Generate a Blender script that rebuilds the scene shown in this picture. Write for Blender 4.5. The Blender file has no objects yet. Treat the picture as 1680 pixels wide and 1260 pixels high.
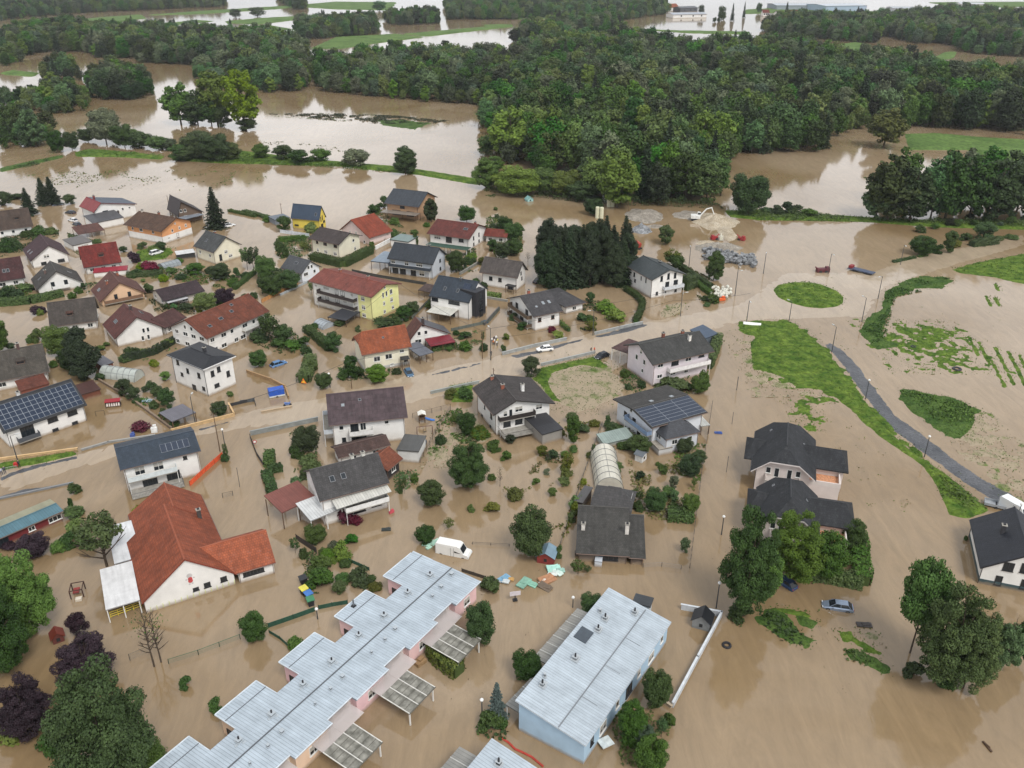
import bpy, bmesh, math, random
import numpy as np
from mathutils import Vector, Matrix
R_ = math.radians
sc = bpy.context.scene
# ------------------------------------------------------------ camera
F_, TH, CH = 1400.0, R_(27.0), 90.0
cd = bpy.data.cameras.new('camera'); cam = bpy.data.objects.new('camera', cd)
sc.collection.objects.link(cam); sc.camera = cam
cam.location = (0, 0, CH); cam.rotation_euler = (R_(90-27.0), 0, 0)
cd.sensor_fit = 'HORIZONTAL'; cd.sensor_width = 36; cd.lens = 36*F_/1680.0
cd.clip_start = 0.5; cd.clip_end = 12000
# ------------------------------------------------------------ world: bright overcast sky
SUN_EL, SUN_AZ = 52, 150     # azimuth measured clockwise from +Y
w = bpy.data.worlds.new('World'); sc.world = w; w.use_nodes = True
nt = w.node_tree; nt.nodes.clear()
N = nt.nodes.new; Lk = nt.links.new
out = N('ShaderNodeOutputWorld'); bg = N('ShaderNodeBackground'); bg.inputs[1].default_value = 0.105
sky = N('ShaderNodeTexSky'); sky.sky_type = 'NISHITA'; sky.sun_disc = False
sky.sun_elevation = R_(SUN_EL); sky.sun_rotation = R_(SUN_AZ); sky.air_density = 1; sky.dust_density = 2.0
hs = N('ShaderNodeHueSaturation'); hs.inputs['Saturation'].default_value = 0.3
tc = N('ShaderNodeTexCoord'); mp = N('ShaderNodeMapping'); mp.inputs['Scale'].default_value = (1, 1, 2.6)
nz = N('ShaderNodeTexNoise'); nz.inputs['Scale'].default_value = 1.9; nz.inputs['Detail'].default_value = 6
cr = N('ShaderNodeValToRGB'); cr.color_ramp.elements[0].position = .36; cr.color_ramp.elements[1].position = .66
cr.color_ramp.elements[0].color = (4.6, 4.9, 5.3, 1); cr.color_ramp.elements[1].color = (9.2, 9.3, 9.5, 1)
mx = N('ShaderNodeMixRGB'); mx.inputs[0].default_value = .8
Lk(sky.outputs[0], hs.inputs['Color']); Lk(tc.outputs['Generated'], mp.inputs[0]); Lk(mp.outputs[0], nz.inputs[0])
Lk(nz.outputs[0], cr.inputs[0]); Lk(hs.outputs[0], mx.inputs[1]); Lk(cr.outputs[0], mx.inputs[2])
sx = N('ShaderNodeSeparateXYZ'); gr = N('ShaderNodeMapRange'); gr.inputs[1].default_value = 0.0; gr.inputs[2].default_value = .8; gr.inputs[3].default_value = 1.12; gr.inputs[4].default_value = .82
gm = N('ShaderNodeMixRGB'); gm.blend_type = 'MULTIPLY'; gm.inputs[0].default_value = 1
Lk(tc.outputs['Generated'], sx.inputs[0]); Lk(sx.outputs[2], gr.inputs[0]); Lk(mx.outputs[0], gm.inputs[1]); Lk(gr.outputs[0], gm.inputs[2])   # cloud cover paler towards the horizon
Lk(gm.outputs[0], bg.inputs[0]); Lk(bg.outputs[0], out.inputs[0])
sd = bpy.data.lights.new('sun', 'SUN'); sun = bpy.data.objects.new('sun', sd); sc.collection.objects.link(sun)
sd.energy = 1.5; sd.angle = R_(20); sd.color = (1, .965, .91)
sun.rotation_euler = (R_(90-SUN_EL), 0, R_(180-SUN_AZ))
sc.view_settings.view_transform = 'Standard'; sc.view_settings.look = 'None'
sc.view_settings.exposure = 0.62; sc.view_settings.gamma = 1
sc.render.engine = 'CYCLES'
sc.cycles.max_bounces = 5; sc.cycles.diffuse_bounces = 2; sc.cycles.glossy_bounces = 3
sc.cycles.transparent_max_bounces = 6; sc.cycles.transmission_bounces = 3; sc.cycles.volume_bounces = 0
C = sc.collection
rnd = random.Random(7)

# ------------------------------------------------------------ placing: photo point -> ground point
REG = dict(A=(0,280,3.938), B=(400,280,3.938), C=(800,280,3.938), D=(1180,280,3.316), E=(0,540,3.938), F=(400,560,3.938),
           G=(760,560,3.317), H=(1180,640,3.15), I=(0,780,3.652), J=(380,860,3.15), K=(780,860,3.15), L=(1200,900,3.5),
           M=(0,0,2.0), N=(800,0,1.909), Z=(0,0,1.0))
def full(R, p):
    x, y, s = REG[R]; return (x+p[0]/s, y+p[1]/s)
def ray(R, p):
    px, py = full(R, p); x = px-840; y = 630-py; c, s = math.cos(TH), math.sin(TH)
    return Vector((x, F_*c+y*s, -F_*s+y*c))
def at(R, p, z=0.0):
    if R == 'W': return Vector((p[0], p[1], z))
    d = ray(R, p); t = (z-CH)/d.z
    return Vector((d.x*t, d.y*t, z))
def top_z(R, base, ytop):
    """height of something standing at base whose top is at photo row ytop"""
    b = at(R, base); d = ray(R, (base[0], ytop)); t = b.y/d.y
    return CH+d.z*t

# ------------------------------------------------------------ materials
MATS = {}
def srgb(c): return tuple(((v/255+.055)/1.055)**2.4 if v > 10 else v/255/12.92 for v in c)
def newmat(name):
    m = bpy.data.materials.new(name); m.use_nodes = True
    b = m.node_tree.nodes['Principled BSDF']; return m, m.node_tree, b
def noisy(nt, b, col, scale=2.0, amt=.25, rough=.8, coord='Object', detail=4, bump=0, bscale=None, rnd_amt=0, col2=None):
    N = nt.nodes.new; Lk = nt.links.new
    tc = N('ShaderNodeTexCoord'); nz = N('ShaderNodeTexNoise'); nz.inputs['Scale'].default_value = scale; nz.inputs['Detail'].default_value = detail
    Lk(tc.outputs[coord], nz.inputs[0])
    rp = N('ShaderNodeValToRGB'); rp.color_ramp.elements[0].position = .3; rp.color_ramp.elements[1].position = .7
    c2 = col2 or tuple(min(1, v*(1+amt)) for v in col); c1 = tuple(v*(1-amt) for v in col)
    rp.color_ramp.elements[0].color = (*c1, 1); rp.color_ramp.elements[1].color = (*c2, 1)
    Lk(nz.outputs[0], rp.inputs[0]); o = rp.outputs[0]
    if rnd_amt:
        oi = N('ShaderNodeObjectInfo'); mr = N('ShaderNodeMapRange'); mr.inputs[3].default_value = 1-rnd_amt; mr.inputs[4].default_value = 1+rnd_amt
        Lk(oi.outputs['Random'], mr.inputs[0]); h = N('ShaderNodeHueSaturation'); Lk(mr.outputs[0], h.inputs['Value']); 
        mr2 = N('ShaderNodeMapRange'); mr2.inputs[3].default_value = .5-rnd_amt*.07; mr2.inputs[4].default_value = .5+rnd_amt*.06
        mm = N('ShaderNodeMath'); mm.operation = 'FRACT'; ml = N('ShaderNodeMath'); ml.operation = 'MULTIPLY'; ml.inputs[1].default_value = 7.31
        Lk(oi.outputs['Random'], ml.inputs[0]); Lk(ml.outputs[0], mm.inputs[0]); Lk(mm.outputs[0], mr2.inputs[0]); Lk(mr2.outputs[0], h.inputs['Hue'])
        Lk(o, h.inputs['Color']); o = h.outputs[0]
    Lk(o, b.inputs['Base Color']); b.inputs['Roughness'].default_value = rough
    if bump:
        n2 = N('ShaderNodeTexNoise'); n2.inputs['Scale'].default_value = bscale or scale*4; n2.inputs['Detail'].default_value = 3
        Lk(tc.outputs[coord], n2.inputs[0]); bp = N('ShaderNodeBump'); bp.inputs['Strength'].default_value = bump; bp.inputs['Distance'].default_value = .1
        Lk(n2.outputs[0], bp.inputs['Height']); Lk(bp.outputs[0], b.inputs['Normal'])
    return o
def plain(col, rough=.6, metal=0, amt=.12, scale=1.5, lin=False, **k):
    key = ('plain', col, rough, metal, amt, scale, str(k))
    if key not in MATS:
        m, nt, b = newmat('paint'); noisy(nt, b, srgb(col) if not lin else col, scale, amt, rough, **k); b.inputs['Metallic'].default_value = metal
        MATS[key] = m
    return MATS[key]
def wallmat(col):
    """render wall: paint with weathering and a muddy splash band that stops at the high-water mark"""
    key = ('wall', col)
    if key not in MATS:
        m, nt, b = newmat('render_wall'); N = nt.nodes.new; Lk = nt.links.new
        c = tuple(v*.92 for v in srgb(col))
        o = noisy(nt, b, c, .6, .07, .85, bump=.15, bscale=9)
        tc = N('ShaderNodeTexCoord'); sp = N('ShaderNodeSeparateXYZ'); Lk(tc.outputs['Object'], sp.inputs[0])
        n2 = N('ShaderNodeTexNoise'); n2.inputs['Scale'].default_value = 1.3; Lk(tc.outputs['Object'], n2.inputs[0])
        ad = N('ShaderNodeMath'); ad.operation = 'MULTIPLY_ADD'; ad.inputs[1].default_value = -.5; Lk(n2.outputs[0], ad.inputs[0]); Lk(sp.outputs[2], ad.inputs[2])
        mr = N('ShaderNodeMapRange'); mr.inputs[1].default_value = -.15; mr.inputs[2].default_value = .45; mr.inputs[3].default_value = .8; mr.inputs[4].default_value = 0
        Lk(ad.outputs[0], mr.inputs[0]); mx = N('ShaderNodeMixRGB'); mx.inputs[2].default_value = (.30, .22, .14, 1)
        Lk(mr.outputs[0], mx.inputs[0]); Lk(o, mx.inputs[1]); Lk(mx.outputs[0], b.inputs['Base Color'])
        MATS[key] = m
    return MATS[key]
def roofmat(kind, col):
    key = ('roof', kind, col)
    if key in MATS: return MATS[key]
    m, nt, b = newmat('roof_'+kind); N = nt.nodes.new; Lk = nt.links.new
    c = tuple(v*(.70 if sum(col) < 330 else .86) for v in srgb(col)); tc = N('ShaderNodeTexCoord')
    br = N('ShaderNodeTexBrick'); br.offset = .5
    bw, rh = dict(tile=(.38, .42), slate=(.6, .45), metal=(.42, 40), plate=(1.1, .9), seam=(.5, 30), smooth=(3, 3))[kind]
    br.inputs['Scale'].default_value = 1; br.inputs['Brick Width'].default_value = bw; br.inputs['Row Height'].default_value = rh
    br.inputs['Mortar Size'].default_value = .035 if kind in ('tile', 'slate') else .03; br.inputs['Mortar Smooth'].default_value = .6
    if kind in ('metal', 'seam'): br.offset = 0
    br.inputs['Color1'].default_value = (*c, 1); br.inputs['Color2'].default_value = (*(v*.74 for v in c), 1)
    br.inputs['Mortar'].default_value = (*(v*(.5 if kind != 'smooth' else .9) for v in c), 1)
    if kind in ('metal', 'seam', 'smooth'): br.inputs['Color2'].default_value = (*(v*.93 for v in c), 1)
    Lk(tc.outputs['UV'], br.inputs[0])
    nz = N('ShaderNodeTexNoise'); nz.inputs['Scale'].default_value = .45; nz.inputs['Detail'].default_value = 6; nz.inputs['Roughness'].default_value = .65
    Lk(tc.outputs['Object'], nz.inputs[0])
    mr = N('ShaderNodeMapRange'); mr.inputs[1].default_value = .3; mr.inputs[2].default_value = .7
    a = .30 if kind in ('tile', 'plate') else .14
    mr.inputs[3].default_value = 1-a; mr.inputs[4].default_value = 1+a
    Lk(nz.outputs[0], mr.inputs[0]); mu = N('ShaderNodeMixRGB'); mu.blend_type = 'MULTIPLY'; mu.inputs[0].default_value = 1
    Lk(br.outputs[0], mu.inputs[1]); Lk(mr.outputs[0], mu.inputs[2]); last = mu.outputs[0]
    if kind in ('tile', 'plate'):       # lichen and moss in patches
        n3 = N('ShaderNodeTexNoise'); n3.inputs['Scale'].default_value = 1.7; n3.inputs['Detail'].default_value = 8; Lk(tc.outputs['Object'], n3.inputs[0])
        r3 = N('ShaderNodeMapRange'); r3.inputs[1].default_value = .56; r3.inputs[2].default_value = .72; r3.inputs[4].default_value = .5; Lk(n3.outputs[0], r3.inputs[0])
        m3 = N('ShaderNodeMixRGB'); m3.inputs[2].default_value = (*(v*.55+.05 for v in c), 1); Lk(r3.outputs[0], m3.inputs[0]); Lk(last, m3.inputs[1]); last = m3.outputs[0]
    ms = N('ShaderNodeMapping'); ms.inputs['Scale'].default_value = (1.6, .16, 1); Lk(tc.outputs['UV'], ms.inputs[0]); ns = N('ShaderNodeTexNoise'); ns.inputs['Scale'].default_value = 1; ns.inputs['Detail'].default_value = 5; Lk(ms.outputs[0], ns.inputs[0])
    rs_ = N('ShaderNodeMapRange'); rs_.inputs[1].default_value = .35; rs_.inputs[2].default_value = .62; rs_.inputs[3].default_value = .80 if kind in ('tile', 'slate', 'plate') else .90; rs_.inputs[4].default_value = 1.05; Lk(ns.outputs[0], rs_.inputs[0])
    mk = N('ShaderNodeMixRGB'); mk.blend_type = 'MULTIPLY'; mk.inputs[0].default_value = 1; Lk(last, mk.inputs[1]); Lk(rs_.outputs[0], mk.inputs[2]); last = mk.outputs[0]     # rain-washed dirt running down the slope
    Lk(last, b.inputs['Base Color'])
    bp = N('ShaderNodeBump'); bp.inputs['Strength'].default_value = .5; bp.inputs['Distance'].default_value = .05
    Lk(br.outputs['Fac'], bp.inputs['Height']); bp.invert = True; Lk(bp.outputs[0], b.inputs['Normal'])
    b.inputs['Roughness'].default_value = dict(tile=.75, slate=.5, metal=.42, plate=.7, seam=.45, smooth=.4)[kind]
    b.inputs['Specular IOR Level'].default_value = .35
    MATS[key] = m; return m
def glass(col=(.02, .025, .03), rough=.08):
    key = ('glass', col)
    if key not in MATS:
        m, nt, b = newmat('window_glass'); b.inputs['Base Color'].default_value = (*col, 1); b.inputs['Roughness'].default_value = rough
        b.inputs['Specular IOR Level'].default_value = .6
        MATS[key] = m
    return MATS[key]
WHITE = (236, 234, 230)
M_GLASS = glass(); M_FRAME = plain((225, 224, 220), .5, amt=.03); M_DFRAME = plain((45, 45, 48), .5, amt=.1)
M_DARK = plain((38, 38, 42), .6); M_METAL = plain((120, 122, 124), .4, .6); M_WOOD = plain((96, 74, 54), .8, amt=.3)
M_CONC = plain((150, 146, 138), .9, amt=.2, scale=1.2, bump=.3)

# ------------------------------------------------------------ mesh builder
class MB:
    def __init__(s): s.v = []; s.f = []; s.m = []
    def poly(s, pts, mi=0):
        n = len(s.v); s.v += [tuple(p) for p in pts]; s.f.append(tuple(range(n, n+len(pts)))); s.m.append(mi)
    def box(s, c, d, mi=0, rz=0, rx=0, ry=0):
        M = Matrix.Rotation(rz, 3, 'Z') @ Matrix.Rotation(ry, 3, 'Y') @ Matrix.Rotation(rx, 3, 'X'); c = Vector(c)
        n = len(s.v); hx, hy, hz = d[0]/2, d[1]/2, d[2]/2
        for i in range(8):
            s.v.append(tuple(c+M @ Vector((hx*(1 if i & 1 else -1), hy*(1 if i & 2 else -1), hz*(1 if i & 4 else -1)))))
        for f in ((0,2,3,1),(4,5,7,6),(0,1,5,4),(2,6,7,3),(0,4,6,2),(1,3,7,5)): s.f.append(tuple(n+k for k in f)); s.m.append(mi)
    def span(s, x0, x1, y0, y1, z0, z1, mi=0): s.box(((x0+x1)/2, (y0+y1)/2, (z0+z1)/2), (x1-x0, y1-y0, z1-z0), mi)
    def tube(s, a, b, r0, r1=None, n=8, mi=0, caps=True):
        a, b = Vector(a), Vector(b); r1 = r0 if r1 is None else r1; d = (b-a)
        if d.length < 1e-6: return
        d.normalize(); u = d.orthogonal().normalized(); v = d.cross(u); k = len(s.v)
        for c, r in ((a, r0), (b, r1)):
            for i in range(n):
                t = 2*math.pi*i/n; s.v.append(tuple(c+(u*math.cos(t)+v*math.sin(t))*r))
        for i in range(n):
            j = (i+1) % n; s.f.append((k+i, k+j, k+n+j, k+n+i)); s.m.append(mi)
        if caps:
            s.f.append(tuple(k+i for i in reversed(range(n)))); s.m.append(mi); s.f.append(tuple(k+n+i for i in range(n))); s.m.append(mi)
    def path(s, pts, r, r2=None, n=6, mi=0):
        for i in range(len(pts)-1):
            q0 = r+(0 if r2 is None else (r2-r)*i/(len(pts)-1)); q1 = r+(0 if r2 is None else (r2-r)*(i+1)/(len(pts)-1))
            s.tube(pts[i], pts[i+1], q0, q1, n, mi)
    def lathe(s, prof, c=(0, 0, 0), n=16, mi=0):
        k = len(s.v); c = Vector(c)
        for r, z in prof:
            for i in range(n): t = 2*math.pi*i/n; s.v.append((c.x+r*math.cos(t), c.y+r*math.sin(t), c.z+z))
        for a in range(len(prof)-1):
            for i in range(n):
                j = (i+1) % n; s.f.append((k+a*n+i, k+a*n+j, k+(a+1)*n+j, k+(a+1)*n+i)); s.m.append(mi)
    def extr(s, prof, T, mp, mi=0):
        """profile [(a,b)] swept t0..t1; mp(t,a,b)->xyz"""
        n = len(s.v); k = len(prof)
        for t in T:
            for a, b in prof: s.v.append(tuple(mp(t, a, b)))
        for i in range(k):
            j = (i+1) % k; s.f.append((n+i, n+j, n+k+j, n+k+i)); s.m.append(mi)
        s.f.append(tuple(n+i for i in range(k))); s.m.append(mi); s.f.append(tuple(n+k+i for i in range(k))); s.m.append(mi)
    def plate(s, polys, th, mi=0, mside=None, mbot=None):
        """closed slab: polys are connected top faces; thickness th downwards"""
        idx = {}; vs = []
        def vi(p):
            k = tuple(round(c, 3) for c in p)
            if k not in idx: idx[k] = len(vs); vs.append(p)
            return idx[k]
        fs = []; mats = []
        for q in polys:
            pm = mi
            if isinstance(q, tuple) and isinstance(q[1], int): q, pm = q
            f = []
            for p in q:
                i = vi(p)
                if i not in f: f.append(i)
            if len(f) >= 3: fs.append(f); mats.append(pm)
        n = len(s.v); K = len(vs); s.v += [tuple(p) for p in vs]+[(p[0], p[1], p[2]-th) for p in vs]
        ed = {}
        for f in fs:
            for a, b in zip(f, f[1:]+f[:1]): ed[(a, b)] = 1
        for f, pm in zip(fs, mats):
            s.f.append(tuple(n+i for i in f)); s.m.append(pm); s.f.append(tuple(n+K+i for i in reversed(f))); s.m.append(pm if mbot is None else mbot)
        for (a, b) in ed:
            if (b, a) not in ed: s.f.append((n+a, n+K+a, n+K+b, n+b)); s.m.append(mi if mside is None else mside)
    def build(s, name, mats, parent=None, loc=None, smooth=False, uv=True, recalc=True, link=True):
        me = bpy.data.meshes.new(name); me.from_pydata(s.v, [], s.f)
        if not isinstance(mats, (list, tuple)): mats = [mats]
        for m in mats: me.materials.append(m)
        me.polygons.foreach_set('material_index', s.m)
        if recalc:
            bm = bmesh.new(); bm.from_mesh(me); bmesh.ops.recalc_face_normals(bm, faces=bm.faces); bm.to_mesh(me); bm.free()
        if smooth: me.polygons.foreach_set('use_smooth', [True]*len(me.polygons))
        if uv:
            ul = me.uv_layers.new(name='UVMap'); co = []
            for p in me.polygons:
                n = p.normal; t = Vector((0, 0, 1)).cross(n) if abs(n.z) < .995 else Vector((1, 0, 0)); t.normalize(); b = n.cross(t)
                for li in p.loop_indices:
                    v = me.vertices[me.loops[li].vertex_index].co; co += [v.dot(t), v.dot(b)]
            ul.data.foreach_set('uv', co)
        me.update(); o = bpy.data.objects.new(name, me)
        if link: C.objects.link(o)
        if parent is not None: o.parent = parent
        if loc is not None: o.location = loc
        return o
def tag(o, label=None, cat=None, group=None, kind=None):
    if label: o['label'] = label
    if cat: o['category'] = cat
    if group: o['group'] = group
    if kind: o['kind'] = kind
    return o
def empty(name, loc, rz, label, cat, group=None):
    o = bpy.data.objects.new(name, None); C.objects.link(o); o.location = loc; o.rotation_euler = (0, 0, rz); o.empty_display_size = .3
    return tag(o, label, cat, group)
def ref(name, mesh, parent, loc=(0, 0, 0), rz=0, sc_=None):
    o = bpy.data.objects.new(name, mesh); C.objects.link(o); o.parent = parent; o.location = loc; o.rotation_euler = (0, 0, rz)
    if sc_: o.scale = sc_
    return o
def copy_tree(o, parent=None):
    c = o.copy(); C.objects.link(c); c.parent = parent
    for ch in list(o.children): copy_tree(ch, c)
    return c
# ------------------------------------------------------------ windows
WM = {}
def window_meshes(w, h, kind):
    k = (round(w, 1), round(h, 1), kind)
    if k in WM: return WM[k]
    w, h = k[0], k[1]; fm = MB(); t = .09
    for x in (-w/2+t/2, w/2-t/2): fm.span(x-t/2, x+t/2, -.07, .05, -h/2, h/2)
    for z in (-h/2+t/2, h/2-t/2): fm.span(-w/2+t, w/2-t, -.068, .05, z-t/2, z+t/2)
    if w > 1.0:
        n = 1 if w < 2 else int(w/1.0)
        for i in range(n): x = -w/2+w*(i+1)/(n+1); fm.span(x-.035, x+.035, -.06, .05, -h/2+t, h/2-t)
    fm.span(-w/2-.08, w/2+.08, -.16, .02, -h/2-.07, -h/2-.003)
    fr = fm.build('window', {'d': M_DFRAME, 'w': M_FRAME, 's': M_FRAME, 'b': plain((92, 60, 40), .6), 'o': M_FRAME}[kind], link=False)
    p = MB(); p.span(-w/2+.02, w/2-.02, -.02, .03, -h/2+.02, h/2-.02)
    if kind == 's': p.span(-w/2+t, w/2-t, -.045, -.01, h*(-.05), h/2-t, 1)      # half-lowered roller shutter
    pn = p.build('pane', [M_GLASS, plain((176, 172, 164), .6)], link=False)
    me = fr.data, pn.data; bpy.data.objects.remove(fr); bpy.data.objects.remove(pn)
    WM[k] = me; return me
HOUSES = {}
def house(name, label, R, p0, p1, dep, E, ridge, axis='x', rf=None, o=.6, wall=WHITE, roof=('tile', (95, 70, 58)), roof2=None, hip=(0, 0), hf=1.0,
          wins=None, auto=True, chim=(), sky_=(), solar=None, balc=(), trim=None, base=-1.6, cat='house', group=None, wk='w', th=.24, plinth=None, doors=(), ph=1.0):
    a = at(R, p0, E); b = at(R, p1, E); d = b-a; L = d.length; ang = math.atan2(d.y, d.x)
    u = Vector((math.cos(ang), math.sin(ang), 0)); v = Vector((-u.y, u.x, 0))
    D = dep if isinstance(dep, (int, float)) else (at(R, dep, E)-a).dot(v)
    Ra = R
    cam0 = Vector((0, 0, CH)); cl = cam0-Vector((a.x, a.y, 0)); cl = Vector((cl.dot(u), cl.dot(v), CH))
    def lray(p): r = ray(Ra, p); return Vector((r.dot(u), r.dot(v), r.z))
    if isinstance(ridge, (int, float)): rise = ridge; rf = .5 if rf is None else rf
    elif axis == 'x':
        rf = .5 if rf is None else rf; r = lray(ridge); t = (D*rf-cl.y)/r.y; rise = CH+r.z*t-E
    else:
        r = lray(ridge); t = (0-cl.y)/r.y; rise = CH+r.z*t-E
        if rf is None: rf = max(.2, min(.8, (cl.x+r.x*t)/L))
    print('H %-34s L%.1f D%.1f E%.1f rise%.1f rf%.2f ang%.0f' % (label[:34], L, D, E, rise, rf, math.degrees(ang)))
    rise = max(.15, min(rise, 9))
    T, S = (L, D) if axis == 'x' else (D, L)
    def xy(t, s): return (t, s) if axis == 'x' else (s, t)
    rs = rf*S
    def zs(s): return E+rise*(s/rs if s < rs else (S-s)/(S-rs))
    def z_at(x, y): return zs(y if axis == 'x' else x)
    root = empty(name, (a.x, a.y, 0), ang, label, cat, group)
    # walls
    hfe = [hf if h > 0 else 1.0 for h in hip]
    wb = MB(); mp = lambda t, s, z: (*xy(t, s), z)
    def prof(f):
        zc = E+rise*f-.06 if f < 1 else 1e9; pts = [(o, base), (S-o, base)]
        if f < .05:
            pts += [(S-o, E-.05), (o, E-.05)]
        else:
            zz = lambda s: zs(s)-th-.03
            pts += [(S-o, min(zz(S-o), zc))]
            if f < 1:
                s2 = S-(S-rs)*f; s1 = rs*f; pts += [(s2, zz(s2)), (s1, zz(s1))]
            else: pts += [(rs, zz(rs))]
            pts += [(o, min(zz(o), zc))]
        return pts
    if hfe[0] == hfe[1]: wb.extr(prof(hfe[0]), (o, T-o), mp)
    else: wb.extr(prof(hfe[0]), (o, T*.5), mp); wb.extr(prof(hfe[1]), (T*.5, T-o), mp)
    mats = [wallmat(wall)]
    if plinth:
        mats.append(wallmat(plinth))
        x0, y0 = xy(o, o); x1, y1 = xy(T-o, S-o)
        wb.span(x0-.04, x1+.04, y0-.04, y1+.04, base, ph, 1)
    wall_o = wb.build('wall', mats, root)
    # roof
    rb = MB(); hl, hr = hip; f0, f1 = hfe
    P3 = lambda t, s: (*xy(t, s), zs(s))
    s1a, s1b = rs*f0, rs*f1; s2a, s2b = S-(S-rs)*f0, S-(S-rs)*f1
    if hl < 0: s1a, s2a = 0, S
    fl = [[P3(0, 0), P3(T, 0), P3(T, s1b), P3(T-hr, rs), P3(hl, rs), P3(0, s1a)],
          ([P3(T, S), P3(0, S), P3(0, s2a), P3(hl, rs), P3(T-hr, rs), P3(T, s2b)], 2)]
    if hl > 0: fl.append([P3(0, s1a), P3(hl, rs), P3(0, s2a)])
    if hr > 0: fl.append([P3(T, s2b), P3(T-hr, rs), P3(T, s1b)])
    rb.plate(fl, th, 0, 1, 1)
    if axis == 'y' or True:
        pass
    rm = roofmat(*roof); rm2 = roofmat(*(roof2 or roof)); tr = plain(trim or tuple(int(c*.62) for c in roof[1]), .6)
    # ridge cap
    q0, q1 = xy(hl, rs), xy(T-hr, rs)
    rb.tube((q0[0], q0[1], E+rise+.0), (q1[0], q1[1], E+rise+.0), .13, n=6, mi=3)
    roof_o = rb.build('roof', [rm, tr, rm2, plain(tuple(int(c*.85) for c in roof[1]), .7)], root)
    # gutters on the low edges
    gb = MB()
    for s_, sg in ((0, -1), (S, 1)):
        g0, g1 = xy(hl*0+.05, s_+sg*.07), xy(T-.05, s_+sg*.07); gb.tube((g0[0], g0[1], E-.1), (g1[0], g1[1], E-.1), .07, n=6)
    for (xx, yy) in (xy(o+.12, o-.06), xy(T-o-.12, o-.06)):
        gb.tube((xx, yy, E-.2), (xx, yy, base), .05, n=5)
    gb.build('gutter', M_DFRAME if sum(roof[1]) < 230 else plain((110, 90, 80), .5), roof_o)
    # faces
    def face(fc):
        x0, y0 = o, o; x1, y1 = L-o, D-o
        return {'F': (Vector((x0, y0, 0)), Vector((1, 0, 0)), x1-x0, 0), 'R': (Vector((x1, y0, 0)), Vector((0, 1, 0)), y1-y0, math.pi/2),
                'L': (Vector((x0, y1, 0)), Vector((0, -1, 0)), y1-y0, -math.pi/2), 'B': (Vector((x1, y1, 0)), Vector((-1, 0, 0)), x1-x0, math.pi)}[fc]
    def put(fc, fu, z, w_, h_, kind='w', nm='window'):
        og, du, ln, rz = face(fc); p = og+du*(fu*ln)
        lim = min(z_at(*(p+du*e_)[:2]) for e_ in (-w_/2-.05, 0, w_/2+.05))-th-.12
        if hf < .1 and (hip[0] or hip[1]): lim = E-.15
        p.z = min(z, lim-h_/2); fm, pm = window_meshes(w_, h_, kind); f = ref(nm, fm, root, p, rz); ref('pane', pm, f)
    ws = list(wins or ())
    vis = ['F']
    if cl.x > L: vis.append('R')
    if cl.x < 0: vis.append('L')
    if auto and wins is None:
        for fc in vis:
            ln = face(fc)[2]; gable = (fc == 'F') == (axis == 'y'); n = max(1, int(ln/3.2)); eh = E-.3
            zl = []
            z = eh-.9 if not gable else eh-.5
            while z > .35: zl.append(z); z -= 2.7
            for z in zl:
                for i in range(n):
                    ws.append((fc, (i+.5)/n+rnd.uniform(-.03, .03), z+.0, rnd.choice((1.0, 1.3, 1.3, 1.7)), 1.15, wk))
            if gable and rise > 2.2:
                ws.append((fc, rf-.09*(rf > 0), E+rise*.32, .9, 1.1, wk)); ws.append((fc, rf+.09, E+rise*.32, .9, 1.1, wk))
    for q in ws: put(*q)
    for q in doors: put(q[0], q[1], .55, q[2], 1.9, q[3] if len(q) > 3 else 'd', 'door')
    for q in chim:
        cx, cy = q[0]*L, q[1]*D; hh = q[2] if len(q) > 2 else 1.1; col = q[3] if len(q) > 3 else (150, 95, 75); zz = z_at(cx, cy)
        cb = MB(); cb.box((cx, cy, zz+hh/2-.3), (.62, .62, hh+.6)); cb.box((cx, cy, zz+hh+.04), (.82, .82, .1), 1); cb.box((cx, cy, zz+hh+.18), (.35, .35, .18), 2)
        cb.build('chimney', [plain(col, .85, amt=.25), M_CONC, M_DARK], roof_o)
    def slope_frame(x, y):
        """matrix laying local xy on the roof slope at x,y"""
        e = .01; n = Vector((-(z_at(x+e, y)-z_at(x-e, y))/(2*e), -(z_at(x, y+e)-z_at(x, y-e))/(2*e), 1)).normalized()
        ax = Vector((1, 0, 0)) if axis == 'x' else Vector((0, 1, 0)); ay = n.cross(ax)
        return Matrix(((ax.x, ay.x, n.x, x), (ax.y, ay.y, n.y, y), (ax.z, ay.z, n.z, z_at(x, y)), (0, 0, 0, 1)))
    for q in sky_:
        x, y = q[0]*L, q[1]*D; w_, h_ = (q[2], q[3]) if len(q) > 3 else (.8, 1.2)
        sb = MB(); sb.span(-w_/2, w_/2, -h_/2, h_/2, -.05, .1, 0); sb.span(-w_/2+.09, w_/2-.09, -h_/2+.09, h_/2-.09, .05, .115, 1)
        so = sb.build('skylight', [plain((120, 122, 125), .4), glass((.25, .28, .3), .15) if len(q) > 4 else M_GLASS], roof_o); so.matrix_local = slope_frame(x, y)
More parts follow.
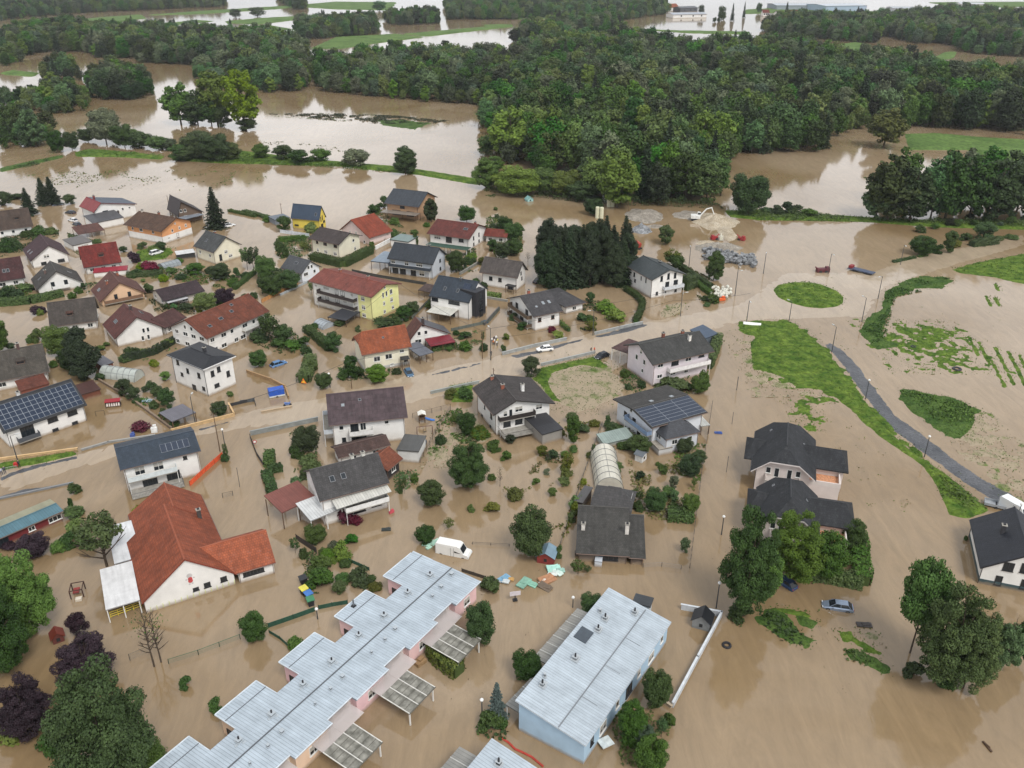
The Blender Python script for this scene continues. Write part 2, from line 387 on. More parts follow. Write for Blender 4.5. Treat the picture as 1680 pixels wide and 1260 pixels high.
    if solar:
        for (x0, x1, y0, y1, nx, ny, mode) in (solar if isinstance(solar, list) else [solar]):
            cx, cy = (x0+x1)/2*L, (y0+y1)/2*D; fr = slope_frame(cx, cy)
            e = fr.to_3x3(); cosf = e.col[2].z
            W, Hh = ((x1-x0)*L, (y1-y0)*D/cosf) if axis == 'x' else ((y1-y0)*D, (x1-x0)*L/cosf)
            sb = MB(); sb.span(-W/2, W/2, -Hh/2, Hh/2, .03, .12, 0)
            for i in range(nx):
                for j in range(ny):
                    pw, ph = W/nx, Hh/ny; g = .035
                    sb.span(-W/2+i*pw+g, -W/2+(i+1)*pw-g, -Hh/2+j*ph+g, -Hh/2+(j+1)*ph-g, .1, .125, 1)
            so = sb.build('solar_panels', [plain((150, 155, 162) if mode == 'l' else (60, 68, 82), .4, .3, .05), MS], roof_o); so.matrix_local = fr
    for q in balc:
        fc, u0, u1, z, dp, col = q[:6]; og, du, ln, rz = face(fc); nrm = Vector((du.y, -du.x, 0)); W = (u1-u0)*ln
        bb = MB(); bb.span(0, W, -dp, 0, -.2, 0)
        bo = bb.build('balcony', M_CONC, root); bo.location = og+du*(u0*ln)+Vector((0, 0, z)); bo.rotation_euler = (0, 0, rz)
        rl = MB(); kind = q[6] if len(q) > 6 else 'panel'
        if kind == 'panel':
            rl.span(0, W, -dp, -dp+.06, .0, .95); rl.span(0, .06, -dp+.06, 0, .0, .95); rl.span(W-.06, W, -dp+.06, 0, 0, .95)
        else:
            for (xa, ya, xb, yb) in ((0, -dp, W, -dp), (0, -dp, 0, 0), (W, -dp, W, 0)):
                rl.tube((xa, ya, .95), (xb, yb, .95), .04, n=5); n = max(2, int(math.hypot(xb-xa, yb-ya)/.25))
                for i in range(n+1): xx, yy = xa+(xb-xa)*i/n, ya+(yb-ya)*i/n; rl.tube((xx, yy, 0), (xx, yy, .95), .018, n=4)
        rl.build('railing', plain(col, .6) if kind != 'glass' else glass((.3, .33, .35), .1), bo)
        if z > 1.5 and kind != 'nopost':
            pb = MB()
            for xx in (.1, W-.1): pb.tube((xx, -dp+.1, -.2), (xx, -dp+.1, -z+base), .06, n=6)
            pb.build('post', M_FRAME, bo)
    root['_L'] = L; root['_D'] = D
    HOUSES[label] = (root, L, D, E, rise, z_at, roof_o, face)
    return root
MS, _nt, _b = newmat('solar_cell'); _b.inputs['Base Color'].default_value = (.018, .028, .05, 1); _b.inputs['Roughness'].default_value = .16; _b.inputs['Specular IOR Level'].default_value = .5
def dormer(h, x, y, w_, ln, rise, roof, wall=(110, 90, 80)):
    """small shed dormer sticking out of the front slope of house label h at local fractions x,y"""
    root, L, D, E, rs, z_at, ro, face = HOUSES[h]; cx, cy = x*L, y*D; z0 = z_at(cx, cy)
    db = MB(); zf = z_at(cx, cy)+rise
    db.plate([[(cx-w_/2-.15, cy-.25, zf), (cx+w_/2+.15, cy-.25, zf), (cx+w_/2+.15, cy+ln, zf+.35), (cx-w_/2-.15, cy+ln, zf+.35)]], .14, 0, 0)
    db.span(cx-w_/2, cx+w_/2, cy, cy+ln-.1, z0-.4, zf-.1, 1); db.span(cx-w_/2+.12, cx+w_/2-.12, cy-.03, cy+.02, z0+.15, zf-.3, 2)
    db.build('dormer', [roofmat(*roof), plain(wall, .7), M_GLASS], ro)
def flat(name, label, R, p0, p1, dep, z, th=.18, roof=('seam', (140, 142, 145)), walls=None, posts=True, fall=0.0, cat='shed', group=None, base=-1.6, o=.2, wins=(), trim=None, rise=None, opn=None, nx=3, beams=None):
    a = at(R, p0, z); b = at(R, p1, z); d = b-a; L = d.length; ang = math.atan2(d.y, d.x)
    u = Vector((math.cos(ang), math.sin(ang), 0)); v = Vector((-u.y, u.x, 0))
    D = dep if isinstance(dep, (int, float)) else (at(R, dep, z)-a).dot(v)
    print('F %-34s L%.1f D%.1f z%.1f' % (label[:34], L, D, z))
    root = empty(name, (a.x, a.y, 0), ang, label, cat, group)
    rb = MB(); rb.plate([[(0, 0, z), (L, 0, z), (L, D, z+fall), (0, D, z+fall)]], th, 0, 1)
    ro = rb.build('roof', [roofmat(*roof), plain(trim or tuple(int(c*.7) for c in roof[1]), .6)], root)
    if beams:
        bb = MB()
        for i in range(beams):
            x = L*(i+1)/(beams+1); bb.poly([(x-.05, 0, z+.03), (x+.05, 0, z+.03), (x+.05, D, z+fall+.03), (x-.05, D, z+fall+.03)]); bb.tube((x, 0, z+.05), (x, D, z+fall+.05), .06, n=4)
        bb.build('roof_batten', plain((190, 190, 185), .5), ro)
    if walls:
        wb = MB(); wb.extr([(o, base), (D-o, base), (D-o, z+fall*(D-o)/D-th-.01), (o, z+fall*o/D-th-.01)], (o, L-o), lambda t, s, zz: (t, s, zz))
        wb.build('wall', wallmat(walls), root)
        for (fc, fu, zz, w_, h_, kind) in wins:
            og, rz = {'F': (Vector((o+fu*(L-2*o), o, zz)), 0), 'R': (Vector((L-o, o+fu*(D-2*o), zz)), math.pi/2), 'L': (Vector((o, o+fu*(D-2*o), zz)), -math.pi/2)}[fc]
            fm, pm = window_meshes(w_, h_, kind); f = ref('window', fm, root, og, rz); ref('pane', pm, f)
    elif posts:
        for x in np.linspace(.15, L-.15, nx):
            for y in (.15, D-.15):
                pb = MB(); pb.box((0, 0, (z+base)/2), (.14, .14, z-base-th-.01)); pb.build('post', M_FRAME if posts == 'w' else M_WOOD, root, (x, y, 0))
    return root
def tunnel(name, label, R, p0, p1, dep, rad_h, col, ribs=6, cat='greenhouse', vert=.0):
    a = at(R, p0, 0); b = at(R, p1, 0); d = b-a; L = d.length; ang = math.atan2(d.y, d.x)
    u = Vector((math.cos(ang), math.sin(ang), 0)); v = Vector((-u.y, u.x, 0)); D = dep if isinstance(dep, (int, float)) else (at(R, dep, 0)-a).dot(v)
    print('T %-34s L%.1f D%.1f' % (label[:34], L, D))
    root = empty(name, (a.x, a.y, 0), ang, label, cat); n = 14
    def pt(i, y, k=1.0): t = math.pi*i/n; return (L/2-math.cos(t)*L/2*k, y, max(-.3, math.sin(t)*rad_h*k+vert))
    cb = MB()
    for i in range(n): cb.poly([pt(i, 0), pt(i+1, 0), pt(i+1, D), pt(i, D)])
    for y in (0, D): cb.poly([pt(i, y) for i in range(n+1)])
    m, nt, bs = newmat('plastic_film'); noisy(nt, bs, srgb(col), .8, .12, .3); bs.inputs['Alpha'].default_value = .8; bs.inputs['Transmission Weight'].default_value = .0
    cb.build('cover', m, root, recalc=False); rb = MB()
    for k in range(ribs+1): y = D*k/ribs; rb.path([pt(i, y, 1.012) for i in range(n+1)], .05, n=5)
    for i in (3, 7, 11): rb.tube(pt(i, 0, 1.012), pt(i, D, 1.012), .035, n=5)
    rb.build('rib', M_METAL, root); return root
# ============================================================ water, grass, roads
rs = np.random.RandomState(3)
TAB = rs.rand(256, 256)
def vnoise(x, y):
    xi = np.floor(x).astype(int); yi = np.floor(y).astype(int); fx = x-xi; fy = y-yi; fx = fx*fx*(3-2*fx); fy = fy*fy*(3-2*fy)
    g = lambda a, b: TAB[a & 255, b & 255]
    return (g(xi, yi)*(1-fx)+g(xi+1, yi)*fx)*(1-fy)+(g(xi, yi+1)*(1-fx)+g(xi+1, yi+1)*fx)*fy
def fbm(x, y, o=4):
    r = 0; a = .5; t = 0
    for i in range(o): r = r+a*vnoise(x*2**i+i*17.3, y*2**i+i*9.1); t += a; a *= .5
    return r/t*2-1
m, nt, b = newmat('flood_water'); N = nt.nodes.new; Lk = nt.links.new
geo = N('ShaderNodeNewGeometry'); mp = N('ShaderNodeMapping'); mp.inputs['Scale'].default_value = (.012, .012, 1); Lk(geo.outputs['Position'], mp.inputs[0])
n1 = N('ShaderNodeTexNoise'); n1.inputs['Scale'].default_value = 1; n1.inputs['Detail'].default_value = 5; n1.inputs['Distortion'].default_value = 1.2; Lk(mp.outputs[0], n1.inputs[0])
r1 = N('ShaderNodeValToRGB'); r1.color_ramp.elements[0].position = .38; r1.color_ramp.elements[1].position = .62
r1.color_ramp.elements[0].color = (.238, .163, .086, 1); r1.color_ramp.elements[1].color = (.325, .243, .156, 1); Lk(n1.outputs[0], r1.inputs[0])
# faint silt streaks carried by the current
mp2 = N('ShaderNodeMapping'); mp2.inputs['Scale'].default_value = (.25, .06, 1); mp2.inputs['Rotation'].default_value = (0, 0, .5); Lk(geo.outputs['Position'], mp2.inputs[0])
n2 = N('ShaderNodeTexNoise'); n2.inputs['Scale'].default_value = 1; n2.inputs['Detail'].default_value = 7; n2.inputs['Roughness'].default_value = .7; n2.inputs['Distortion'].default_value = 2.0; Lk(mp2.outputs[0], n2.inputs[0])
r2 = N('ShaderNodeMapRange'); r2.inputs[1].default_value = .35; r2.inputs[2].default_value = .75; r2.inputs[3].default_value = .9; r2.inputs[4].default_value = 1.15; Lk(n2.outputs[0], r2.inputs[0])
mp5 = N('ShaderNodeMapping'); mp5.inputs['Scale'].default_value = (.8, .28, 1); mp5.inputs['Rotation'].default_value = (0, 0, -.4); Lk(geo.outputs['Position'], mp5.inputs[0]); n5 = N('ShaderNodeTexNoise'); n5.inputs['Detail'].default_value = 8; n5.inputs['Roughness'].default_value = .75; n5.inputs['Distortion'].default_value = 1.2; n5.inputs['Scale'].default_value = 1; Lk(mp5.outputs[0], n5.inputs[0])
r5 = N('ShaderNodeMapRange'); r5.inputs[1].default_value = .3; r5.inputs[2].default_value = .7; r5.inputs[3].default_value = .95; r5.inputs[4].default_value = 1.05; Lk(n5.outputs[0], r5.inputs[0]); m5 = N('ShaderNodeMath'); m5.operation = 'MULTIPLY'; Lk(r2.outputs[0], m5.inputs[0]); Lk(r5.outputs[0], m5.inputs[1])
mu = N('ShaderNodeMixRGB'); mu.blend_type = 'MULTIPLY'; mu.inputs[0].default_value = 1; Lk(r1.outputs[0], mu.inputs[1]); Lk(m5.outputs[0], mu.inputs[2])
Lk(mu.outputs[0], b.inputs['Base Color']); b.inputs['Roughness'].default_value = .07; b.inputs['IOR'].default_value = 1.6
mp3 = N('ShaderNodeMapping'); mp3.inputs['Scale'].default_value = (.9, .55, 1); Lk(geo.outputs['Position'], mp3.inputs[0])
n3 = N('ShaderNodeTexNoise'); n3.inputs['Scale'].default_value = 1; n3.inputs['Detail'].default_value = 5; n3.inputs['Distortion'].default_value = .6; Lk(mp3.outputs[0], n3.inputs[0])
# calmer and rougher reaches
n4 = N('ShaderNodeTexNoise'); n4.inputs['Scale'].default_value = .03; Lk(geo.outputs['Position'], n4.inputs[0])
r4 = N('ShaderNodeMapRange'); r4.inputs[1].default_value = .4; r4.inputs[2].default_value = .65; r4.inputs[3].default_value = .03; r4.inputs[4].default_value = .16; Lk(n4.outputs[0], r4.inputs[0])
bp = N('ShaderNodeBump'); bp.inputs['Distance'].default_value = .12; Lk(r4.outputs[0], bp.inputs['Strength']); Lk(n3.outputs[0], bp.inputs['Height']); Lk(bp.outputs[0], b.inputs['Normal'])
M_WATER = m
g = MB(); S_ = 9000
g.poly([(-S_, -600, 0), (S_, -600, 0), (S_, 9000, 0), (-S_, 9000, 0)]); tag(g.build('flood_water', m, recalc=False), kind='structure')
g = MB(); g.poly([(-S_, -600, -1.7), (S_, -600, -1.7), (S_, 9000, -1.7), (-S_, 9000, -1.7)]); tag(g.build('ground', plain((92, 78, 60), .9), recalc=False), kind='structure')
def gmat(name, c1, c2, sc_=.35, rough=.9, mud=.0, fine=2.5):
    m, nt, b = newmat(name); N = nt.nodes.new; Lk = nt.links.new
    geo = N('ShaderNodeNewGeometry'); n1 = N('ShaderNodeTexNoise'); n1.inputs['Scale'].default_value = sc_; n1.inputs['Detail'].default_value = 7; n1.inputs['Roughness'].default_value = .62; Lk(geo.outputs['Position'], n1.inputs[0])
    r = N('ShaderNodeValToRGB'); r.color_ramp.elements[0].position = .36; r.color_ramp.elements[1].position = .66; r.color_ramp.elements[0].color = (*c1, 1); r.color_ramp.elements[1].color = (*c2, 1); Lk(n1.outputs[0], r.inputs[0])
    last = r.outputs[0]
    n2 = N('ShaderNodeTexNoise'); n2.inputs['Scale'].default_value = fine; n2.inputs['Detail'].default_value = 5; Lk(geo.outputs['Position'], n2.inputs[0])
    mr = N('ShaderNodeMapRange'); mr.inputs[1].default_value = .3; mr.inputs[2].default_value = .7; mr.inputs[3].default_value = .62; mr.inputs[4].default_value = 1.35; Lk(n2.outputs[0], mr.inputs[0])
    mu = N('ShaderNodeMixRGB'); mu.blend_type = 'MULTIPLY'; mu.inputs[0].default_value = 1; Lk(last, mu.inputs[1]); Lk(mr.outputs[0], mu.inputs[2]); last = mu.outputs[0]
    if mud:
        n3 = N('ShaderNodeTexNoise'); n3.inputs['Scale'].default_value = .22; n3.inputs['Detail'].default_value = 8; n3.inputs['Roughness'].default_value = .7; Lk(geo.outputs['Position'], n3.inputs[0])
        r3 = N('ShaderNodeMapRange'); r3.inputs[1].default_value = .5-mud*.2; r3.inputs[2].default_value = .66-mud*.2; Lk(n3.outputs[0], r3.inputs[0])
        mx = N('ShaderNodeMixRGB'); mx.inputs[2].default_value = (.33, .27, .19, 1); Lk(r3.outputs[0], mx.inputs[0]); Lk(last, mx.inputs[1]); last = mx.outputs[0]
    Lk(last, b.inputs['Base Color']); b.inputs['Roughness'].default_value = rough; b.inputs['Specular IOR Level'].default_value = .12 if rough > .5 else .5
    bp = N('ShaderNodeBump'); bp.inputs['Strength'].default_value = .5; bp.inputs['Distance'].default_value = .25; Lk(n2.outputs[0], bp.inputs['Height']); Lk(bp.outputs[0], b.inputs['Normal'])
    return m
G_GRASS = gmat('lawn_grass', (.042, .088, .012), (.125, .185, .03), fine=1.3); G_DARK = gmat('bank_grass', (.035, .075, .016), (.08, .13, .03)); G_MUDDY = gmat('muddy_grass', (.07, .12, .025), (.13, .17, .045), mud=.75)
G_CORN = gmat('crop', (.07, .125, .03), (.12, .19, .05), sc_=.05, fine=.6); G_ASPH = gmat('wet_asphalt', (.042, .045, .052), (.095, .097, .105), sc_=.2, rough=.35)
G_MUD = M_WATER.copy(); G_MUD.name = 'silty_water'
for _n in G_MUD.node_tree.nodes:
    if _n.type == 'VALTORGB': _n.color_ramp.elements[0].color = (.335, .256, .172, 1); _n.color_ramp.elements[1].color = (.385, .305, .215, 1)
G_MUD.node_tree.nodes['Principled BSDF'].inputs['Roughness'].default_value = .09; G_GRAVEL = gmat('gravel', (.20, .175, .145), (.34, .31, .265), sc_=.5, fine=3)
G_SAND = gmat('sand_heap', (.34, .28, .20), (.46, .40, .31), sc_=.4, fine=3); G_ROCK = gmat('grey_stone', (.13, .135, .14), (.32, .33, .34), sc_=.8, fine=2)
def quads(Cn, Nn, s, rg, asp=.7):
    """leaf quads at centres Cn with normals Nn and sizes s"""
    n = len(Cn); Nn = Nn/(np.linalg.norm(Nn, axis=1, keepdims=True)+1e-9); r = rg.normal(size=(n, 3)); U = np.cross(Nn, r); U /= (np.linalg.norm(U, axis=1, keepdims=True)+1e-9); W = np.cross(Nn, U)
    s = np.asarray(s).reshape(-1, 1) if np.ndim(s) else np.full((n, 1), s); a = s*U; b_ = s*W*asp
    V = np.stack([Cn+a, Cn+b_, Cn-a, Cn-b_], 1).reshape(-1, 3); return V, np.arange(4*n).reshape(n, 4)
def sphere(n, rg): v = rg.normal(size=(n, 3)); return v/np.linalg.norm(v, axis=1, keepdims=True)
M_BLADE = gmat('grass_blades', (.045, .09, .015), (.13, .185, .038), fine=1.3); M_BLADE2 = gmat('bank_blades', (.04, .08, .018), (.10, .15, .035), fine=1.3)
def inside(px, py, poly):
    n = len(poly); ins = np.zeros(px.shape, bool); dist = np.full(px.shape, 1e9)
    for i in range(n):
        x0, y0 = poly[i]; x1, y1 = poly[(i+1) % n]
        c = ((y0 > py) != (y1 > py)) & (px < (x1-x0)*(py-y0)/(y1-y0+1e-12)+x0); ins ^= c
        dx, dy = x1-x0, y1-y0; t = np.clip(((px-x0)*dx+(py-y0)*dy)/(dx*dx+dy*dy+1e-9), 0, 1)
        dist = np.minimum(dist, np.hypot(px-x0-t*dx, py-y0-t*dy))
    return ins, dist
def patch(name, R, pts, mat, kind='structure', rag=1.5, h=.22, namp=.2, bias=0, res=None, nsc=.5, label=None, cat=None, stripe=None, parent=None):
    poly = [tuple(at(R, p))[:2] for p in pts]; xs = [p[0] for p in poly]; ys = [p[1] for p in poly]
    far = min(ys); res = res or max(.35, min(6, far/300)); nx = int((max(xs)-min(xs)+2*rag)/res)+2; ny = int((max(ys)-min(ys)+2*rag)/res)+2
    while nx*ny > 60000: res *= 1.25; nx = int((max(xs)-min(xs)+2*rag)/res)+2; ny = int((max(ys)-min(ys)+2*rag)/res)+2
    X, Y = np.meshgrid(min(xs)-rag+np.arange(nx)*res, min(ys)-rag+np.arange(ny)*res)
    ins, d = inside(X, Y, poly); sd_ = np.where(ins, d, -d)
    nn = fbm(X*nsc, Y*nsc, 4)
    Z = np.clip(sd_/rag, -1, 1)*h+nn*namp-bias
    if stripe: Z = Z+stripe[1]*np.sin((X*math.cos(stripe[2])+Y*math.sin(stripe[2]))*2*math.pi/stripe[0])
    Z = np.maximum(Z, -.3); nm = fbm(X*2.1+50, Y*2.1, 3)*.05; Z = np.where(Z > 0, Z+nm, Z)
    idx = np.arange(nx*ny).reshape(ny, nx); q = np.stack([idx[:-1, :-1], idx[:-1, 1:], idx[1:, 1:], idx[1:, :-1]], -1).reshape(-1, 4)
    keep = (Z.reshape(-1)[q] > -.02).any(1); q = q[keep]
    if not len(q): print('EMPTY PATCH', name, pts[0]); return None
    used = np.unique(q); remap = np.full(nx*ny, -1); remap[used] = np.arange(len(used)); V = np.stack([X.ravel(), Y.ravel(), Z.ravel()], 1)[used]; q = remap[q]
    o = raw_mesh(name, V, q, mat, smooth=True); 
    if label: tag(o, label, cat)
    tag(o, kind=kind)
    if mat in (G_GRASS, G_DARK, G_MUDDY) and far < 330:      # blades standing up through the shallow margin
        rg = np.random.RandomState(int(abs(xs[0])*7) % 9999); n = int(min(26000, nx*ny*res*res*(3.2 if far < 200 else 1.6))); gx = rg.uniform(X.min(), X.max(), n); gy = rg.uniform(Y.min(), Y.max(), n); ii = ((gy-Y.min())/res).astype(int).clip(0, ny-1); jj = ((gx-X.min())/res).astype(int).clip(0, nx-1); zz = Z[ii, jj]
        k = (zz > -.16) & (rg.rand(n) < np.where(zz > .02, .8, .5)); gx, gy, zz = gx[k], gy[k], zz[k]
        if len(gx): Vg, Qg = quads(np.stack([gx, gy, np.maximum(zz, 0)+.08], 1), sphere(len(gx), rg)*.7+np.array([0, 0, .5]), (.15 if far < 200 else .25)*rg.uniform(.6, 1.5, len(gx)), rg, .45); tag(raw_mesh('grass', Vg, Qg, M_BLADE if mat is G_GRASS else M_BLADE2), kind='stuff')
    return o
def raw_mesh(name, V, Q, mat, smooth=False, link=True):
    me = bpy.data.meshes.new(name); k = Q.shape[1]; me.vertices.add(len(V)); me.vertices.foreach_set('co', np.ascontiguousarray(V, dtype=np.float32).ravel())
    me.loops.add(Q.size); me.loops.foreach_set('vertex_index', np.ascontiguousarray(Q, dtype=np.int32).ravel()); me.polygons.add(len(Q))
    me.polygons.foreach_set('loop_start', np.arange(0, Q.size, k, dtype=np.int32)); me.polygons.foreach_set('loop_total', np.full(len(Q), k, dtype=np.int32))
    if smooth: me.polygons.foreach_set('use_smooth', np.ones(len(Q), bool))
    me.materials.append(mat); me.update(calc_edges=True); o = bpy.data.objects.new(name, me)
    if link: C.objects.link(o)
    return o
# main road, roundabout and side roads: a skin of silt and shallow water over the carriageway
# (main road polygon, west to east)
patch('road', 'Z', [(0, 770), (130, 745), (420, 672), (520, 655), (700, 610), (790, 592), (900, 562), (1050, 530), (1215, 500), (1290, 448), (1430, 448), (1490, 425), (1680, 385), (1680, 402), (1530, 445), (1450, 470), (1420, 520), (1370, 520), (1230, 525), (1060, 565), (880, 605), (720, 650), (560, 690), (410, 700), (280, 722), (140, 765), (0, 810)], G_MUD, rag=1.2, h=.03, namp=.015, bias=.0)
# roundabout island
patch('roundabout_island', 'D', [(292, 650), (320, 622), (400, 608), (480, 608), (560, 622), (640, 655), (678, 690), (672, 722), (640, 740), (560, 750), (470, 742), (380, 718), (320, 690)], G_GRASS, rag=.8, h=.45, namp=.04)
# central green tongue
patch('meadow', 'D', [(88, 840), (130, 822), (200, 818), (360, 812), (430, 840), (520, 910), (600, 985), (650, 1050), (720, 1140), (800, 1260), (880, 1340), (980, 1450), (1130, 1580), (1270, 1700), (1420, 1810), (1440, 1830), (1350, 1850), (1280, 1820), (1240, 1760), (1180, 1640), (1060, 1530), (940, 1430), (800, 1330), (640, 1240), (540, 1190), (420, 1190), (330, 1130), (180, 1080), (165, 940), (200, 900), (110, 880)], G_GRASS, rag=1.6, h=.28, namp=.3)
patch('meadow', 'D', [(160, 930), (300, 925), (380, 1000), (520, 1120), (480, 1200), (330, 1190), (190, 1130), (165, 1030)], G_MUDDY, rag=3, h=.12, namp=.35)
patch('path', 'D', [(570, 945), (612, 985), (690, 1080), (775, 1205), (850, 1300), (960, 1420), (1150, 1560), (1330, 1690), (1560, 1840), (1640, 1890), (1680, 1850), (1590, 1760), (1425, 1675), (1262, 1560), (1080, 1420), (955, 1330), (885, 1240), (760, 1070), (665, 975), (605, 940)], G_ASPH, rag=.5, h=.06, namp=.05)
patch('verge', 'H', [(600,-10),(700,0),(760,80),(850,180),(950,280),(1050,358),(1120,398),(1230,480),(1330,570),(1400,622),(1280,662),(1190,645),(1155,560),(1105,460),(1050,388),(950,318),(830,240),(730,155),(640,60)], G_GRASS, rag=.8, h=.3, namp=.14)
patch('bank', 'D', [(1265, 540), (1400, 500), (1660, 450), (1800, 440), (1800, 640), (1640, 615), (1500, 580), (1330, 560)], G_GRASS, rag=2, h=.4, namp=.15)
patch('bank', 'D', [(880, 760), (900, 660), (990, 610), (1100, 575), (1250, 580), (1270, 610), (1200, 640), (1080, 640), (960, 690), (920, 770), (890, 850), (900, 920), (1000, 940), (980, 965), (860, 970), (800, 930), (760, 880), (790, 810)], G_DARK, rag=1.6, h=.3, namp=.25)
patch('flooded_meadow', 'D', [(900, 940), (940, 870), (1030, 850), (1230, 860), (1270, 960), (1330, 1060), (1200, 1060), (1100, 1000), (1000, 960)], G_GRASS, rag=5, h=.12, namp=.38, nsc=.7)
for (x, y, l) in ((1345, 900, 110), (1400, 930, 130), (1490, 960, 210), (1560, 980, 190), (1620, 1000, 200), (1460, 1010, 170), (1440, 680, 60), (1490, 690, 50), (1490, 615, 40)):
    patch('flooded_meadow', 'D', [(x, y), (x+20, y), (x+22+l*.5, y+l), (x+l*.5, y+l)], G_GRASS, rag=.7, h=.26, namp=.16, nsc=.9)
patch('bank', 'H', [(920, 0), (1000, 0), (1130, 25), (1260, 60), (1340, 100), (1300, 200), (1240, 250), (1170, 240), (1100, 190), (1000, 110), (930, 50)], G_DARK, rag=2, h=.5, namp=.35)
patch('flooded_meadow', 'H', [(1280, 270), (1330, 180), (1360, 150), (1400, 240), (1480, 400), (1600, 560), (1580, 590), (1480, 500), (1380, 400)], G_MUDDY, rag=3, h=.12, namp=.35)
for pts in ([(370, 60), (440, 60), (480, 110), (400, 100)], [(380, 120), (460, 118), (520, 150), (400, 135)], [(430, 165), (480, 160), (500, 205), (440, 190)], [(450, 30), (500, 30), (580, 60), (480, 60)], [(220, -60), (300, -90), (420, -70), (500, -30), (340, -20)]):
    patch('flooded_meadow', 'H', pts, G_GRASS, rag=1.5, h=.1, namp=.25, nsc=.9)
# grass by the pink house / middle plot
patch('garden_lawn', 'G', [(360, 190), (440, 140), (700, 80), (800, 150), (880, 260), (760, 340), (640, 380), (540, 350), (430, 270), (380, 230)], G_MUDDY, rag=2, h=.18, namp=.12)
patch('garden_lawn', 'G', [(370, 205), (420, 145), (600, 105), (720, 80), (790, 140), (760, 160), (640, 140), (500, 180), (480, 230), (520, 310), (560, 340), (480, 320), (420, 250)], G_GRASS, rag=1.2, h=.24, namp=.1)
patch('garden_lawn', 'G', [(-90, 245), (60, 215), (40, 330), (-60, 330)], G_GRASS, rag=1, h=.2, namp=.1)
patch('garden_lawn', 'A', [(880, 520), (960, 500), (1100, 500), (1120, 530), (1060, 570), (900, 590), (880, 560)], G_GRASS, rag=.8, h=.2, namp=.1)
patch('garden_lawn', 'C', [(1115, 930), (1160, 870), (1240, 860), (1290, 880), (1240, 920), (1150, 955)], G_MUDDY, rag=1.2, h=.25, namp=.15)
patch('verge', 'E', [(-60, 890), (20, 860), (470, 790), (500, 810), (300, 860), (60, 905), (-60, 925)], G_GRASS, rag=.6, h=.2, namp=.06)
for pts in ([(0, 960), (60, 925), (260, 870), (500, 820), (505, 840), (260, 895), (90, 950), (0, 985)], [(0, 1080), (180, 1030), (350, 1010), (300, 1030), (0, 1100)], [(1270, 650), (1490, 590), (1480, 605), (1290, 662)]):
    patch('kerb_strip', 'E', pts, G_ASPH, rag=.4, h=.06, namp=.05)
for pts in ([(130, 1195), (330, 1160), (500, 1110), (620, 1085), (600, 1105), (400, 1165), (190, 1215)], [(690, 1070), (860, 1020), (1000, 985), (1045, 1000), (900, 1045), (700, 1085)]):
    patch('kerb_strip', 'C', pts, G_ASPH, rag=.4, h=.06, namp=.05)
patch('kerb_strip', 'F', [(1210, 212), (1400, 165), (1540, 135), (1540, 150), (1300, 208), (1212, 224)], G_ASPH, rag=.3, h=.05, namp=.03)
# far fields and banks
for k, pts in enumerate(([(740, 70), (860, 60), (1000, 52), (1200, 40), (1230, 50), (1000, 62), (850, 80), (745, 76)], [(1020, 160), (1100, 122), (1300, 112), (1392, 122), (1250, 140), (1120, 160)], [(1320, 112), (1480, 98), (1680, 80), (1684, 88), (1500, 108), (1400, 120)],
    [(480, 50), (640, 38), (900, 22), (1040, 12), (1050, 18), (900, 30), (660, 46)], [(180, 78), (300, 60), (460, 48), (480, 60), (360, 76)], [(720, 96), (880, 82), (960, 96), (820, 108)], [(940, 20), (1100, 6), (1300, 8), (1280, 34), (1100, 30)], [(0, 240), (40, 230), (130, 240), (110, 252), (20, 246)], [(480, 84), (640, 66), (700, 70), (560, 84)])):
    patch('field', 'M', pts, G_CORN, rag=2.5, h=.8, namp=.3, nsc=.15)
for pts in ([(1305, 420), (1400, 418), (1520, 428), (1700, 440), (1700, 540), (1600, 500), (1500, 470), (1400, 470), (1320, 470)], [(60, 48), (110, 42), (220, 46), (262, 52), (160, 62), (80, 60)], [(-10, 78), (60, 76), (74, 84), (0, 92)], [(460, 92), (600, 96), (820, 100), (812, 108), (640, 104)], [(1375, 192), (1430, 164), (1470, 162), (1460, 180), (1420, 194)], [(1090, 140), (1150, 132), (1200, 140), (1150, 170), (1080, 176)], [(1396, 228), (1410, 214), (1432, 214), (1424, 234)], [(1000, 22), (1170, 28), (1180, 44), (1080, 64), (1020, 60), (900, 40), (800, 44), (810, 30)], [(1380, 8), (1680, 6), (1700, 20), (1500, 26)], [(0, 150), (30, 140), (60, 150), (20, 160)]):
    patch('field', 'N', pts, G_CORN, rag=2.5, h=.8, namp=.3, nsc=.15)
patch('field', 'M', [(1230, 395), (1320, 392), (1410, 405), (1360, 425), (1260, 412)], G_DARK, rag=3, h=.2, namp=.25, nsc=.6)
# field banks between the two flooded fields
patch('bank', 'M', [(0, 552), (100, 530), (210, 508), (205, 518), (100, 542), (0, 566)], G_DARK, rag=1.5, h=.6, namp=.15)
patch('bank', 'M', [(244, 500), (300, 488), (440, 500), (540, 512), (530, 524), (400, 516), (250, 514)], G_GRASS, rag=1.5, h=.5, namp=.2)
patch('bank', 'M', [(560, 512), (800, 495), (1000, 520), (1290, 545), (1380, 556), (1560, 585), (1580, 610), (1380, 575), (1100, 545), (900, 540), (700, 535), (570, 525)], G_GRASS, rag=2, h=.6, namp=.2)
patch('bank', 'N', [(740, 660), (860, 655), (1000, 670), (1190, 680), (1400, 690), (1690, 690), (1690, 720), (1400, 712), (1200, 696), (1000, 692), (850, 690), (760, 680)], G_GRASS, rag=1.5, h=.5, namp=.2)
patch('bank', 'L', [(160, 350), (260, 340), (350, 420), (480, 530), (440, 565), (300, 540), (200, 470), (140, 400)], G_DARK, rag=1.5, h=.3, namp=.3)
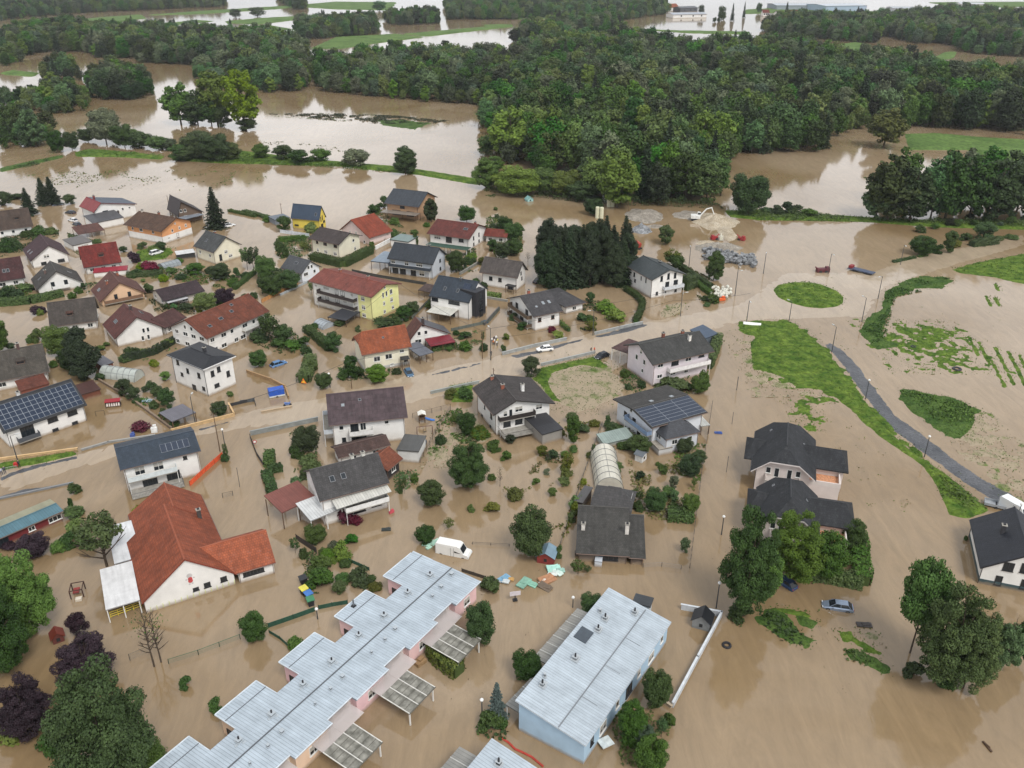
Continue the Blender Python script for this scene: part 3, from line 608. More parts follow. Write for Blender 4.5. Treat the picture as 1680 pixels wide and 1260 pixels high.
patch('bank', 'L', [(200, 345), (300, 340), (420, 370), (465, 395), (400, 390), (280, 362)], G_GRASS, rag=.8, h=.2, namp=.15)
patch('bank', 'L', [(370, 385), (430, 395), (495, 425), (460, 465), (400, 440)], G_DARK, rag=1, h=.2, namp=.2)
patch('bank', 'L', [(620, 475), (690, 465), (720, 510), (780, 550), (845, 600), (780, 590), (700, 545), (640, 530)], G_GRASS, rag=1.2, h=.2, namp=.2)
patch('bank', 'L', [(640, 580), (700, 570), (800, 620), (900, 680), (905, 710), (780, 680), (680, 640)], G_DARK, rag=1.2, h=.3, namp=.25)
patch('bank', 'L', [(750, 485), (820, 490), (850, 520), (840, 545), (790, 530)], G_MUDDY, rag=1, h=.2, namp=.2)
# muddy plot with half drowned weeds
for pts in ([(1240, 650), (1400, 560), (1560, 600), (1520, 640), (1380, 640), (1250, 690)], [(1330, 500), (1400, 470), (1480, 480), (1480, 560), (1380, 560)], [(1200, 700), (1320, 700), (1340, 780), (1230, 800)]):
    patch('flooded_meadow', 'F', pts, G_MUDDY, rag=1.5, h=.1, namp=.25, nsc=.8)
# ============================================================ HOUSES
BR = ('tile', (92, 76, 66)); GR = ('tile', (98, 95, 92)); DK = ('slate', (62, 64, 68)); RD = ('tile', (128, 58, 44)); MAR = ('tile', (84, 58, 60)); OR = ('tile', (170, 92, 58))
CREAM = (232, 226, 204)
# ---- north-west quarter
house('house', 'white house with a brown dormered roof at the photo edge by the two spruces', 'A', (-120, 402), (216, 356), 10, 3.0, (185, 238), roof=BR)
dormer('white house with a brown dormered roof at the photo edge by the two spruces', .72, .22, 1.6, 2.2, 1.0, BR)
house('house', 'white house whose roof is half bright red, half dark blue, beside the flooded field', 'A', (605, 270), (885, 214), (495, 232), 4.6, (660, 207), axis='y', rf=.2, roof=('metal', (150, 56, 56)), roof2=('metal', (58, 72, 92)), chim=[(.25, .6, 1.4, (120, 60, 60))],
      balc=[('F', .1, .55, 2.6, 1.2, (60, 52, 50))], wins=[('F', .25, 3.5, 2.0, 1.6, 'd'), ('F', .68, 3.6, .8, 1, 'w'), ('F', .85, 3.6, .8, .6, 'w'), ('L', .3, 1.5, .8, 1, 'w'), ('L', .7, 1.5, .8, 1, 'w')])
flat('garage', 'long low white garage with a dark grey roof joined to the orange house', 'A', (600, 340), (800, 300), 8, 2.8, roof=('smooth', (84, 84, 88)), walls=WHITE, fall=1.2, cat='garage')
house('house', 'orange and white farmhouse with a long weathered brown roof', 'A', (795, 347), (1040, 394), (1246, 322), 4.8, (1146, 306), wall=(222, 160, 110), roof=('tile', (104, 78, 62)), o=.9, chim=[(.45, .6, .9), (.1, .5, .6, (200, 190, 180))], plinth=WHITE, ph=2.5,
      wins=[('F', .15, 3.6, .9, 1.1, 'w'), ('F', .4, 3.7, 1.6, 1.1, 'w'), ('F', .75, 3.7, .9, 1.1, 'w'), ('F', .5, 1.4, .9, 1, 'w'), ('F', .8, 1.4, .9, 1, 'w'), ('R', .35, 3.6, .8, 1, 'w'), ('R', .6, 3.8, .8, 1, 's'), ('R', .82, 3.9, .8, 1, 's'), ('R', .5, 1.4, .9, 1.6, 'b'), ('R', .8, 1.5, 1.1, 1.1, 'w'), ('R', .2, 1.3, 1, 1, 's'), ('R', .48, 5.7, .5, .5, 'w')])
house('house', 'dark timber building with a black-brown roof behind the orange farmhouse', 'A', (1150, 296), (1318, 268), (1010, 258), 2.6, (1128, 207), axis='y', wall=(110, 92, 78), roof=('slate', (66, 54, 56)))
flat('lean_to', 'low lean-to with a pale grey sheet roof beside the dark timber building', 'A', (1190, 315), (1316, 283), 4, 2.3, roof=('metal', (140, 148, 158)), cat='lean-to')
house('house', 'cream house with a grey gable roof behind the white car on the lawn', 'A', (1248, 487), (1378, 530), (1548, 472), 4.2, (1443, 422), wall=CREAM, roof=('tile', (88, 90, 90)), chim=[(.3, .6, .8)], sky_=[(.35, .25)],
      wins=[('F', .2, 2.6, .8, 1.1, 'w'), ('F', .75, 2.4, .9, 1, 'w'), ('R', .45, 3.2, 1.2, 1.1, 's'), ('R', .22, 1.8, 1.0, 2.0, 'd'), ('R', .6, 1.5, 1.4, 1, 's')])
flat('shed', 'black shed with a bright white roof panel between the parked car and cream house', 'A', (1140, 545), (1262, 528), 4.5, 2.0, roof=('smooth', (214, 214, 214)), walls=(52, 52, 54), trim=(50, 50, 52))
flat('open_shelter', 'small open shelter with a red-brown roof behind the bright red roofed house', 'A', (505, 412), (676, 382), (497, 372), 2.0, roof=('tile', (112, 74, 64)), fall=.8, cat='shelter', opn=1)
flat('garage', 'low white garage with a grey-brown slab roof beside the brown shelter', 'A', (470, 484), (597, 455), (440, 445), 2.2, roof=('smooth', (104, 98, 94)), walls=WHITE, fall=.5, cat='garage', wins=[('F', .6, .9, 2.4, 1.5, 's')])
house('house', 'white gabled house with a maroon roof and dark verandah roof below the gable', 'A', (195, 585), (448, 542), (162, 505), 2.8, (313, 482), axis='y', roof=('tile', (84, 58, 62)), sky_=[(.1, .6), (.12, .4)],
      wins=[('F', .38, 3.4, .8, 1.1, 's'), ('F', .46, 3.4, .8, 1.1, 's'), ('F', .3, 1.2, 1.6, 1, 'd'), ('F', .8, 1.2, 2, 1, 'd')])
house('house', 'white gabled house with brown roof and black balcony doors in its gable', 'A', (235, 772), (537, 718), (212, 697), 1.8, (362, 650), axis='y', roof=('tile', (84, 80, 76)), chim=[(.3, .5, 1, (110, 90, 84))], sky_=[(.15, .5), (.8, .5)], balc=[('F', .32, .72, 1.1, 1.0, (226, 226, 224))],
      wins=[('F', .35, 2.2, 1.0, 1.9, 'd'), ('F', .66, 2.2, 1.0, 1.9, 'd')])
house('house', 'white house with a plum red roof and two skylights at the left photo edge', 'A', (-150, 738), (165, 690), 10, 2.4, (140, 552), roof=('tile', (86, 50, 50)), sky_=[(.6, .22), (.68, .22)])
house('house', 'house with a bright red roof and a brown dormer beside the lawn', 'A', (540, 628), (787, 590), 9.5, 2.6, (752, 458), roof=('tile', (134, 48, 40)), rf=.5)
dormer('house with a bright red roof and a brown dormer beside the lawn', .52, .2, 1.5, 2.2, .9, ('tile', (110, 60, 48)))
flat('lean_to', 'crimson sheet-metal lean-to roof in front of the bright red roofed house', 'A', (600, 660), (822, 640), 3.2, 1.9, roof=('metal', (168, 46, 62)), walls=WHITE, fall=.4, cat='lean-to')
house('house', 'peach gabled house with a red-brown roof and a wide balcony under the gable', 'A', (645, 850), (947, 790), (608, 765), 1.7, (772, 722), axis='y', wall=(226, 190, 156), roof=('tile', (116, 76, 66)), chim=[(.3, .5, .9), (.6, .8, .9)], sky_=[(.12, .6, 1.8, 1)], balc=[('F', .05, .95, .9, 1.2, (120, 92, 72))],
      wins=[('F', .34, 2.0, .9, 1.8, 'd'), ('F', .66, 2.0, .9, 1.8, 'd')])
house('house', 'low house with a very dark maroon roof beside the round lime tree', 'A', (1055, 842), (1325, 775), 10, 2.5, (1312, 697), wall=(214, 208, 200), roof=('tile', (72, 56, 60)))
flat('porch', 'white flat porch roof in front of the dark maroon roofed house', 'A', (1085, 855), (1218, 822), 3, 2.0, roof=('smooth', (200, 200, 202)), cat='porch')
house('house', 'house with a wide grey-brown roof and tall dormer behind the dark conifers', 'A', (320, 1010), (635, 968), 10, 2.4, (590, 818), roof=('tile', (90, 82, 76)))
dormer('house with a wide grey-brown roof and tall dormer behind the dark conifers', .44, .18, 1.5, 2.8, .8, ('tile', (96, 66, 56)))
house('house', 'large white gabled house with a red-brown roof and a white garage wall', 'A', (740, 1087), (1062, 1012), (692, 985), 2.6, (883, 945), axis='y', roof=('tile', (112, 66, 60)), chim=[(.52, .5, 1.3, (70, 60, 58))], sky_=[(.2, .6, 2, 1), (.75, .7, 2, 1)],
      wins=[('F', .6, 2.8, .7, 1.3, 'w'), ('F', .7, 2.8, .7, 1.3, 'w'), ('F', .55, .8, .7, 1.3, 'w'), ('F', .68, .8, .7, 1.3, 'w')])
house('annex', 'low annex with brown and crimson roof joined to the large white gabled house', 'A', (1065, 1018), (1205, 945), 8, 2.2, 2.0, roof=('tile', (100, 66, 62)), roof2=('metal', (160, 50, 66)), cat='annex')
house('house', 'very long white house with a mottled orange-brown roof and several roof windows', 'A', (1335, 1087), (1742, 907), (1150, 985), 4.6, (1620, 788), roof=('tile', (132, 74, 54)), sky_=[(.18, .2, 1, .9), (.38, .25, 1.2, .9), (.58, .3, 1, .9), (.66, .42, .8, .8)], balc=[('F', .55, .85, 2.4, 1.3, (220, 220, 216))])
house('house', 'house with a dark grey-brown roof, chimney and brick porch at the left photo edge', 'E', (-80, 352), (320, 272), 11, 2.6, (280, 92), roof=('tile', (94, 88, 80)), chim=[(.6, .5, 1.2, (90, 70, 66))])
dormer('house with a dark grey-brown roof, chimney and brick porch at the left photo edge', .58, .22, 1.7, 2.4, .9, ('tile', (90, 80, 72)))
flat('porch', 'brick-red tiled porch roof below the dark grey-brown roof', 'E', (130, 400), (320, 350), 5, 1.9, roof=('tile', (128, 72, 56)), fall=.6, walls=(130, 76, 60), cat='porch')
# ---- west side, nearer
s1 = 'white house whose whole roof is covered by a grid of solar panels'
house('house', s1, 'E', (20, 672), (562, 487), 11.5, 3.9, (460, 322), roof=DK, chim=[(.36, .52, .9, (190, 190, 190))], solar=(.03, .97, .03, .44, 14, 5, 'l'),
      wins=[('F', .58, 2.9, 2.0, 1.1, 'd'), ('F', .84, 2.9, 2.0, 1.1, 'd'), ('F', .58, .5, 1.2, .6, 'd'), ('F', .84, .5, 1.2, .6, 'd'), ('F', .25, 2.2, 2.6, 2.4, 'd')], balc=[('F', .1, .37, .9, 1.3, (74, 78, 84))])
house('house', 'tall white cube house with a low black hipped roof', 'E', (1075, 165), (1312, 262), (1606, 203), 7.2, .9, roof=('slate', (46, 48, 54)), hip=(3, 3), hf=0.02, o=.7, trim=(232, 232, 232), chim=[(.52, .6, 1.0, (52, 52, 56))],
      wins=[('F', .18, 5.8, .9, 1.2, 'd'), ('F', .46, 4.6, .9, 1.2, 'd'), ('F', .8, 4.6, 1.0, 1.3, 'd'), ('F', .25, 3.0, .9, .9, 'd'), ('F', .88, 1.6, 1, .9, 'd'), ('R', .25, 5.0, .9, 1.4, 'd'), ('R', .48, 5.4, .9, 1.3, 'd'), ('R', .33, 1.8, 1.3, .9, 'd'), ('R', .78, 3.4, .9, 1.4, 'd')], doors=[('F', .58, 1.4)])
house('house', 'white house with a slate grey roof and a row of five solar panels', 'E', (775, 912), (1298, 785), 10.5, 5.4, (1275, 648), roof=('slate', (66, 78, 92)), solar=(.53, .89, .17, .38, 5, 1, 'l'), rf=.56,
      wins=[('F', .82, 4.4, .7, .7, 'd'), ('F', .2, 4.1, 1.8, 1.9, 's'), ('F', .45, 4.1, 1.8, 1.9, 's'), ('F', .3, 1.2, 2.6, 2.0, 'd'), ('F', .62, 1.2, 2.4, 2.0, 'd')], balc=[('F', .02, .68, 2.9, 1.6, (206, 214, 216)), ('F', .02, .72, .35, 3.2, (88, 90, 92), 'bars')])
house('barn', 'long low red barn with olive and turquoise sheet roof at the left photo edge', 'I', (-60, 402), (380, 211), (325, 130), 2.2, (344, 164), roof=('metal', (86, 122, 134)), roof2=('smooth', (150, 148, 122)), wall=(116, 42, 44), o=.4, cat='barn', trim=(90, 96, 100),
      wins=[('F', .90, 1.2, 2.2, 1.0, 'w'), ('F', .55, 1.2, 1.1, .9, 'w'), ('F', .1, 1.0, 2.6, 1.6, 'd')])
flat('pavilion', 'open pavilion with a grey corrugated roof inside the yard wall', 'E', (1110, 597), (1266, 537), (1045, 532), 2.3, roof=('metal', (112, 110, 118)), cat='pavilion')
flat('shed', 'brown boarded shed behind the solar panel roof', 'E', (520, 425), (652, 385), 5, 1.8, roof=('smooth', (92, 66, 62)), walls=(116, 70, 52), fall=.4)
flat('shed', 'small grey-roofed shed beside the dark conifers and white tunnel greenhouse', 'E', (660, 240), (735, 212), 4.5, 2.0, roof=('smooth', (104, 104, 112)), walls=(120, 72, 56), fall=.5)
tunnel('tunnel_greenhouse', 'pale tunnel greenhouse standing in floodwater beside the conifers', 'E', (870, 345), (935, 300), 9.5, 2.4, (190, 196, 190))
tunnel('tunnel_greenhouse', 'low grey tunnel greenhouse beside the lawn and cream house', 'A', (1020, 622), (1060, 640), 6.0, 1.5, (150, 158, 162), ribs=5)
# ---- north centre
house('house', 'bright yellow house with a dark blue metal roof near the flooded field', 'B', (302, 306), (488, 323), (562, 300), 3.9, (515, 230), wall=(232, 208, 92), roof=('metal', (62, 78, 98)), o=.35, sky_=[(.85, .2)],
      wins=[('F', .15, 1.4, 1.6, .5, 'd'), ('F', .6, 1.4, .8, 1, 'w'), ('R', .3, 4.0, .5, 1.6, 'd'), ('R', .55, 4.2, .5, 1.6, 'd'), ('R', .4, 1.5, 1.6, 1.2, 'd'), ('R', .75, 2.6, 1.2, .8, 'd')])
flat('carport', 'blue-grey roofed carport beside the bright yellow house', 'B', (200, 318), (298, 300), 6, 2.4, roof=('smooth', (98, 108, 120)), walls=(120, 128, 136), cat='carport')
house('house', 'cream two-storey house with a dark brown roof behind the hedge', 'B', (415, 437), (612, 479), (740, 413), 5.2, (655, 396), wall=CREAM, roof=('tile', (84, 74, 72)), o=.8,
      wins=[('F', .2, 4.2, .9, 1, 'b'), ('F', .5, 4.2, 1.5, 1.0, 'b'), ('F', .88, 4.2, 1.4, 1, 'b'), ('F', .2, 1.6, .8, 1.1, 's'), ('F', .5, 1.6, 1.4, 1, 's'), ('F', .85, 1.6, 1.4, 1.1, 's'), ('R', .7, 4.4, 1, 1, 'w'), ('R', .75, 1.6, 1, 1.2, 's')])
house('house', 'pale pink gabled house with an orange-red roof', 'B', (618, 380), (812, 436), (908, 374), 2.8, (690, 318), axis='y', wall=(226, 206, 200), roof=('tile', (160, 76, 52)), chim=[(.3, .9, .8, (90, 84, 84))],
      wins=[('F', .3, 2.5, .8, 1.4, 's'), ('F', .52, 2.6, .9, 1.8, 's'), ('F', .5, .7, 1, 1, 'w'), ('F', .8, .7, 1, 1, 'w')])
house('house', 'tan timber house with a steep dark grey roof nearest the flooded field', 'B', (903, 210), (1130, 236), (1206, 165), 5.2, (1182, 138), wall=(186, 150, 118), roof=('slate', (72, 78, 86)), o=.9,
      wins=[('F', .3, 2.0, 3.5, 1.8, 'd'), ('F', .75, 2.0, 3, 1.8, 'd'), ('R', .5, 3.0, .9, 2.4, 'd'), ('F', .5, 4.2, 2, 1, 'd')])
flat('pergola', 'glass-topped terrace cover in front of the tan timber house', 'B', (880, 268), (1112, 292), 4, 2.9, roof=('metal', (138, 128, 118)), cat='pergola')
house('house', 'white house with a red-brown roof above a green awning', 'B', (1180, 405), (1456, 443), (1546, 360), 4.4, (1512, 346), roof=('tile', (120, 62, 54)), sky_=[(.78, .3, 1.6, 1.2)], o=.8,
      wins=[('F', .2, 3.3, 2.4, 1.2, 's'), ('F', .5, 3.0, 2.2, 1.9, 'd'), ('F', .82, 3.3, 1.8, 1.1, 'd'), ('R', .3, 3.3, .8, 1.3, 'd'), ('R', .6, 3.4, .8, 1.3, 'd'), ('R', .3, 1.2, .8, 1, 'd'), ('R', .6, 1.2, .8, 1, 'd')], chim=[(.82, .7, .9, (140, 60, 50))])
flat('awning', 'dark green awning over the terrace of the red-brown roofed house', 'B', (1172, 480), (1440, 515), 3.5, 2.5, roof=('metal', (44, 84, 66)), cat='awning', th=.08, posts='w')
house('house', 'small white house with a red tile roof half hidden by garden trees', 'B', (1548, 420), (1700, 432), 6, 2.4, (1690, 382), roof=('tile', (140, 66, 52)))
house('house', 'modern dark-clad house with white end wall, dark roof and carport', 'B', (925, 565), (1222, 605), (1312, 540), 5.0, (1288, 502), roof=('slate', (64, 70, 78)), wall=(196, 202, 210), th=.3,
      wins=[('F', .08, 4.0, 1.4, 1.3, 's'), ('F', .4, 4.0, 1.4, 1.5, 's'), ('F', .7, 4.0, 2.2, 1.2, 's'), ('F', .12, 1.2, 2.0, 1.8, 'd'), ('F', .3, 1.2, 2, 1.8, 'd'), ('F', .55, 1.2, 1.8, 1.8, 'd'), ('F', .75, 1.3, 1.8, 1.6, 's'), ('R', .6, 4.2, 1, 1, 'd'), ('R', .6, 1.6, 1, 1, 'd')], balc=[('F', .0, .97, 2.6, 1.0, (52, 60, 70))], chim=[(.75, .55, .7, (60, 66, 74))])
flat('carport', 'flat grey carport joined to the dark-clad modern house', 'B', (818, 583), (935, 595), (885, 518), 2.9, roof=('smooth', (124, 138, 152)), cat='carport', th=.3, trim=(70, 74, 80))
flat('garage', 'white garage with a flat green-grey roof behind the dark-clad house', 'B', (943, 443), (1062, 460), (1112, 420), 2.7, roof=('smooth', (116, 134, 130)), walls=WHITE, th=.3, trim=(60, 66, 66), cat='garage')
house('apartment_house', 'large pale yellow apartment house with a long red roof and black balconies', 'B', (415, 712), (824, 819), (1002, 724), 7.3, (905, 728), wall=(238, 236, 166), roof=('tile', (150, 84, 72)), o=.8, chim=[(.25, .55, .8), (.72, .5, 1.0, (150, 90, 80))],
      wins=[('F', .06, 5.9, 1.0, 1.1, 's'), ('F', .06, 3.4, 1.0, 1.1, 's'), ('F', .06, 1.0, 1.0, 1, 's'), ('F', .24, 5.8, 2.2, 1.5, 's'), ('F', .42, 5.8, 1.2, 1.6, 'd'), ('F', .52, 5.8, 1.4, 1.4, 'd'), ('F', .68, 5.8, 1, 1.5, 's'), ('F', .24, 3.3, 1.2, 1.4, 'd'), ('F', .42, 3.3, 1.4, 1.4, 'd'), ('F', .55, 3.3, 1.4, 1.2, 's'), ('F', .7, 3.3, 1, 1.2, 's'), ('F', .86, 5.9, 1.3, 1.2, 's'), ('F', .86, 3.4, 1.3, 1.2, 's'), ('F', .86, 1.1, 1.3, 1.1, 's'), ('F', .25, .9, 1, .9, 'w'), ('F', .37, .9, 1, .9, 'w'),
            ('R', .42, 6.0, .7, 1.5, 'w'), ('R', .55, 6.0, .7, 1.5, 'w'), ('R', .72, 6.0, 1.1, 1.4, 'w'), ('R', .44, 3.6, .8, 1.1, 's'), ('R', .72, 3.7, 1.1, 1.3, 's'), ('R', .44, 1.2, .9, 1, 's'), ('R', .75, 1.3, 1, 1, 's'), ('R', .5, 8.0, .7, .8, 's')],
      balc=[('F', .13, .76, 4.7, 1.5, (52, 44, 44)), ('F', .13, .76, 2.3, 1.5, (52, 44, 44))])
flat('carport', 'black flat canopy over the entrance of the yellow apartment house', 'B', (540, 945), (660, 968), (612, 885), 2.0, roof=('smooth', (70, 72, 78)), cat='canopy')
tunnel('greenhouse', 'small clear greenhouse beside the black canopy', 'B', (510, 1030), (590, 1000), 4.2, 1.5, (170, 178, 184), ribs=4)
house('house', 'small white house with a grey roof between the hedge and yellow apartment house', 'B', (235, 628), (372, 668), (500, 620), 3.4, (430, 582), roof=('slate', (92, 94, 98)), wall=(228, 232, 238), sky_=[(.5, .3, 1.5, 1)])
house('house', 'white modern house with a dark blue-grey roof and two pale terrace awnings', 'B', (1195, 808), (1456, 853), (1562, 760), 5.2, (1510, 716), roof=('slate', (62, 72, 84)), o=.3, solar=(.7, .88, .25, .42, 2, 1, 'd'), sky_=[(.3, .22), (.62, .22)], chim=[(.58, .46, .8, (70, 74, 80))],
      wins=[('F', .12, 4.3, 2.0, 1.0, 'd'), ('F', .62, 4.3, 3.4, 1.0, 'd'), ('F', .3, 1.3, 2, 1.8, 'd'), ('F', .55, 1.2, 2, 1.8, 'd'), ('R', .3, 4.4, 2.2, .9, 'd')])
flat('terrace_awning', 'pair of cream terrace awnings fronting the white modern house', 'B', (1178, 912), (1335, 938), (1210, 866), 2.6, roof=('seam', (212, 210, 200)), cat='awning', th=.08)
flat('stair_tower', 'dark glass stair tower at the end of the white modern house', 'B', (1500, 790), (1562, 760), 5.5, 7.6, roof=('smooth', (60, 62, 68)), walls=(40, 40, 44), o=.05, cat='tower', wins=[('F', .5, 5.9, 1.6, 2.2, 'd'), ('F', .5, 3.4, 1.6, 2.2, 'd'), ('F', .5, 1.1, 1.6, 2, 'd'), ('R', .5, 5.9, 3.6, 2.2, 'd'), ('R', .5, 3.4, 3.6, 2.2, 'd'), ('R', .5, 1.1, 3.6, 2, 'd')])
flat('pavilion', 'brown roofed garden pavilion beside the white modern house', 'B', (1125, 770), (1200, 785), (1180, 740), 1.9, roof=('tile', (98, 80, 76)), fall=.6, cat='pavilion')
house('house', 'cream house with a bright orange tile roof beside the main road', 'B', (762, 1193), (1086, 1136), 9.5, 5.0, (1045, 994), wall=CREAM, roof=OR, hip=(1.5, 0), hf=.5, sky_=[(.5, .3, .5, .5)], plinth=(190, 190, 186),
      wins=[('F', .28, 3.9-.8, 1.6, 1.3, 'w'), ('F', .54, 3.2, 1.7, 1.3, 'w'), ('F', .84, 4.0, 1.1, .8, 'w'), ('F', .25, .9, 1, .8, 'w'), ('F', .6, .9, 1, .7, 'w')], doors=[('F', .92, 1.1)])
flat('porch', 'small black porch roof at the door of the orange roofed house', 'F', (1018, 118), (1072, 110), 1.8, 2.9, roof=('smooth', (60, 60, 64)), cat='porch', nx=2)
house('house', 'low house with split brown and grey roof behind the crimson canopy', 'B', (1068, 1100), (1338, 1052), (1062, 1042), 2.4, (1150, 991), axis='y', rf=.32, roof=('tile', (118, 78, 68)), roof2=('smooth', (92, 92, 98)), chim=[(.36, .1, 1.6, (60, 50, 50))])
flat('canopy', 'crimson sheet-metal canopy beside the orange roofed house', 'B', (1205, 1134), (1368, 1105), (1170, 1092), 2.1, roof=('metal', (142, 36, 52)), fall=.3, cat='canopy')
flat('carport', 'grey ribbed carport roof between the orange roof and main road', 'B', (1135, 1197), (1226, 1172), (1085, 1114), 2.3, roof=('metal', (106, 110, 120)), cat='carport')
house('house', 'white house with a brown-grey roof and a small black entrance canopy', 'C', (-55, 655), (195, 693), (262, 640), 4.3, (243, 592), roof=('tile', (102, 94, 90)), o=.7,
      wins=[('F', .25, 2.6, 1.1, 1.2, 'd'), ('F', .52, 2.6, 1.1, 1.2, 'd'), ('R', .5, 4.4, .7, 1, 'd'), ('R', .6, 2.6, .7, 1, 'd')], doors=[('F', .82, 1.8)])
flat('porch', 'black entrance canopy on the brown-grey roofed white house', 'C', (112, 740), (170, 752), 1.6, 2.3, roof=('smooth', (58, 58, 60)), cat='porch', nx=2)
# ---- centre: around the gravel yard and main road
house('house', 'white house with a grey roof, two skylights and wooden side balconies', 'C', (297, 945), (490, 905), (140, 820), 4.4, (435, 765), roof=('tile', (86, 84, 86)), o=.7, chim=[(.35, .55, 1.1, (160, 90, 70))], sky_=[(.55, .25, .8, 1.2, 1), (.75, .25, .8, 1.2, 1), (.28, .2, .7, .7, 1)],
      balc=[('L', .1, .9, 3.0, 1.4, (92, 76, 60)), ('L', .1, .9, .6, 1.6, (92, 76, 60))], wins=[('F', .2, 2.9, 1.0, 1.1, 'b'), ('F', .72, 2.9, 1, 1.1, 'b'), ('L', .3, 3.8, 1.4, 1.6, 'd'), ('L', .7, 3.8, 1.4, 1.6, 'd'), ('L', .5, 1.5, 2, 1.6, 'd')])
house('annex', 'annex with clustered grey hipped roofs behind the balconied white house', 'C', (500, 882), (636, 850), (385, 770), 2.4, (560, 770), roof=('tile', (90, 88, 90)), hip=(3, 3), hf=0.02, cat='annex')
house('house', 'tall white three-storey house with a dark green-grey roof right of the conifers', 'C', (890, 612), (1060, 708), (1284, 667), 6.0, (1172, 636), roof=('slate', (74, 82, 84)), o=.8, chim=[(.45, .65, .6, (60, 64, 66))],
      wins=[('F', .25, 4.3, .8, 1.3, 'd'), ('F', .55, 4.3, .8, 1.5, 'w'), ('F', .75, 4.5, .8, 1.8, 'w'), ('F', .3, 2.6, .8, 1, 'd'), ('R', .3, 5.6, .8, 1.6, 'd'), ('R', .52, 6.0, .8, 1.8, 'd'), ('R', .74, 6.0, .8, 1.7, 'd'), ('R', .5, 3.6, 1.3, 1.5, 'd'), ('R', .78, 3.8, 1.4, 1.3, 'd'), ('R', .18, 1.3, .8, 1, 'd'), ('R', .45, 1.3, .7, .5, 'd'), ('R', .8, 1.2, .8, .9, 'd')], balc=[('R', .35, 1.0, 2.3, 1.2, (196, 200, 204))])
pinkh = 'large white and pink house with a long grey roof and flower balcony'
house('house', pinkh, 'C', (1068, 1257), (1468, 1166), (905, 1120), 6.0, (1396, 1030), roof=('tile', (80, 80, 78)), wall=(226, 216, 220), chim=[(.75, .35, 1.2, (220, 214, 206)), (.55, .8, 1.2, (130, 80, 64)), (.82, .7, .8)], o=.9,
      wins=[('F', .12, 5.1, 1.5, 1.2, 'w'), ('F', .38, 5.0, 2.0, 1.6, 'd'), ('F', .62, 5.1, 1.7, 1.3, 'w'), ('F', .86, 5.2, 1.6, .9, 'd'), ('F', .12, 2.2, 1.4, 1, 'w'), ('F', .35, 2.2, 1.8, .9, 'w'), ('F', .6, 2.3, 1.1, 1.6, 'w'), ('L', .6, 2.2, .8, 1, 'w'), ('L', .35, 4.6, 1, 1.3, 'w'), ('L', .65, 4.6, 1, 1.3, 'w'), ('L', .5, 6.7, .8, 1.2, 's')],
      balc=[('F', .24, .98, 3.2, 1.4, (228, 224, 222))])
flat('carport', 'brown canopy roof on thin white posts beside the pink and white house', 'C', (800, 1143), (915, 1182), (985, 1108), 3.4, roof=('tile', (110, 82, 80)), cat='carport', posts='w')
flat('shed', 'blue-roofed shed behind the large pink and white house', 'C', (1405, 1085), (1490, 1050), 5, 3.2, roof=('smooth', (78, 94, 114)), walls=(110, 120, 130), fall=.8)
house('house', 'white gabled house with a dark brown roof and three black timber balconies', 'G', (165, 402), (500, 337), (30, 257), 5.4, (290, 322), axis='y', roof=('tile', (82, 76, 74)), o=.9, chim=[(.33, .5, 1.0, (150, 90, 70)), (.62, .4, 1.6, (226, 224, 220)), (.3, .9, .8)],
      wins=[('F', .17, 4.7, .9, 1.3, 's'), ('F', .27, 4.6, .6, 1.6, 'd'), ('F', .42, 5.2, 1.7, 1.3, 's'), ('F', .8, 4.8, 1.5, 1.2, 's'), ('F', .2, 2.2, 1.6, 1.3, 'd'), ('F', .42, 2.3, 1.6, 1.3, 'd'), ('F', .6, 2.2, .8, 1.4, 'd'), ('L', .75, 3.2, 1, 1.4, 'd'), ('L', .4, 3.2, .6, .8, 'd'), ('L', .25, .4, .8, .4, 'd'), ('L', .7, .4, .8, .4, 'd')],
      balc=[('F', .03, .7, 3.7, 1.2, (44, 38, 36)), ('F', .03, .88, 1.1, 3.6, (44, 38, 36), 'bars')])
flat('carport', 'black flat garage roof beside the house with timber balconies', 'G', (430, 508), (546, 474), (370, 402), 2.6, roof=('smooth', (58, 58, 62)), walls=(150, 146, 140), cat='garage', fall=.6)
sol = 'white house with solar panels covering its front roof slope and a grey bay'
house('house', sol, 'G', (1025, 472), (1332, 386), (785, 320), 5.2, (1245, 280), roof=('tile', (82, 80, 78)), wall=(222, 226, 232), solar=(.02, .98, .02, .46, 3, 6, 'l'), sky_=[(.5, .36, 2.4, 1.2, 1), (.4, .58, .9, .9, 1), (.75, .56, .9, .9, 1)], o=.8,
      wins=[('L', .25, 3.2, 1.1, 1.2, 'd'), ('L', .5, 3.2, 1.1, 1.2, 'd'), ('L', .65, .9, 1.2, 1.2, 'd'), ('L', .4, 5.4, .8, 1, 'w'), ('F', .2, 3.8, 1.5, 1.2, 'd')], balc=[('L', .35, 1.0, 3.0, 1.2, (120, 140, 168))])
house('conservatory', 'dark grey hipped bay roof in front of the solar panel house', 'G', (1100, 535), (1292, 492), 6, 3.6, 1.8, roof=('slate', (86, 88, 94)), wall=(214, 218, 224), hip=(2.6, 2.6), hf=.02, cat='conservatory', o=.3)
flat('terrace', 'small raised concrete terrace with cushions below the grey bay roof', 'G', (1065, 590), (1140, 575), 4.0, 1.5, roof=('smooth', (170, 162, 150)), walls=(200, 200, 200), cat='terrace', o=.05)
flat('porch', 'grey slatted porch roof at the road side of the solar panel house', 'G', (1295, 462), (1345, 455), 5, 2.2, roof=('metal', (196, 196, 190)), cat='porch', nx=2)
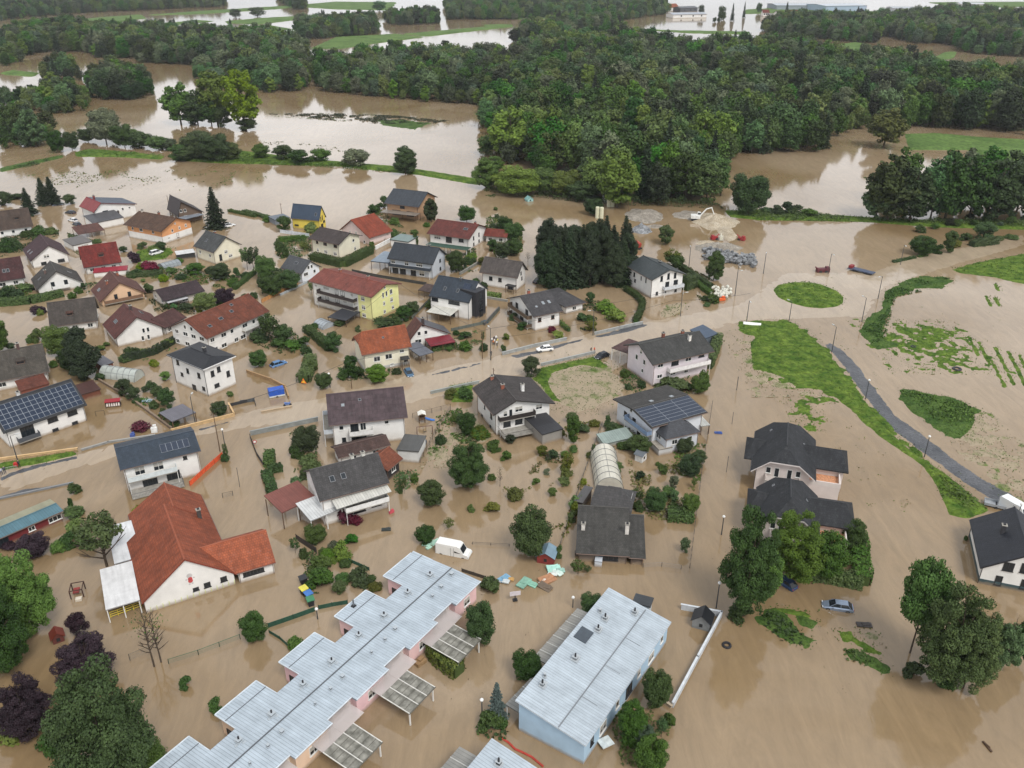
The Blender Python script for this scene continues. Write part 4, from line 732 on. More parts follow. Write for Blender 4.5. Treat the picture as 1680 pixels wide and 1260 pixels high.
house('farmhouse', 'low farmhouse with a mossy dark tile roof beside the white tunnel greenhouse', 'G', (612, 1152), (908, 1170), 13, 2.0, (645, 893), rf=.92, roof=('tile', (86, 84, 80)), wall=(120, 108, 98), o=.5, chim=[(.12, .45, 1.2, (214, 208, 200)), (.95, .42, 1.9, (214, 208, 200))], wins=[('F', .62, 1.0, 3.2, .9, 'd')])
house('annex', 'lower side wing with a mossy tile roof at the right end of the low farmhouse', 'G', (900, 1176), (994, 1182), 11.5, 1.7, .9, rf=.93, roof=('tile', (84, 82, 78)), wall=(96, 84, 76), o=.4, cat='annex', wins=[])
house('outbuilding', 'grey hipped outbuilding roof joined behind the low mossy farmhouse', 'G', (690, 900), (915, 938), 7, 2.4, (850, 798), roof=('slate', (88, 86, 86)), wall=(130, 120, 110), hip=(2.5, 2.5), hf=.4, cat='outbuilding')
flat('shed', 'small grey shed between the fence and the hipped outbuilding', 'G', (603, 868), (650, 880), (690, 790), 2.2, roof=('smooth', (92, 90, 90)), walls=(90, 80, 74))
tunnel('tunnel_greenhouse', 'large white tunnel greenhouse with curved ribs beside the mossy farmhouse', 'G', (718, 815), (872, 815), (850, 625), 3.0, (214, 210, 196), ribs=6)
# ---- centre-left below the road
house('house', 'large white house with a purple-brown panel roof and white balconies', 'F', (548, 545), (1060, 490), (450, 368), 5.6, (985, 268+30), rf=.5, roof=('plate', (92, 76, 80)), o=.7, sky_=[(.2, .3, .7, .7, 1), (.42, .36, .6, .6)],
      wins=[('F', .12, 4.4, .9, 1.0, 'w'), ('F', .3, 4.2, 1.6, 1.7, 'd'), ('F', .42, 4.2, 1.2, 1.7, 'w'), ('F', .75, 4.6, .9, .8, 'w'), ('F', .14, 1.6, .8, 1.0, 'd'), ('F', .35, 1.3, 3.0, 2, 'd'), ('L', .4, 1.4, 1.5, 1.5, 'd'), ('L', .6, 4.2, 1.5, 1.7, 'd')], balc=[('F', .22, .55, 3.2, 1.8, (224, 222, 218)), ('L', .2, .95, 3.0, 1.8, (200, 206, 212))])
house('annex', 'low annex with a long brown tile roof behind the dark roofed house', 'F', (610, 755), (950, 668), 5, 2.6, 1.0, roof=('tile', (96, 74, 68)), cat='annex')
flat('shed', 'shed with a grey felt roof beside the playground fence', 'F', (985, 700), (1130, 712), (945, 590), 2.8, roof=('smooth', (92, 92, 90)), walls=(220, 220, 218))
house('shed', 'small black barn with an orange-red tile roof slope behind the dark roofed house', 'F', (928, 838), (1028, 755), 6.0, 3.0, 1.8, roof=('tile', (150, 86, 62)), wall=(48, 44, 44), cat='barn')
house('house', 'white house with a dark grey tile roof and a red terrace roof beside it', 'F', (490, 1035), (942, 912), (425, 828), 5.6, (880, 715), roof=('tile', (86, 84, 84)), o=.5, chim=[(.62, .52, .9, (200, 198, 190)), (.78, .52, .9, (200, 198, 190))], sky_=[(.26, .28, .9, 1.2), (.42, .28, .9, 1.2)],
      wins=[('F', .55, 1.3, 2.2, 1.0, 'd'), ('F', .82, 1.6, 1.8, 1.0, 'd'), ('F', .45, 4.0, 2.2, 1.4, 'd'), ('F', .75, 4.0, 2.6, 1.4, 'd')], balc=[('F', .3, .98, 2.7, 1.9, (222, 222, 220))])
flat('terrace_roof', 'silver translucent terrace roof along the dark grey roofed house', 'F', (600, 1085), (955, 970), 2.6, 4.6, roof=('seam', (206, 204, 196)), fall=.6, cat='canopy', th=.08, posts=False)
flat('canopy', 'faded red sheet canopy beside the dark grey roofed house', 'F', (245, 1108), (465, 1005), (210, 985), 3.6, roof=('metal', (142, 86, 76)), fall=.8, cat='canopy')
flat('canopy', 'white flat canopy between the red canopy and dark grey roofed house', 'F', (430, 1160), (640, 1075), (380, 1045), 3.2, roof=('seam', (212, 214, 214)), fall=.5, cat='canopy', posts='w')
# ---- east
def villa(label, dx, dy):
    q = lambda x, y: (x+dx, y+dy)
    r = house('villa', label, 'H', q(163, 417), q(498, 470), (168+dx, 208+dy), 4.8, 4.6, axis='y', rf=.5, roof=('tile', (58, 60, 64)), wall=(222, 210, 204), trim=(214, 206, 202), hip=(3.2, 3.2), hf=.55, o=1.0,
        wins=[('F', .22, 5.0, .9, 1.3, 'w'), ('F', .38, 4.7, .9, 2.0, 'w'), ('F', .62, 4.7, .9, 2.0, 'w'), ('F', .78, 5.0, .9, 1.3, 'w'), ('F', .3, 1.4, 1.4, 1.5, 'w'), ('F', .7, 1.4, 1.4, 1.5, 'w')], balc=[('F', .18, .82, 3.4, 1.2, (222, 212, 206))], sky_=[(.8, .6, .6, .6, 1), (.25, .8, .5, .5)])
    L, D = r['_L'], r['_D']
    wg = MB(); wg.span(L-1.2, L+5.0, D*.35, D*.35+7, -1.6, 4.4); wg.span(L-1.2, L+4.4, D*.35-4, D*.35-.01, -1.6, 3.2); wg.build('side_wing', wallmat((222, 210, 204)), r)
    rb = MB(); x0, x1, y0, y1, z = L-3.5, L+5.8, D*.35-.6, D*.35+7.6, 4.7; ym = (y0+y1)/2
    rb.plate([[(x0, y0, z), (x1, y0, z), (x1-1.6, ym, z+2.3), (x0, ym, z+2.3)], [(x1, y1, z), (x0, y1, z), (x0, ym, z+2.3), (x1-1.6, ym, z+2.3)], [(x1, y0, z), (x1, y1, z), (x1-1.6, ym, z+2.3)]], .22); rb.build('wing_roof', roofmat('tile', (58, 60, 64)), r)
    rb = MB(); x0, x1 = -1.5, 4.0
    rb.plate([[(x0, y0, z-.2), (x1, y0, z-.2), (x1, ym, z+1.9), (x0+1.6, ym, z+1.9)], [(x1, y1, z-.2), (x0, y1, z-.2), (x0+1.6, ym, z+1.9), (x1, ym, z+1.9)], [(x0, y1, z-.2), (x0, y0, z-.2), (x0+1.6, ym, z+1.9)]], .22); rb.build('wing_roof', roofmat('tile', (58, 60, 64)), r)
    tb = MB(); tb.span(L-1.0, L+4.2, D*.35-3.8, D*.35-.1, 3.203, 3.25); tb.build('terrace_floor', plain((196, 140, 104), .8, amt=.3, scale=3), r)
    pb = MB()
    for (xa, xb, ya, yb) in ((L+4.2, L+4.42, D*.35-4, D*.35-.1), (L-1.2, L+4.2, D*.35-4.02, D*.35-3.85)): pb.span(xa, xb, ya, yb, 3.2, 4.1)
    pb.build('parapet', wallmat((224, 214, 208)), r)
villa('upper of two matching villas with black hipped roofs and orange terrace', 0, 0)
villa('lower of two matching villas with black hipped roofs, partly behind the big trees', 22, 290)
house('house', 'white gabled house with a black roof and white van behind it at the right photo edge', 'H', (1350, 915), (1640, 800), (1272, 662), 3.6, (1566, 846-250+150), axis='x', roof=('slate', (48, 50, 58)), o=.4, wins=[], auto=False) if False else None

# white render on the balcony side of the apartment house
_r, _L, _D = HOUSES['large pale yellow apartment house with a long red roof and black balconies'][:3]
_m = MB(); _m.span(.75, _L*.76, .77, .803, -1.6, 7.0); _m.build('cladding', wallmat((232, 230, 224)), _r)
# ============================================================ large buildings near the camera
house('house', 'white gabled house with a black roof at the right photo edge beside the white van', 'H', (1352, 917), (1788, 1000), (1272, 664), 3.4, (1572, 846), axis='y', rf=.5, roof=('slate', (50, 53, 62)), o=.45, chim=[(.3, .55, 1.5, (60, 60, 64))],
      wins=[('F', .31, 4.3, 1.5, 1.6, 'd'), ('F', .53, 4.5, 1.5, 1.8, 'd'), ('F', .24, 1.3, 1.0, 1.8, 'd'), ('F', .6, 1.5, 1.6, 1.8, 'd')], th=.3, plinth=(60, 80, 84))
sch = 'large white school building with a steep rust-red roof and red gabled wing'
sr = house('school', sch, 'I', (850, 768), (1415, 585), (790, 400), 2.3, (1105, 503), axis='y', roof=('tile', (172, 92, 62)), o=.35, chim=[(.86, .95, 1.6, (70, 66, 64))], trim=(120, 52, 38), cat='school', doors=(),
      wins=[('F', .56, 1.5, .9, .6, 'd'), ('F', .69, 1.6, 1.0, .9, 'd'), ('F', .88, 1.7, 1.0, .9, 'd')])
# low relief mural on the gable (plain generic figure)
mb = MB(); Ls = sr['_L']
for (dx, dz, r_, mi) in ((0, 4.35, .42, 0), (.02, 3.75, .33, 1), (.02, 3.35, .36, 1), (-.55, 3.75, .14, 0), (.6, 3.8, .14, 0), (-.2, 2.8, .15, 0), (.24, 2.8, .15, 0)):
    mb.tube((Ls*.52+dx, .36, dz), (Ls*.52+dx, .30-.01*mi-.004*abs(dx), dz), r_, n=14, mi=mi)
mb.build('mural', [plain((196, 192, 190), .8), plain((190, 76, 76), .8)], sr)
mb = MB()
for i in range(15): mb.tube((1+i*.9, .3, .1), (1+i*.9, .3, .9), .035, n=5)
mb.build('pipe', plain((206, 214, 120), .6), sr)
_u = Vector((math.cos(sr.rotation_euler[2]), math.sin(sr.rotation_euler[2]), 0)); _v = Vector((-_u.y, _u.x, 0)); _o = sr.location; _q0 = _o+_u*1.7+_v*sr['_D']; _q1 = _o+_u*(sr['_L']-.02)+_v*sr['_D']
_D2 = (at('I', (840, 215), 2.36)-_q0).dot(_v); _L0 = sr['_L']; _xr = .51*_L0+1.3; _rise = HOUSES[sch][4]*(_L0-_xr)/(.49*_L0)-.01; _rf = (_xr-1.7)/(_L0-1.72)
house('annex', 'rear part of the rust-red roofed school with a slightly offset ridge', 'W', (_q0.x, _q0.y), (_q1.x, _q1.y), _D2, 2.36, _rise, axis='y', rf=_rf, roof=('tile', (170, 91, 61)), o=.35, cat='school', trim=(120, 52, 38), wins=[])
house('annex', 'gabled side wing of the rust-red roofed school with a row of windows', 'I', (1415, 590), (1652, 521), 10, 2.3, (1605, 323), axis='x', roof=('tile', (174, 95, 64)), o=.35, hip=(-7, 0), cat='school', trim=(120, 52, 38),
      wins=[('F', .22, 1.5, 1.1, 1.0, 'd'), ('F', .42, 1.5, 1.1, 1.0, 'd'), ('F', .62, 1.5, 1.1, 1.0, 'd')])
flat('canopy', 'long white flat canopy along the left side of the rust-red school', 'I', (633, 806), (838, 745), (612, 560), 2.6, roof=('smooth', (226, 226, 226)), posts='w', cat='canopy')
flat('canopy', 'upper white flat canopy behind the leaning tree beside the school', 'I', (685, 530), (860, 480), (665, 300), 2.5, roof=('smooth', (222, 224, 226)), posts='w', cat='canopy')
_pb = MB(); a_ = at('I', (665, 855)); b_ = at('I', (848, 790))
for dz in (.3, .7, 1.1): _pb.tube((a_.x, a_.y, dz), (b_.x, b_.y, dz), .06, n=5)
for k in range(5):
    q = a_.lerp(b_, k/4); _pb.tube((q.x, q.y, -1), (q.x, q.y, 1.1), .05, n=5)
tag(_pb.build('railing', plain((214, 190, 60), .6)), 'yellow railing under the end of the white school canopy', 'railing')
# ---- stepped row house
RZ = R_(-123.36); RO = at('J', (1130, 240), 3.7)
M_CLEAR, _nt, _b = newmat('clear_sheet'); _b.inputs['Base Color'].default_value = (.62, .56, .54, 1); _b.inputs['Alpha'].default_value = .5; _b.inputs['Roughness'].default_value = .2
row = empty('row_house', (RO.x, RO.y, 0), RZ, 'long stepped row house with pale grey metal roof and pink walls', 'row house')
zf = 3.7; NU = 5; PER = 10.7
RM = roofmat('metal', (184, 196, 206)); 
def rowroof():
    up, dn = [], []          # outline right (+v) and left (-v)
    for i in range(NU):
        u0 = i*PER-.4
        up += [(u0, 5.5), (u0+6.3, 5.5), (u0+6.3, 4.6), (u0+PER-.2, 4.6)] if i else [(u0, 5.5), (u0+6.3, 5.5), (u0+6.3, 4.6), (u0+PER-.2, 4.6)]
        dn += [(u0, -7.8), (u0+7.2, -7.8), (u0+7.2, -3.9), (u0+PER, -3.9)] if i == 0 else [(u0+.4, -3.9), (u0+.4, -7.8), (u0+7.2, -7.8), (u0+7.2, -3.9)]
    return up, dn
rb = MB(); sl = .022
for i in range(NU):
    u0 = i*PER-.4; e = u0+PER
    zr = lambda v: zf+.28-abs(v)*sl*1.0
    for (a0, a1, v0, v1, m_) in ((u0, e, -3.9, 0, 0), (u0, e, 0, 4.6, 0), (u0, u0+6.3, 4.6, 5.5, 0), (u0 if i == 0 else u0+.5, u0+7.2, -7.8, -3.9, 0)):
        rb.plate([[(a0, v0, zr(v0)), (a1, v0, zr(v0)), (a1, v1, zr(v1)), (a0, v1, zr(v1))]], .26, m_, 1)
ro = rb.build('roof', [RM, plain((134, 142, 150), .5), plain((60, 60, 62), .5)], row)
rb = MB()
rb.span(-.4, NU*PER-.4, -.07, .07, zf+.28, zf+.36)
for i in range(NU):
    u0 = i*PER-.4; rb.span(u0+(.5 if i else 0), u0+7.2, -5.95, -5.85, zf+.13, zf+.2)
rb.build('ridge_flashing', plain((98, 102, 106), .5, .3), ro)
eb = MB()
for i in range(NU):
    u0 = i*PER-.4
    for (a0, v0, a1, v1) in ((u0, 5.53, u0+6.3, 5.53), (u0+6.3, 4.63, u0+PER, 4.63), (u0+.5, -7.83, u0+7.2, -7.83), (u0+7.23, -7.8, u0+7.23, -3.9), (u0-.02 if i == 0 else u0+.47, -7.8, u0-.02 if i == 0 else u0+.47, -3.9)):
        eb.tube((a0, v0, zf+.12), (a1, v1, zf+.12), .09, n=6)
eb.build('eaves_trim', plain((196, 204, 210), .5), ro)
wcol = [(240, 200, 200), (240, 202, 200), (240, 200, 204), (240, 208, 180), (240, 208, 180)]
for i in range(NU):
    u0 = i*PER; wb = MB(); o = .35
    wb.span(u0+.1, u0+PER, -3.4, 3.9, -1.6, zf-.03); wb.build('wall', wallmat((234, 226, 222) if i < 3 else (234, 226, 214)), row)
    wb = MB(); wb.span(u0+.11, u0+5.5, 3.9, 5.0, -1.6, zf-.04); wb.span(u0+.4, u0+6.4, -7.3, -3.4, -1.6, zf-.04); wb.build('bay', wallmat(wcol[i]), row)
    for (uu, vv, z, w_, h_, kd) in ((u0+2.6, 5.0, 1.9, 1.5, 1.4, 's'), (u0+7.2, 3.9, 2.5, 1.4, .7, 'd'), (u0+9.4, 3.9, 2.6, 1.0, .7, 'd')):
        fm, pm = window_meshes(w_, h_, kd); f = ref('window', fm, row, (uu, vv, z), math.pi); ref('pane', pm, f)
    fm, pm = window_meshes(2.2, 2.0, 'd'); f = ref('window', fm, row, (u0+6.42, -5.4, .9), math.pi/2); ref('pane', pm, f)
    for (uu, vv, s_) in ((u0+3.0, -1.6, 1), (u0+8.0, -1.9, .9), (u0+4.2, 1.5, .65), (u0+6.6, 1.7, .45), (u0+1.0, 1.0, .8) if i == 0 else (u0+9.5, 1.8, .35)):
        vb = MB(); z = zf+.25; vb.box((0, 0, .12), (.9*s_, .9*s_, .3)); vb.box((0, 0, .35), (.62*s_, .62*s_, .3), 1); vb.box((0, 0, .55), (.85*s_, .85*s_, .06), 0)
        if s_ > .8: vb.box((.55, .2, .05), (.5, .35, .15)); vb.box((-.3, .62, .04), (.5, .3, .12)); vb.tube((.0, 0, .5), (0, 0, .95), .12, n=8, mi=2)
        vb.build('roof_vent', [plain((168, 176, 182), .5), plain((96, 100, 104), .6), M_DARK], ro, (uu, vv, z-abs(vv)*sl))
    if i in (0, 1):
        pass
fb = MB(); fb.tube((0, 0, 0), (0, 0, 1.2), .13, n=10); fb.box((0, 0, .05), (.6, .6, .2), 1); fb.build('flue', [M_METAL, M_DARK], ro, (PER+4.2-.5, -6.9, zf+.15))
db = MB(); db.lathe([(.0, 0), (.3, .05), (.45, .16)], n=14); d_ = db.build('satellite_dish', plain((110, 122, 134), .5), row, (PER*1+9.0, 4.2, 2.6), recalc=False); d_.rotation_euler = (R_(-60), 0, 0)
for i in range(4):
    u0 = i*10.6+8.4
    cx = RO.x+math.cos(RZ)*u0-math.sin(RZ)*(7.0); cy = RO.y+math.sin(RZ)*u0+math.cos(RZ)*(7.0)
    nm = ['nearest the van end', 'second, by the satellite dish', 'third from the far end', 'cut off by the bottom photo edge'][i]
    t = empty('terrace_canopy', (cx, cy, 0), RZ, 'mossy glass terrace canopy of the row house, '+nm, 'canopy', 'terrace canopies of the row house')
    cb = MB(); W, Dp = 5.4, 4.8
    cb.plate([[(0, 0, 2.75), (W, 0, 2.75), (W, Dp, 2.45), (0, Dp, 2.45)]], .08)
    m = MATS.get('mossglass')
    if not m:
        m, nt_, b_ = newmat('mossy_glass'); noisy(nt_, b_, (.16, .155, .125), 1.2, .4, .3, col2=(.32, .31, .27), detail=6); MATS['mossglass'] = m; b_.inputs['Alpha'].default_value = .9
    cb.build('glass_roof', m, t); gb = MB()
    for k in range(4): x = .05+(W-.1)*k/3; gb.poly([(x-.07, 0, 2.775), (x+.07, 0, 2.775), (x+.07, Dp, 2.475), (x-.07, Dp, 2.475)]); gb.tube((x, 0, 2.78), (x, Dp, 2.48), .07, n=4)
    sb = MB(); sb.plate([[(-2.0, -2.95, 2.95), (1.95, -2.95, 2.95), (1.95, 0, 2.78), (-2.0, 0, 2.78)]], .05); sb.plate([[(1.96, -1.9, 2.89), (W, -1.9, 2.89), (W, 0, 2.78), (1.96, 0, 2.78)]], .05); sb.build('clear_roof_strip', M_CLEAR, t)
    gb.build('rafter', plain((206, 204, 198), .6), t); gb = MB()
    for k in range(1, 5): y = Dp*k/5; gb.tube((0, y, 2.78-.06*k), (W, y, 2.78-.06*k), .025, n=4)
    gb.tube((0, Dp, 2.42), (W, Dp, 2.42), .09, n=6); gb.build('glazing_bar', plain((92, 90, 82), .7), t)
    for x in (.3, W-.3): pb = MB(); pb.box((0, 0, .4), (.16, .16, 4.0)); pb.build('post', M_FRAME, t, (x, Dp-.25, 0))
# ---- pale blue block
bb_ = flat('block_house', 'pale blue block house with a long light grey metal roof', 'K', (570, 1145), (1013, 505), 10.2, 3.9, th=.22, roof=('metal', (186, 197, 206)), walls=(176, 204, 226), fall=1.6, cat='row house', trim=(196, 206, 214), o=.35,
      wins=[('F', .08, 2.2, .8, 1.3, 'd'), ('F', .2, 1.8, 1.8, 1.6, 's'), ('F', .36, 2.2, 1.0, 1.3, 'w'), ('F', .5, 1.7, 1.8, 1.8, 'd'), ('F', .62, 2.2, 1.0, 1.3, 's'), ('F', .78, 1.8, 1.8, 1.5, 's'), ('F', .92, 2.3, .9, 1.2, 'w')])
rz_ = [c for c in bb_.children if c.name.startswith('roof')][0]
def onroof(x, y): return 3.9+1.6*y/10.2
gb = MB(); gb.tube((0.1, 3.9, onroof(0, 3.9)+.03), (25.1, 3.9, onroof(0, 3.9)+.03), .09, n=4)
for x in (6, 12.4, 18.5): gb.box((x, 2.7, onroof(0, 2.7)+.01), (.06, 2.2, .06), rx=math.atan2(1.6, 10.2))
gb.build('ridge_flashing', plain((128, 132, 136), .5, .3), rz_)
for (x, y, s_) in ((4.0, 8.6, .9), (10.5, 7.4, 1.1), (17.0, 7.4, 1.0), (19.5, 7.6, 1.0), (23.3, 4.8, .9), (20.2, 8.8, .5), (5.4, 9.1, .45)):
    vb = MB(); vb.box((0, 0, .1), (.9*s_, .9*s_, .35)); vb.box((0, 0, .4), (.5*s_, .5*s_, .4), 1); vb.box((.1, .05, .62), (.7*s_, .7*s_, .06))
    if s_ > .8: vb.box((.7, 0, .02), (.45, .6, .2)); vb.tube((0, 0, .5), (0, 0, 1.2), .13, n=8, mi=2)
    vb.build('roof_vent', [plain((170, 176, 180), .5), plain((110, 114, 118), .6), M_DARK], rz_, (x, y, onroof(x, y)))
vb = MB(); vb.box((0, 0, .12), (2.4, 1.9, .12), rx=math.atan2(1.6, 10.2)); vb.build('roof_hatch', plain((66, 74, 82), .4), rz_, (15.0, 8.6, onroof(0, 8.6)))
flat('annex', 'small dark flat-roofed annex at the far end of the pale blue block', 'K', (905, 428), (923, 380), (835, 340), 2.8, roof=('smooth', (70, 74, 78)), walls=(200, 206, 210), cat='annex')
flat('canopy', 'long light grey terrace canopy on the left side of the pale blue block', 'K', (385, 730), (610, 470), (305, 680), 2.6, roof=('seam', (150, 148, 142)), posts='w', cat='canopy', beams=6)
flat('canopy', 'short light grey terrace canopy near the blue spruce', 'K', (270, 1000), (400, 860), (145, 940), 2.6, roof=('seam', (146, 145, 140)), posts='w', cat='canopy', beams=2)
A2 = at('K', (85, 1105), 5.2); uu = Vector((math.cos(RZ), math.sin(RZ), 0)); vv = Vector((math.cos(RZ+math.pi/2), math.sin(RZ+math.pi/2), 0))
q0 = A2+vv*10.2+uu*20; q1 = A2+vv*10.2
lb = flat('block_house', 'light grey metal roofed block at the bottom photo edge', 'W', (q0.x, q0.y), (q1.x, q1.y), 10.2, 3.9, th=.22, roof=('metal', (186, 197, 206)), walls=(220, 210, 206), fall=1.3, cat='row house', trim=(196, 206, 214))
lr = [c for c in lb.children if c.name.startswith('roof')][0]
for (x, y) in ((17.5, 7.5), (15.8, 5.6)):
    vb = MB(); vb.box((0, 0, .1), (.9, .9, .35)); vb.box((0, 0, .4), (.5, .5, .4), 1); vb.box((.1, .05, .62), (.7, .7, .06)); vb.tube((0, 0, .5), (0, 0, 1.2), .13, n=8, mi=1)
    vb.build('roof_vent', [plain((170, 176, 180), .5), M_DARK], lr, (x, y, 3.9+1.3*y/10.2))
B2 = A2+uu*.8
p_ = B2-vv*3.6+uu*14; p2_ = B2+vv*0+uu*14
c0 = B2+uu*12-vv*.1; c1 = B2-vv*.1+uu*.6
flat('canopy', 'light grey terrace canopy beside the block at the bottom photo edge', 'W', (c0.x, c0.y), (c1.x, c1.y), 3.8, 2.6, roof=('seam', (150, 149, 144)), posts='w', cat='canopy', beams=5)
# ---- far industrial and farm buildings on the horizon
for (nm, lb_, p0_, p1_, dp_, e_, rs_, wl, rf_) in (
    ('farmhouse', 'tiny farmhouse with an orange roof in front of the long white hall on the horizon', (566, 24), (600, 22), 14, 6, 5, WHITE, OR),
    ('hall', 'long white hall on the far bank near the two dark poplars', (580, 46), (688, 44), 26, 5, 2, WHITE, ('smooth', (170, 176, 184))),
    ('hall', 'dark roofed hall behind the long white hall on the far bank', (604, 26), (660, 24), 20, 6, 2, (90, 92, 96), ('smooth', (80, 84, 90))),
    ('factory', 'white and blue factory hall at the top photo edge behind the poplars', (1060, 19), (1190, 17), 60, 9, 1.5, (170, 186, 206), ('smooth', (196, 204, 212))),
    ('factory', 'grey factory hall at the top photo edge left of the blue-white hall', (905, 17), (1040, 17), 60, 7, 1.5, (150, 158, 166), ('smooth', (184, 192, 200))),
    ('hall', 'long pale hall with a grey roof right of the factory halls', (1270, 26), (1425, 27), 40, 6, 1.5, (196, 200, 204), ('smooth', (176, 182, 188))),
    ('farmhouse', 'tiny white farmhouse with a red roof right of the distant poplars', (862, 40), (884, 40), 12, 5, 4, WHITE, RD),
    ('farmhouse', 'tiny white farmhouse with a brown roof in the middle of the far row', (912, 44), (930, 43), 12, 5, 4, WHITE, BR),
    ('farmhouse', 'widest of the tiny red roofed farmhouses right of the poplars', (944, 42), (978, 41), 12, 5, 4, WHITE, RD),
    ('hall', 'low white hall near the right end of the far horizon', (1480, 12), (1560, 13), 40, 6, 1.5, WHITE, ('smooth', (200, 204, 208)))):
    house(nm, lb_, 'N', p0_, p1_, dp_, e_, rs_, wall=wl, roof=rf_, wins=[('F', .25, 3, 2, 2, 'd'), ('F', .6, 3, 2, 2, 'd'), ('F', .85, 3, 2, 2, 'd')], cat='house' if nm == 'farmhouse' else 'hall')
# ============================================================ trees and plants
def leafmat(name, c1, c2, rv=.18):
    m, nt, b = newmat(name); N = nt.nodes.new; Lk = nt.links.new
    g_ = N('ShaderNodeNewGeometry'); tc = N('ShaderNodeTexCoord'); nz = N('ShaderNodeTexNoise'); nz.inputs['Scale'].default_value = .55; nz.inputs['Detail'].default_value = 3; Lk(tc.outputs['Object'], nz.inputs[0])
    ad = N('ShaderNodeMath'); ad.operation = 'MULTIPLY_ADD'; ad.inputs[1].default_value = .42; Lk(g_.outputs['Random Per Island'], ad.inputs[0])
    ml = N('ShaderNodeMath'); ml.operation = 'MULTIPLY_ADD'; ml.inputs[1].default_value = 1.1; ml.inputs[2].default_value = -.28; Lk(nz.outputs[0], ml.inputs[0]); Lk(ml.outputs[0], ad.inputs[2])
    mx = N('ShaderNodeMixRGB'); mx.inputs[1].default_value = (*(v*.76 for v in c1), 1); mx.inputs[2].default_value = (*(v*.92 for v in c2), 1); mx.use_clamp = True; Lk(ad.outputs[0], mx.inputs[0])
    oi = N('ShaderNodeObjectInfo'); h = N('ShaderNodeHueSaturation')
    for k_, lo, hi, mu in (('Value', 1-rv*1.5, 1+rv*1.5, 1.0), ('Hue', .5-rv*.12, .5+rv*.10, 7.3), ('Saturation', 1-rv, 1+rv*.6, 3.7)):
        q = N('ShaderNodeMath'); q.operation = 'MULTIPLY'; q.inputs[1].default_value = mu; f = N('ShaderNodeMath'); f.operation = 'FRACT'; r = N('ShaderNodeMapRange')
        r.inputs[3].default_value = lo; r.inputs[4].default_value = hi; Lk(oi.outputs['Random'], q.inputs[0]); Lk(q.outputs[0], f.inputs[0]); Lk(f.outputs[0], r.inputs[0]); Lk(r.outputs[0], h.inputs[k_])
    Lk(mx.outputs[0], h.inputs['Color']); Lk(h.outputs[0], b.inputs['Base Color']); b.inputs['Roughness'].default_value = .6; b.inputs['Specular IOR Level'].default_value = .15
    return m
LM = dict(dark=leafmat('leaves', (.022, .044, .014), (.075, .125, .034)), mid=leafmat('leaves', (.034, .070, .016), (.105, .175, .038)), light=leafmat('leaves', (.06, .115, .02), (.165, .26, .045)),
          lime=leafmat('leaves', (.085, .135, .012), (.21, .28, .03)), wood=leafmat('leaves', (.026, .054, .018), (.108, .180, .048), .46), con=leafmat('needles', (.014, .027, .013), (.052, .078, .034), .15),
          purple=leafmat('leaves', (.020, .012, .018), (.06, .034, .045)), red=leafmat('leaves', (.07, .008, .015), (.2, .02, .035)), blue=leafmat('needles', (.05, .08, .075), (.14, .19, .175), .1), olive=leafmat('leaves', (.06, .075, .012), (.15, .165, .03)))
M_BARK = plain((78, 66, 54), .9, amt=.3); M_PALE = plain((140, 130, 114), .9, amt=.3)
def blobs_crown(h, r, n, leaf, seed, cb=.28, shape='round', nb=46, br=.30):
    rg = np.random.RandomState(seed); H = h*(1-cb); bc = []; brd = []
    for i in range(nb):
        d = sphere(1, rg)[0]; t = rg.uniform(.45, .86); z = .5+d[2]*.5*t/.86
        prof = {'round': math.sqrt(max(.02, 1-(2*z-1)**2))*.95+.12, 'tall': (1-z*.55)*.9, 'cone': (1-z)*1.05+.12, 'bush': math.sqrt(max(.05, 1-z*z)), 'spread': .55+.5*math.sin(math.pi*min(1, z*1.1)), 'oval': math.sin(math.pi*(z*.86+.1))**.7}[shape]
        a = math.atan2(d[1], d[0]); rr = r*prof*rg.uniform(.35, .80); bc.append((math.cos(a)*rr, math.sin(a)*rr, h*cb+z*H*.9)); brd.append(r*br*rg.uniform(.65, 1.35)*(.7+.3*prof))
    bc = np.array(bc); brd = np.array(brd); k = rg.choice(nb, n, p=brd**2/np.sum(brd**2)); d = sphere(n, rg); d[:, 2] = d[:, 2]*.85+.12
    rad = brd[k]*rg.uniform(.72, 1.08, n)*np.where(rg.rand(n) < .12, 1.25, 1); P_ = bc[k]+d*rad[:, None]*np.array([1, 1, .85]); P_[:, 2] = np.maximum(P_[:, 2], .05)
    return quads(P_, d*.9+sphere(n, rg)*.75+np.array([0, 0, .35]), leaf*rg.uniform(.6, 1.3, n), rg)
def conifer_crown(h, r, n, leaf, seed, cb=.08, droop=.25, layers=22):
    rg = np.random.RandomState(seed); ly = rg.randint(0, layers, n*2); t = (ly+rg.uniform(-.15, .15, n*2))/layers; keep = rg.rand(n*2) < (1-t)*.95+.1; ly, t = ly[keep][:n], t[keep][:n]; m_ = len(ly)
    nbr = 9; ba = (rg.randint(0, nbr, m_)+ly*.37)*2*math.pi/nbr; lr = rg.rand(m_)**.6; R0 = r*(1-t)**.85*(.85+.25*np.sin(ba*3+ly))+.1; w_ = (rg.rand(m_)-.5)*.5*R0*(1-lr*.6)
    x = np.cos(ba)*R0*lr-np.sin(ba)*w_; y = np.sin(ba)*R0*lr+np.cos(ba)*w_; z = h*cb+t*h*(1-cb)-R0*lr*droop+rg.uniform(-.08, .08, m_)*h/layers*2
    Nn = np.stack([np.cos(ba)*.3, np.sin(ba)*.3, np.ones(m_)], 1)+sphere(m_, rg)*.8; return quads(np.stack([x, y, np.maximum(z, .05)], 1), Nn, leaf*rg.uniform(.6, 1.2, m_), rg, .5)
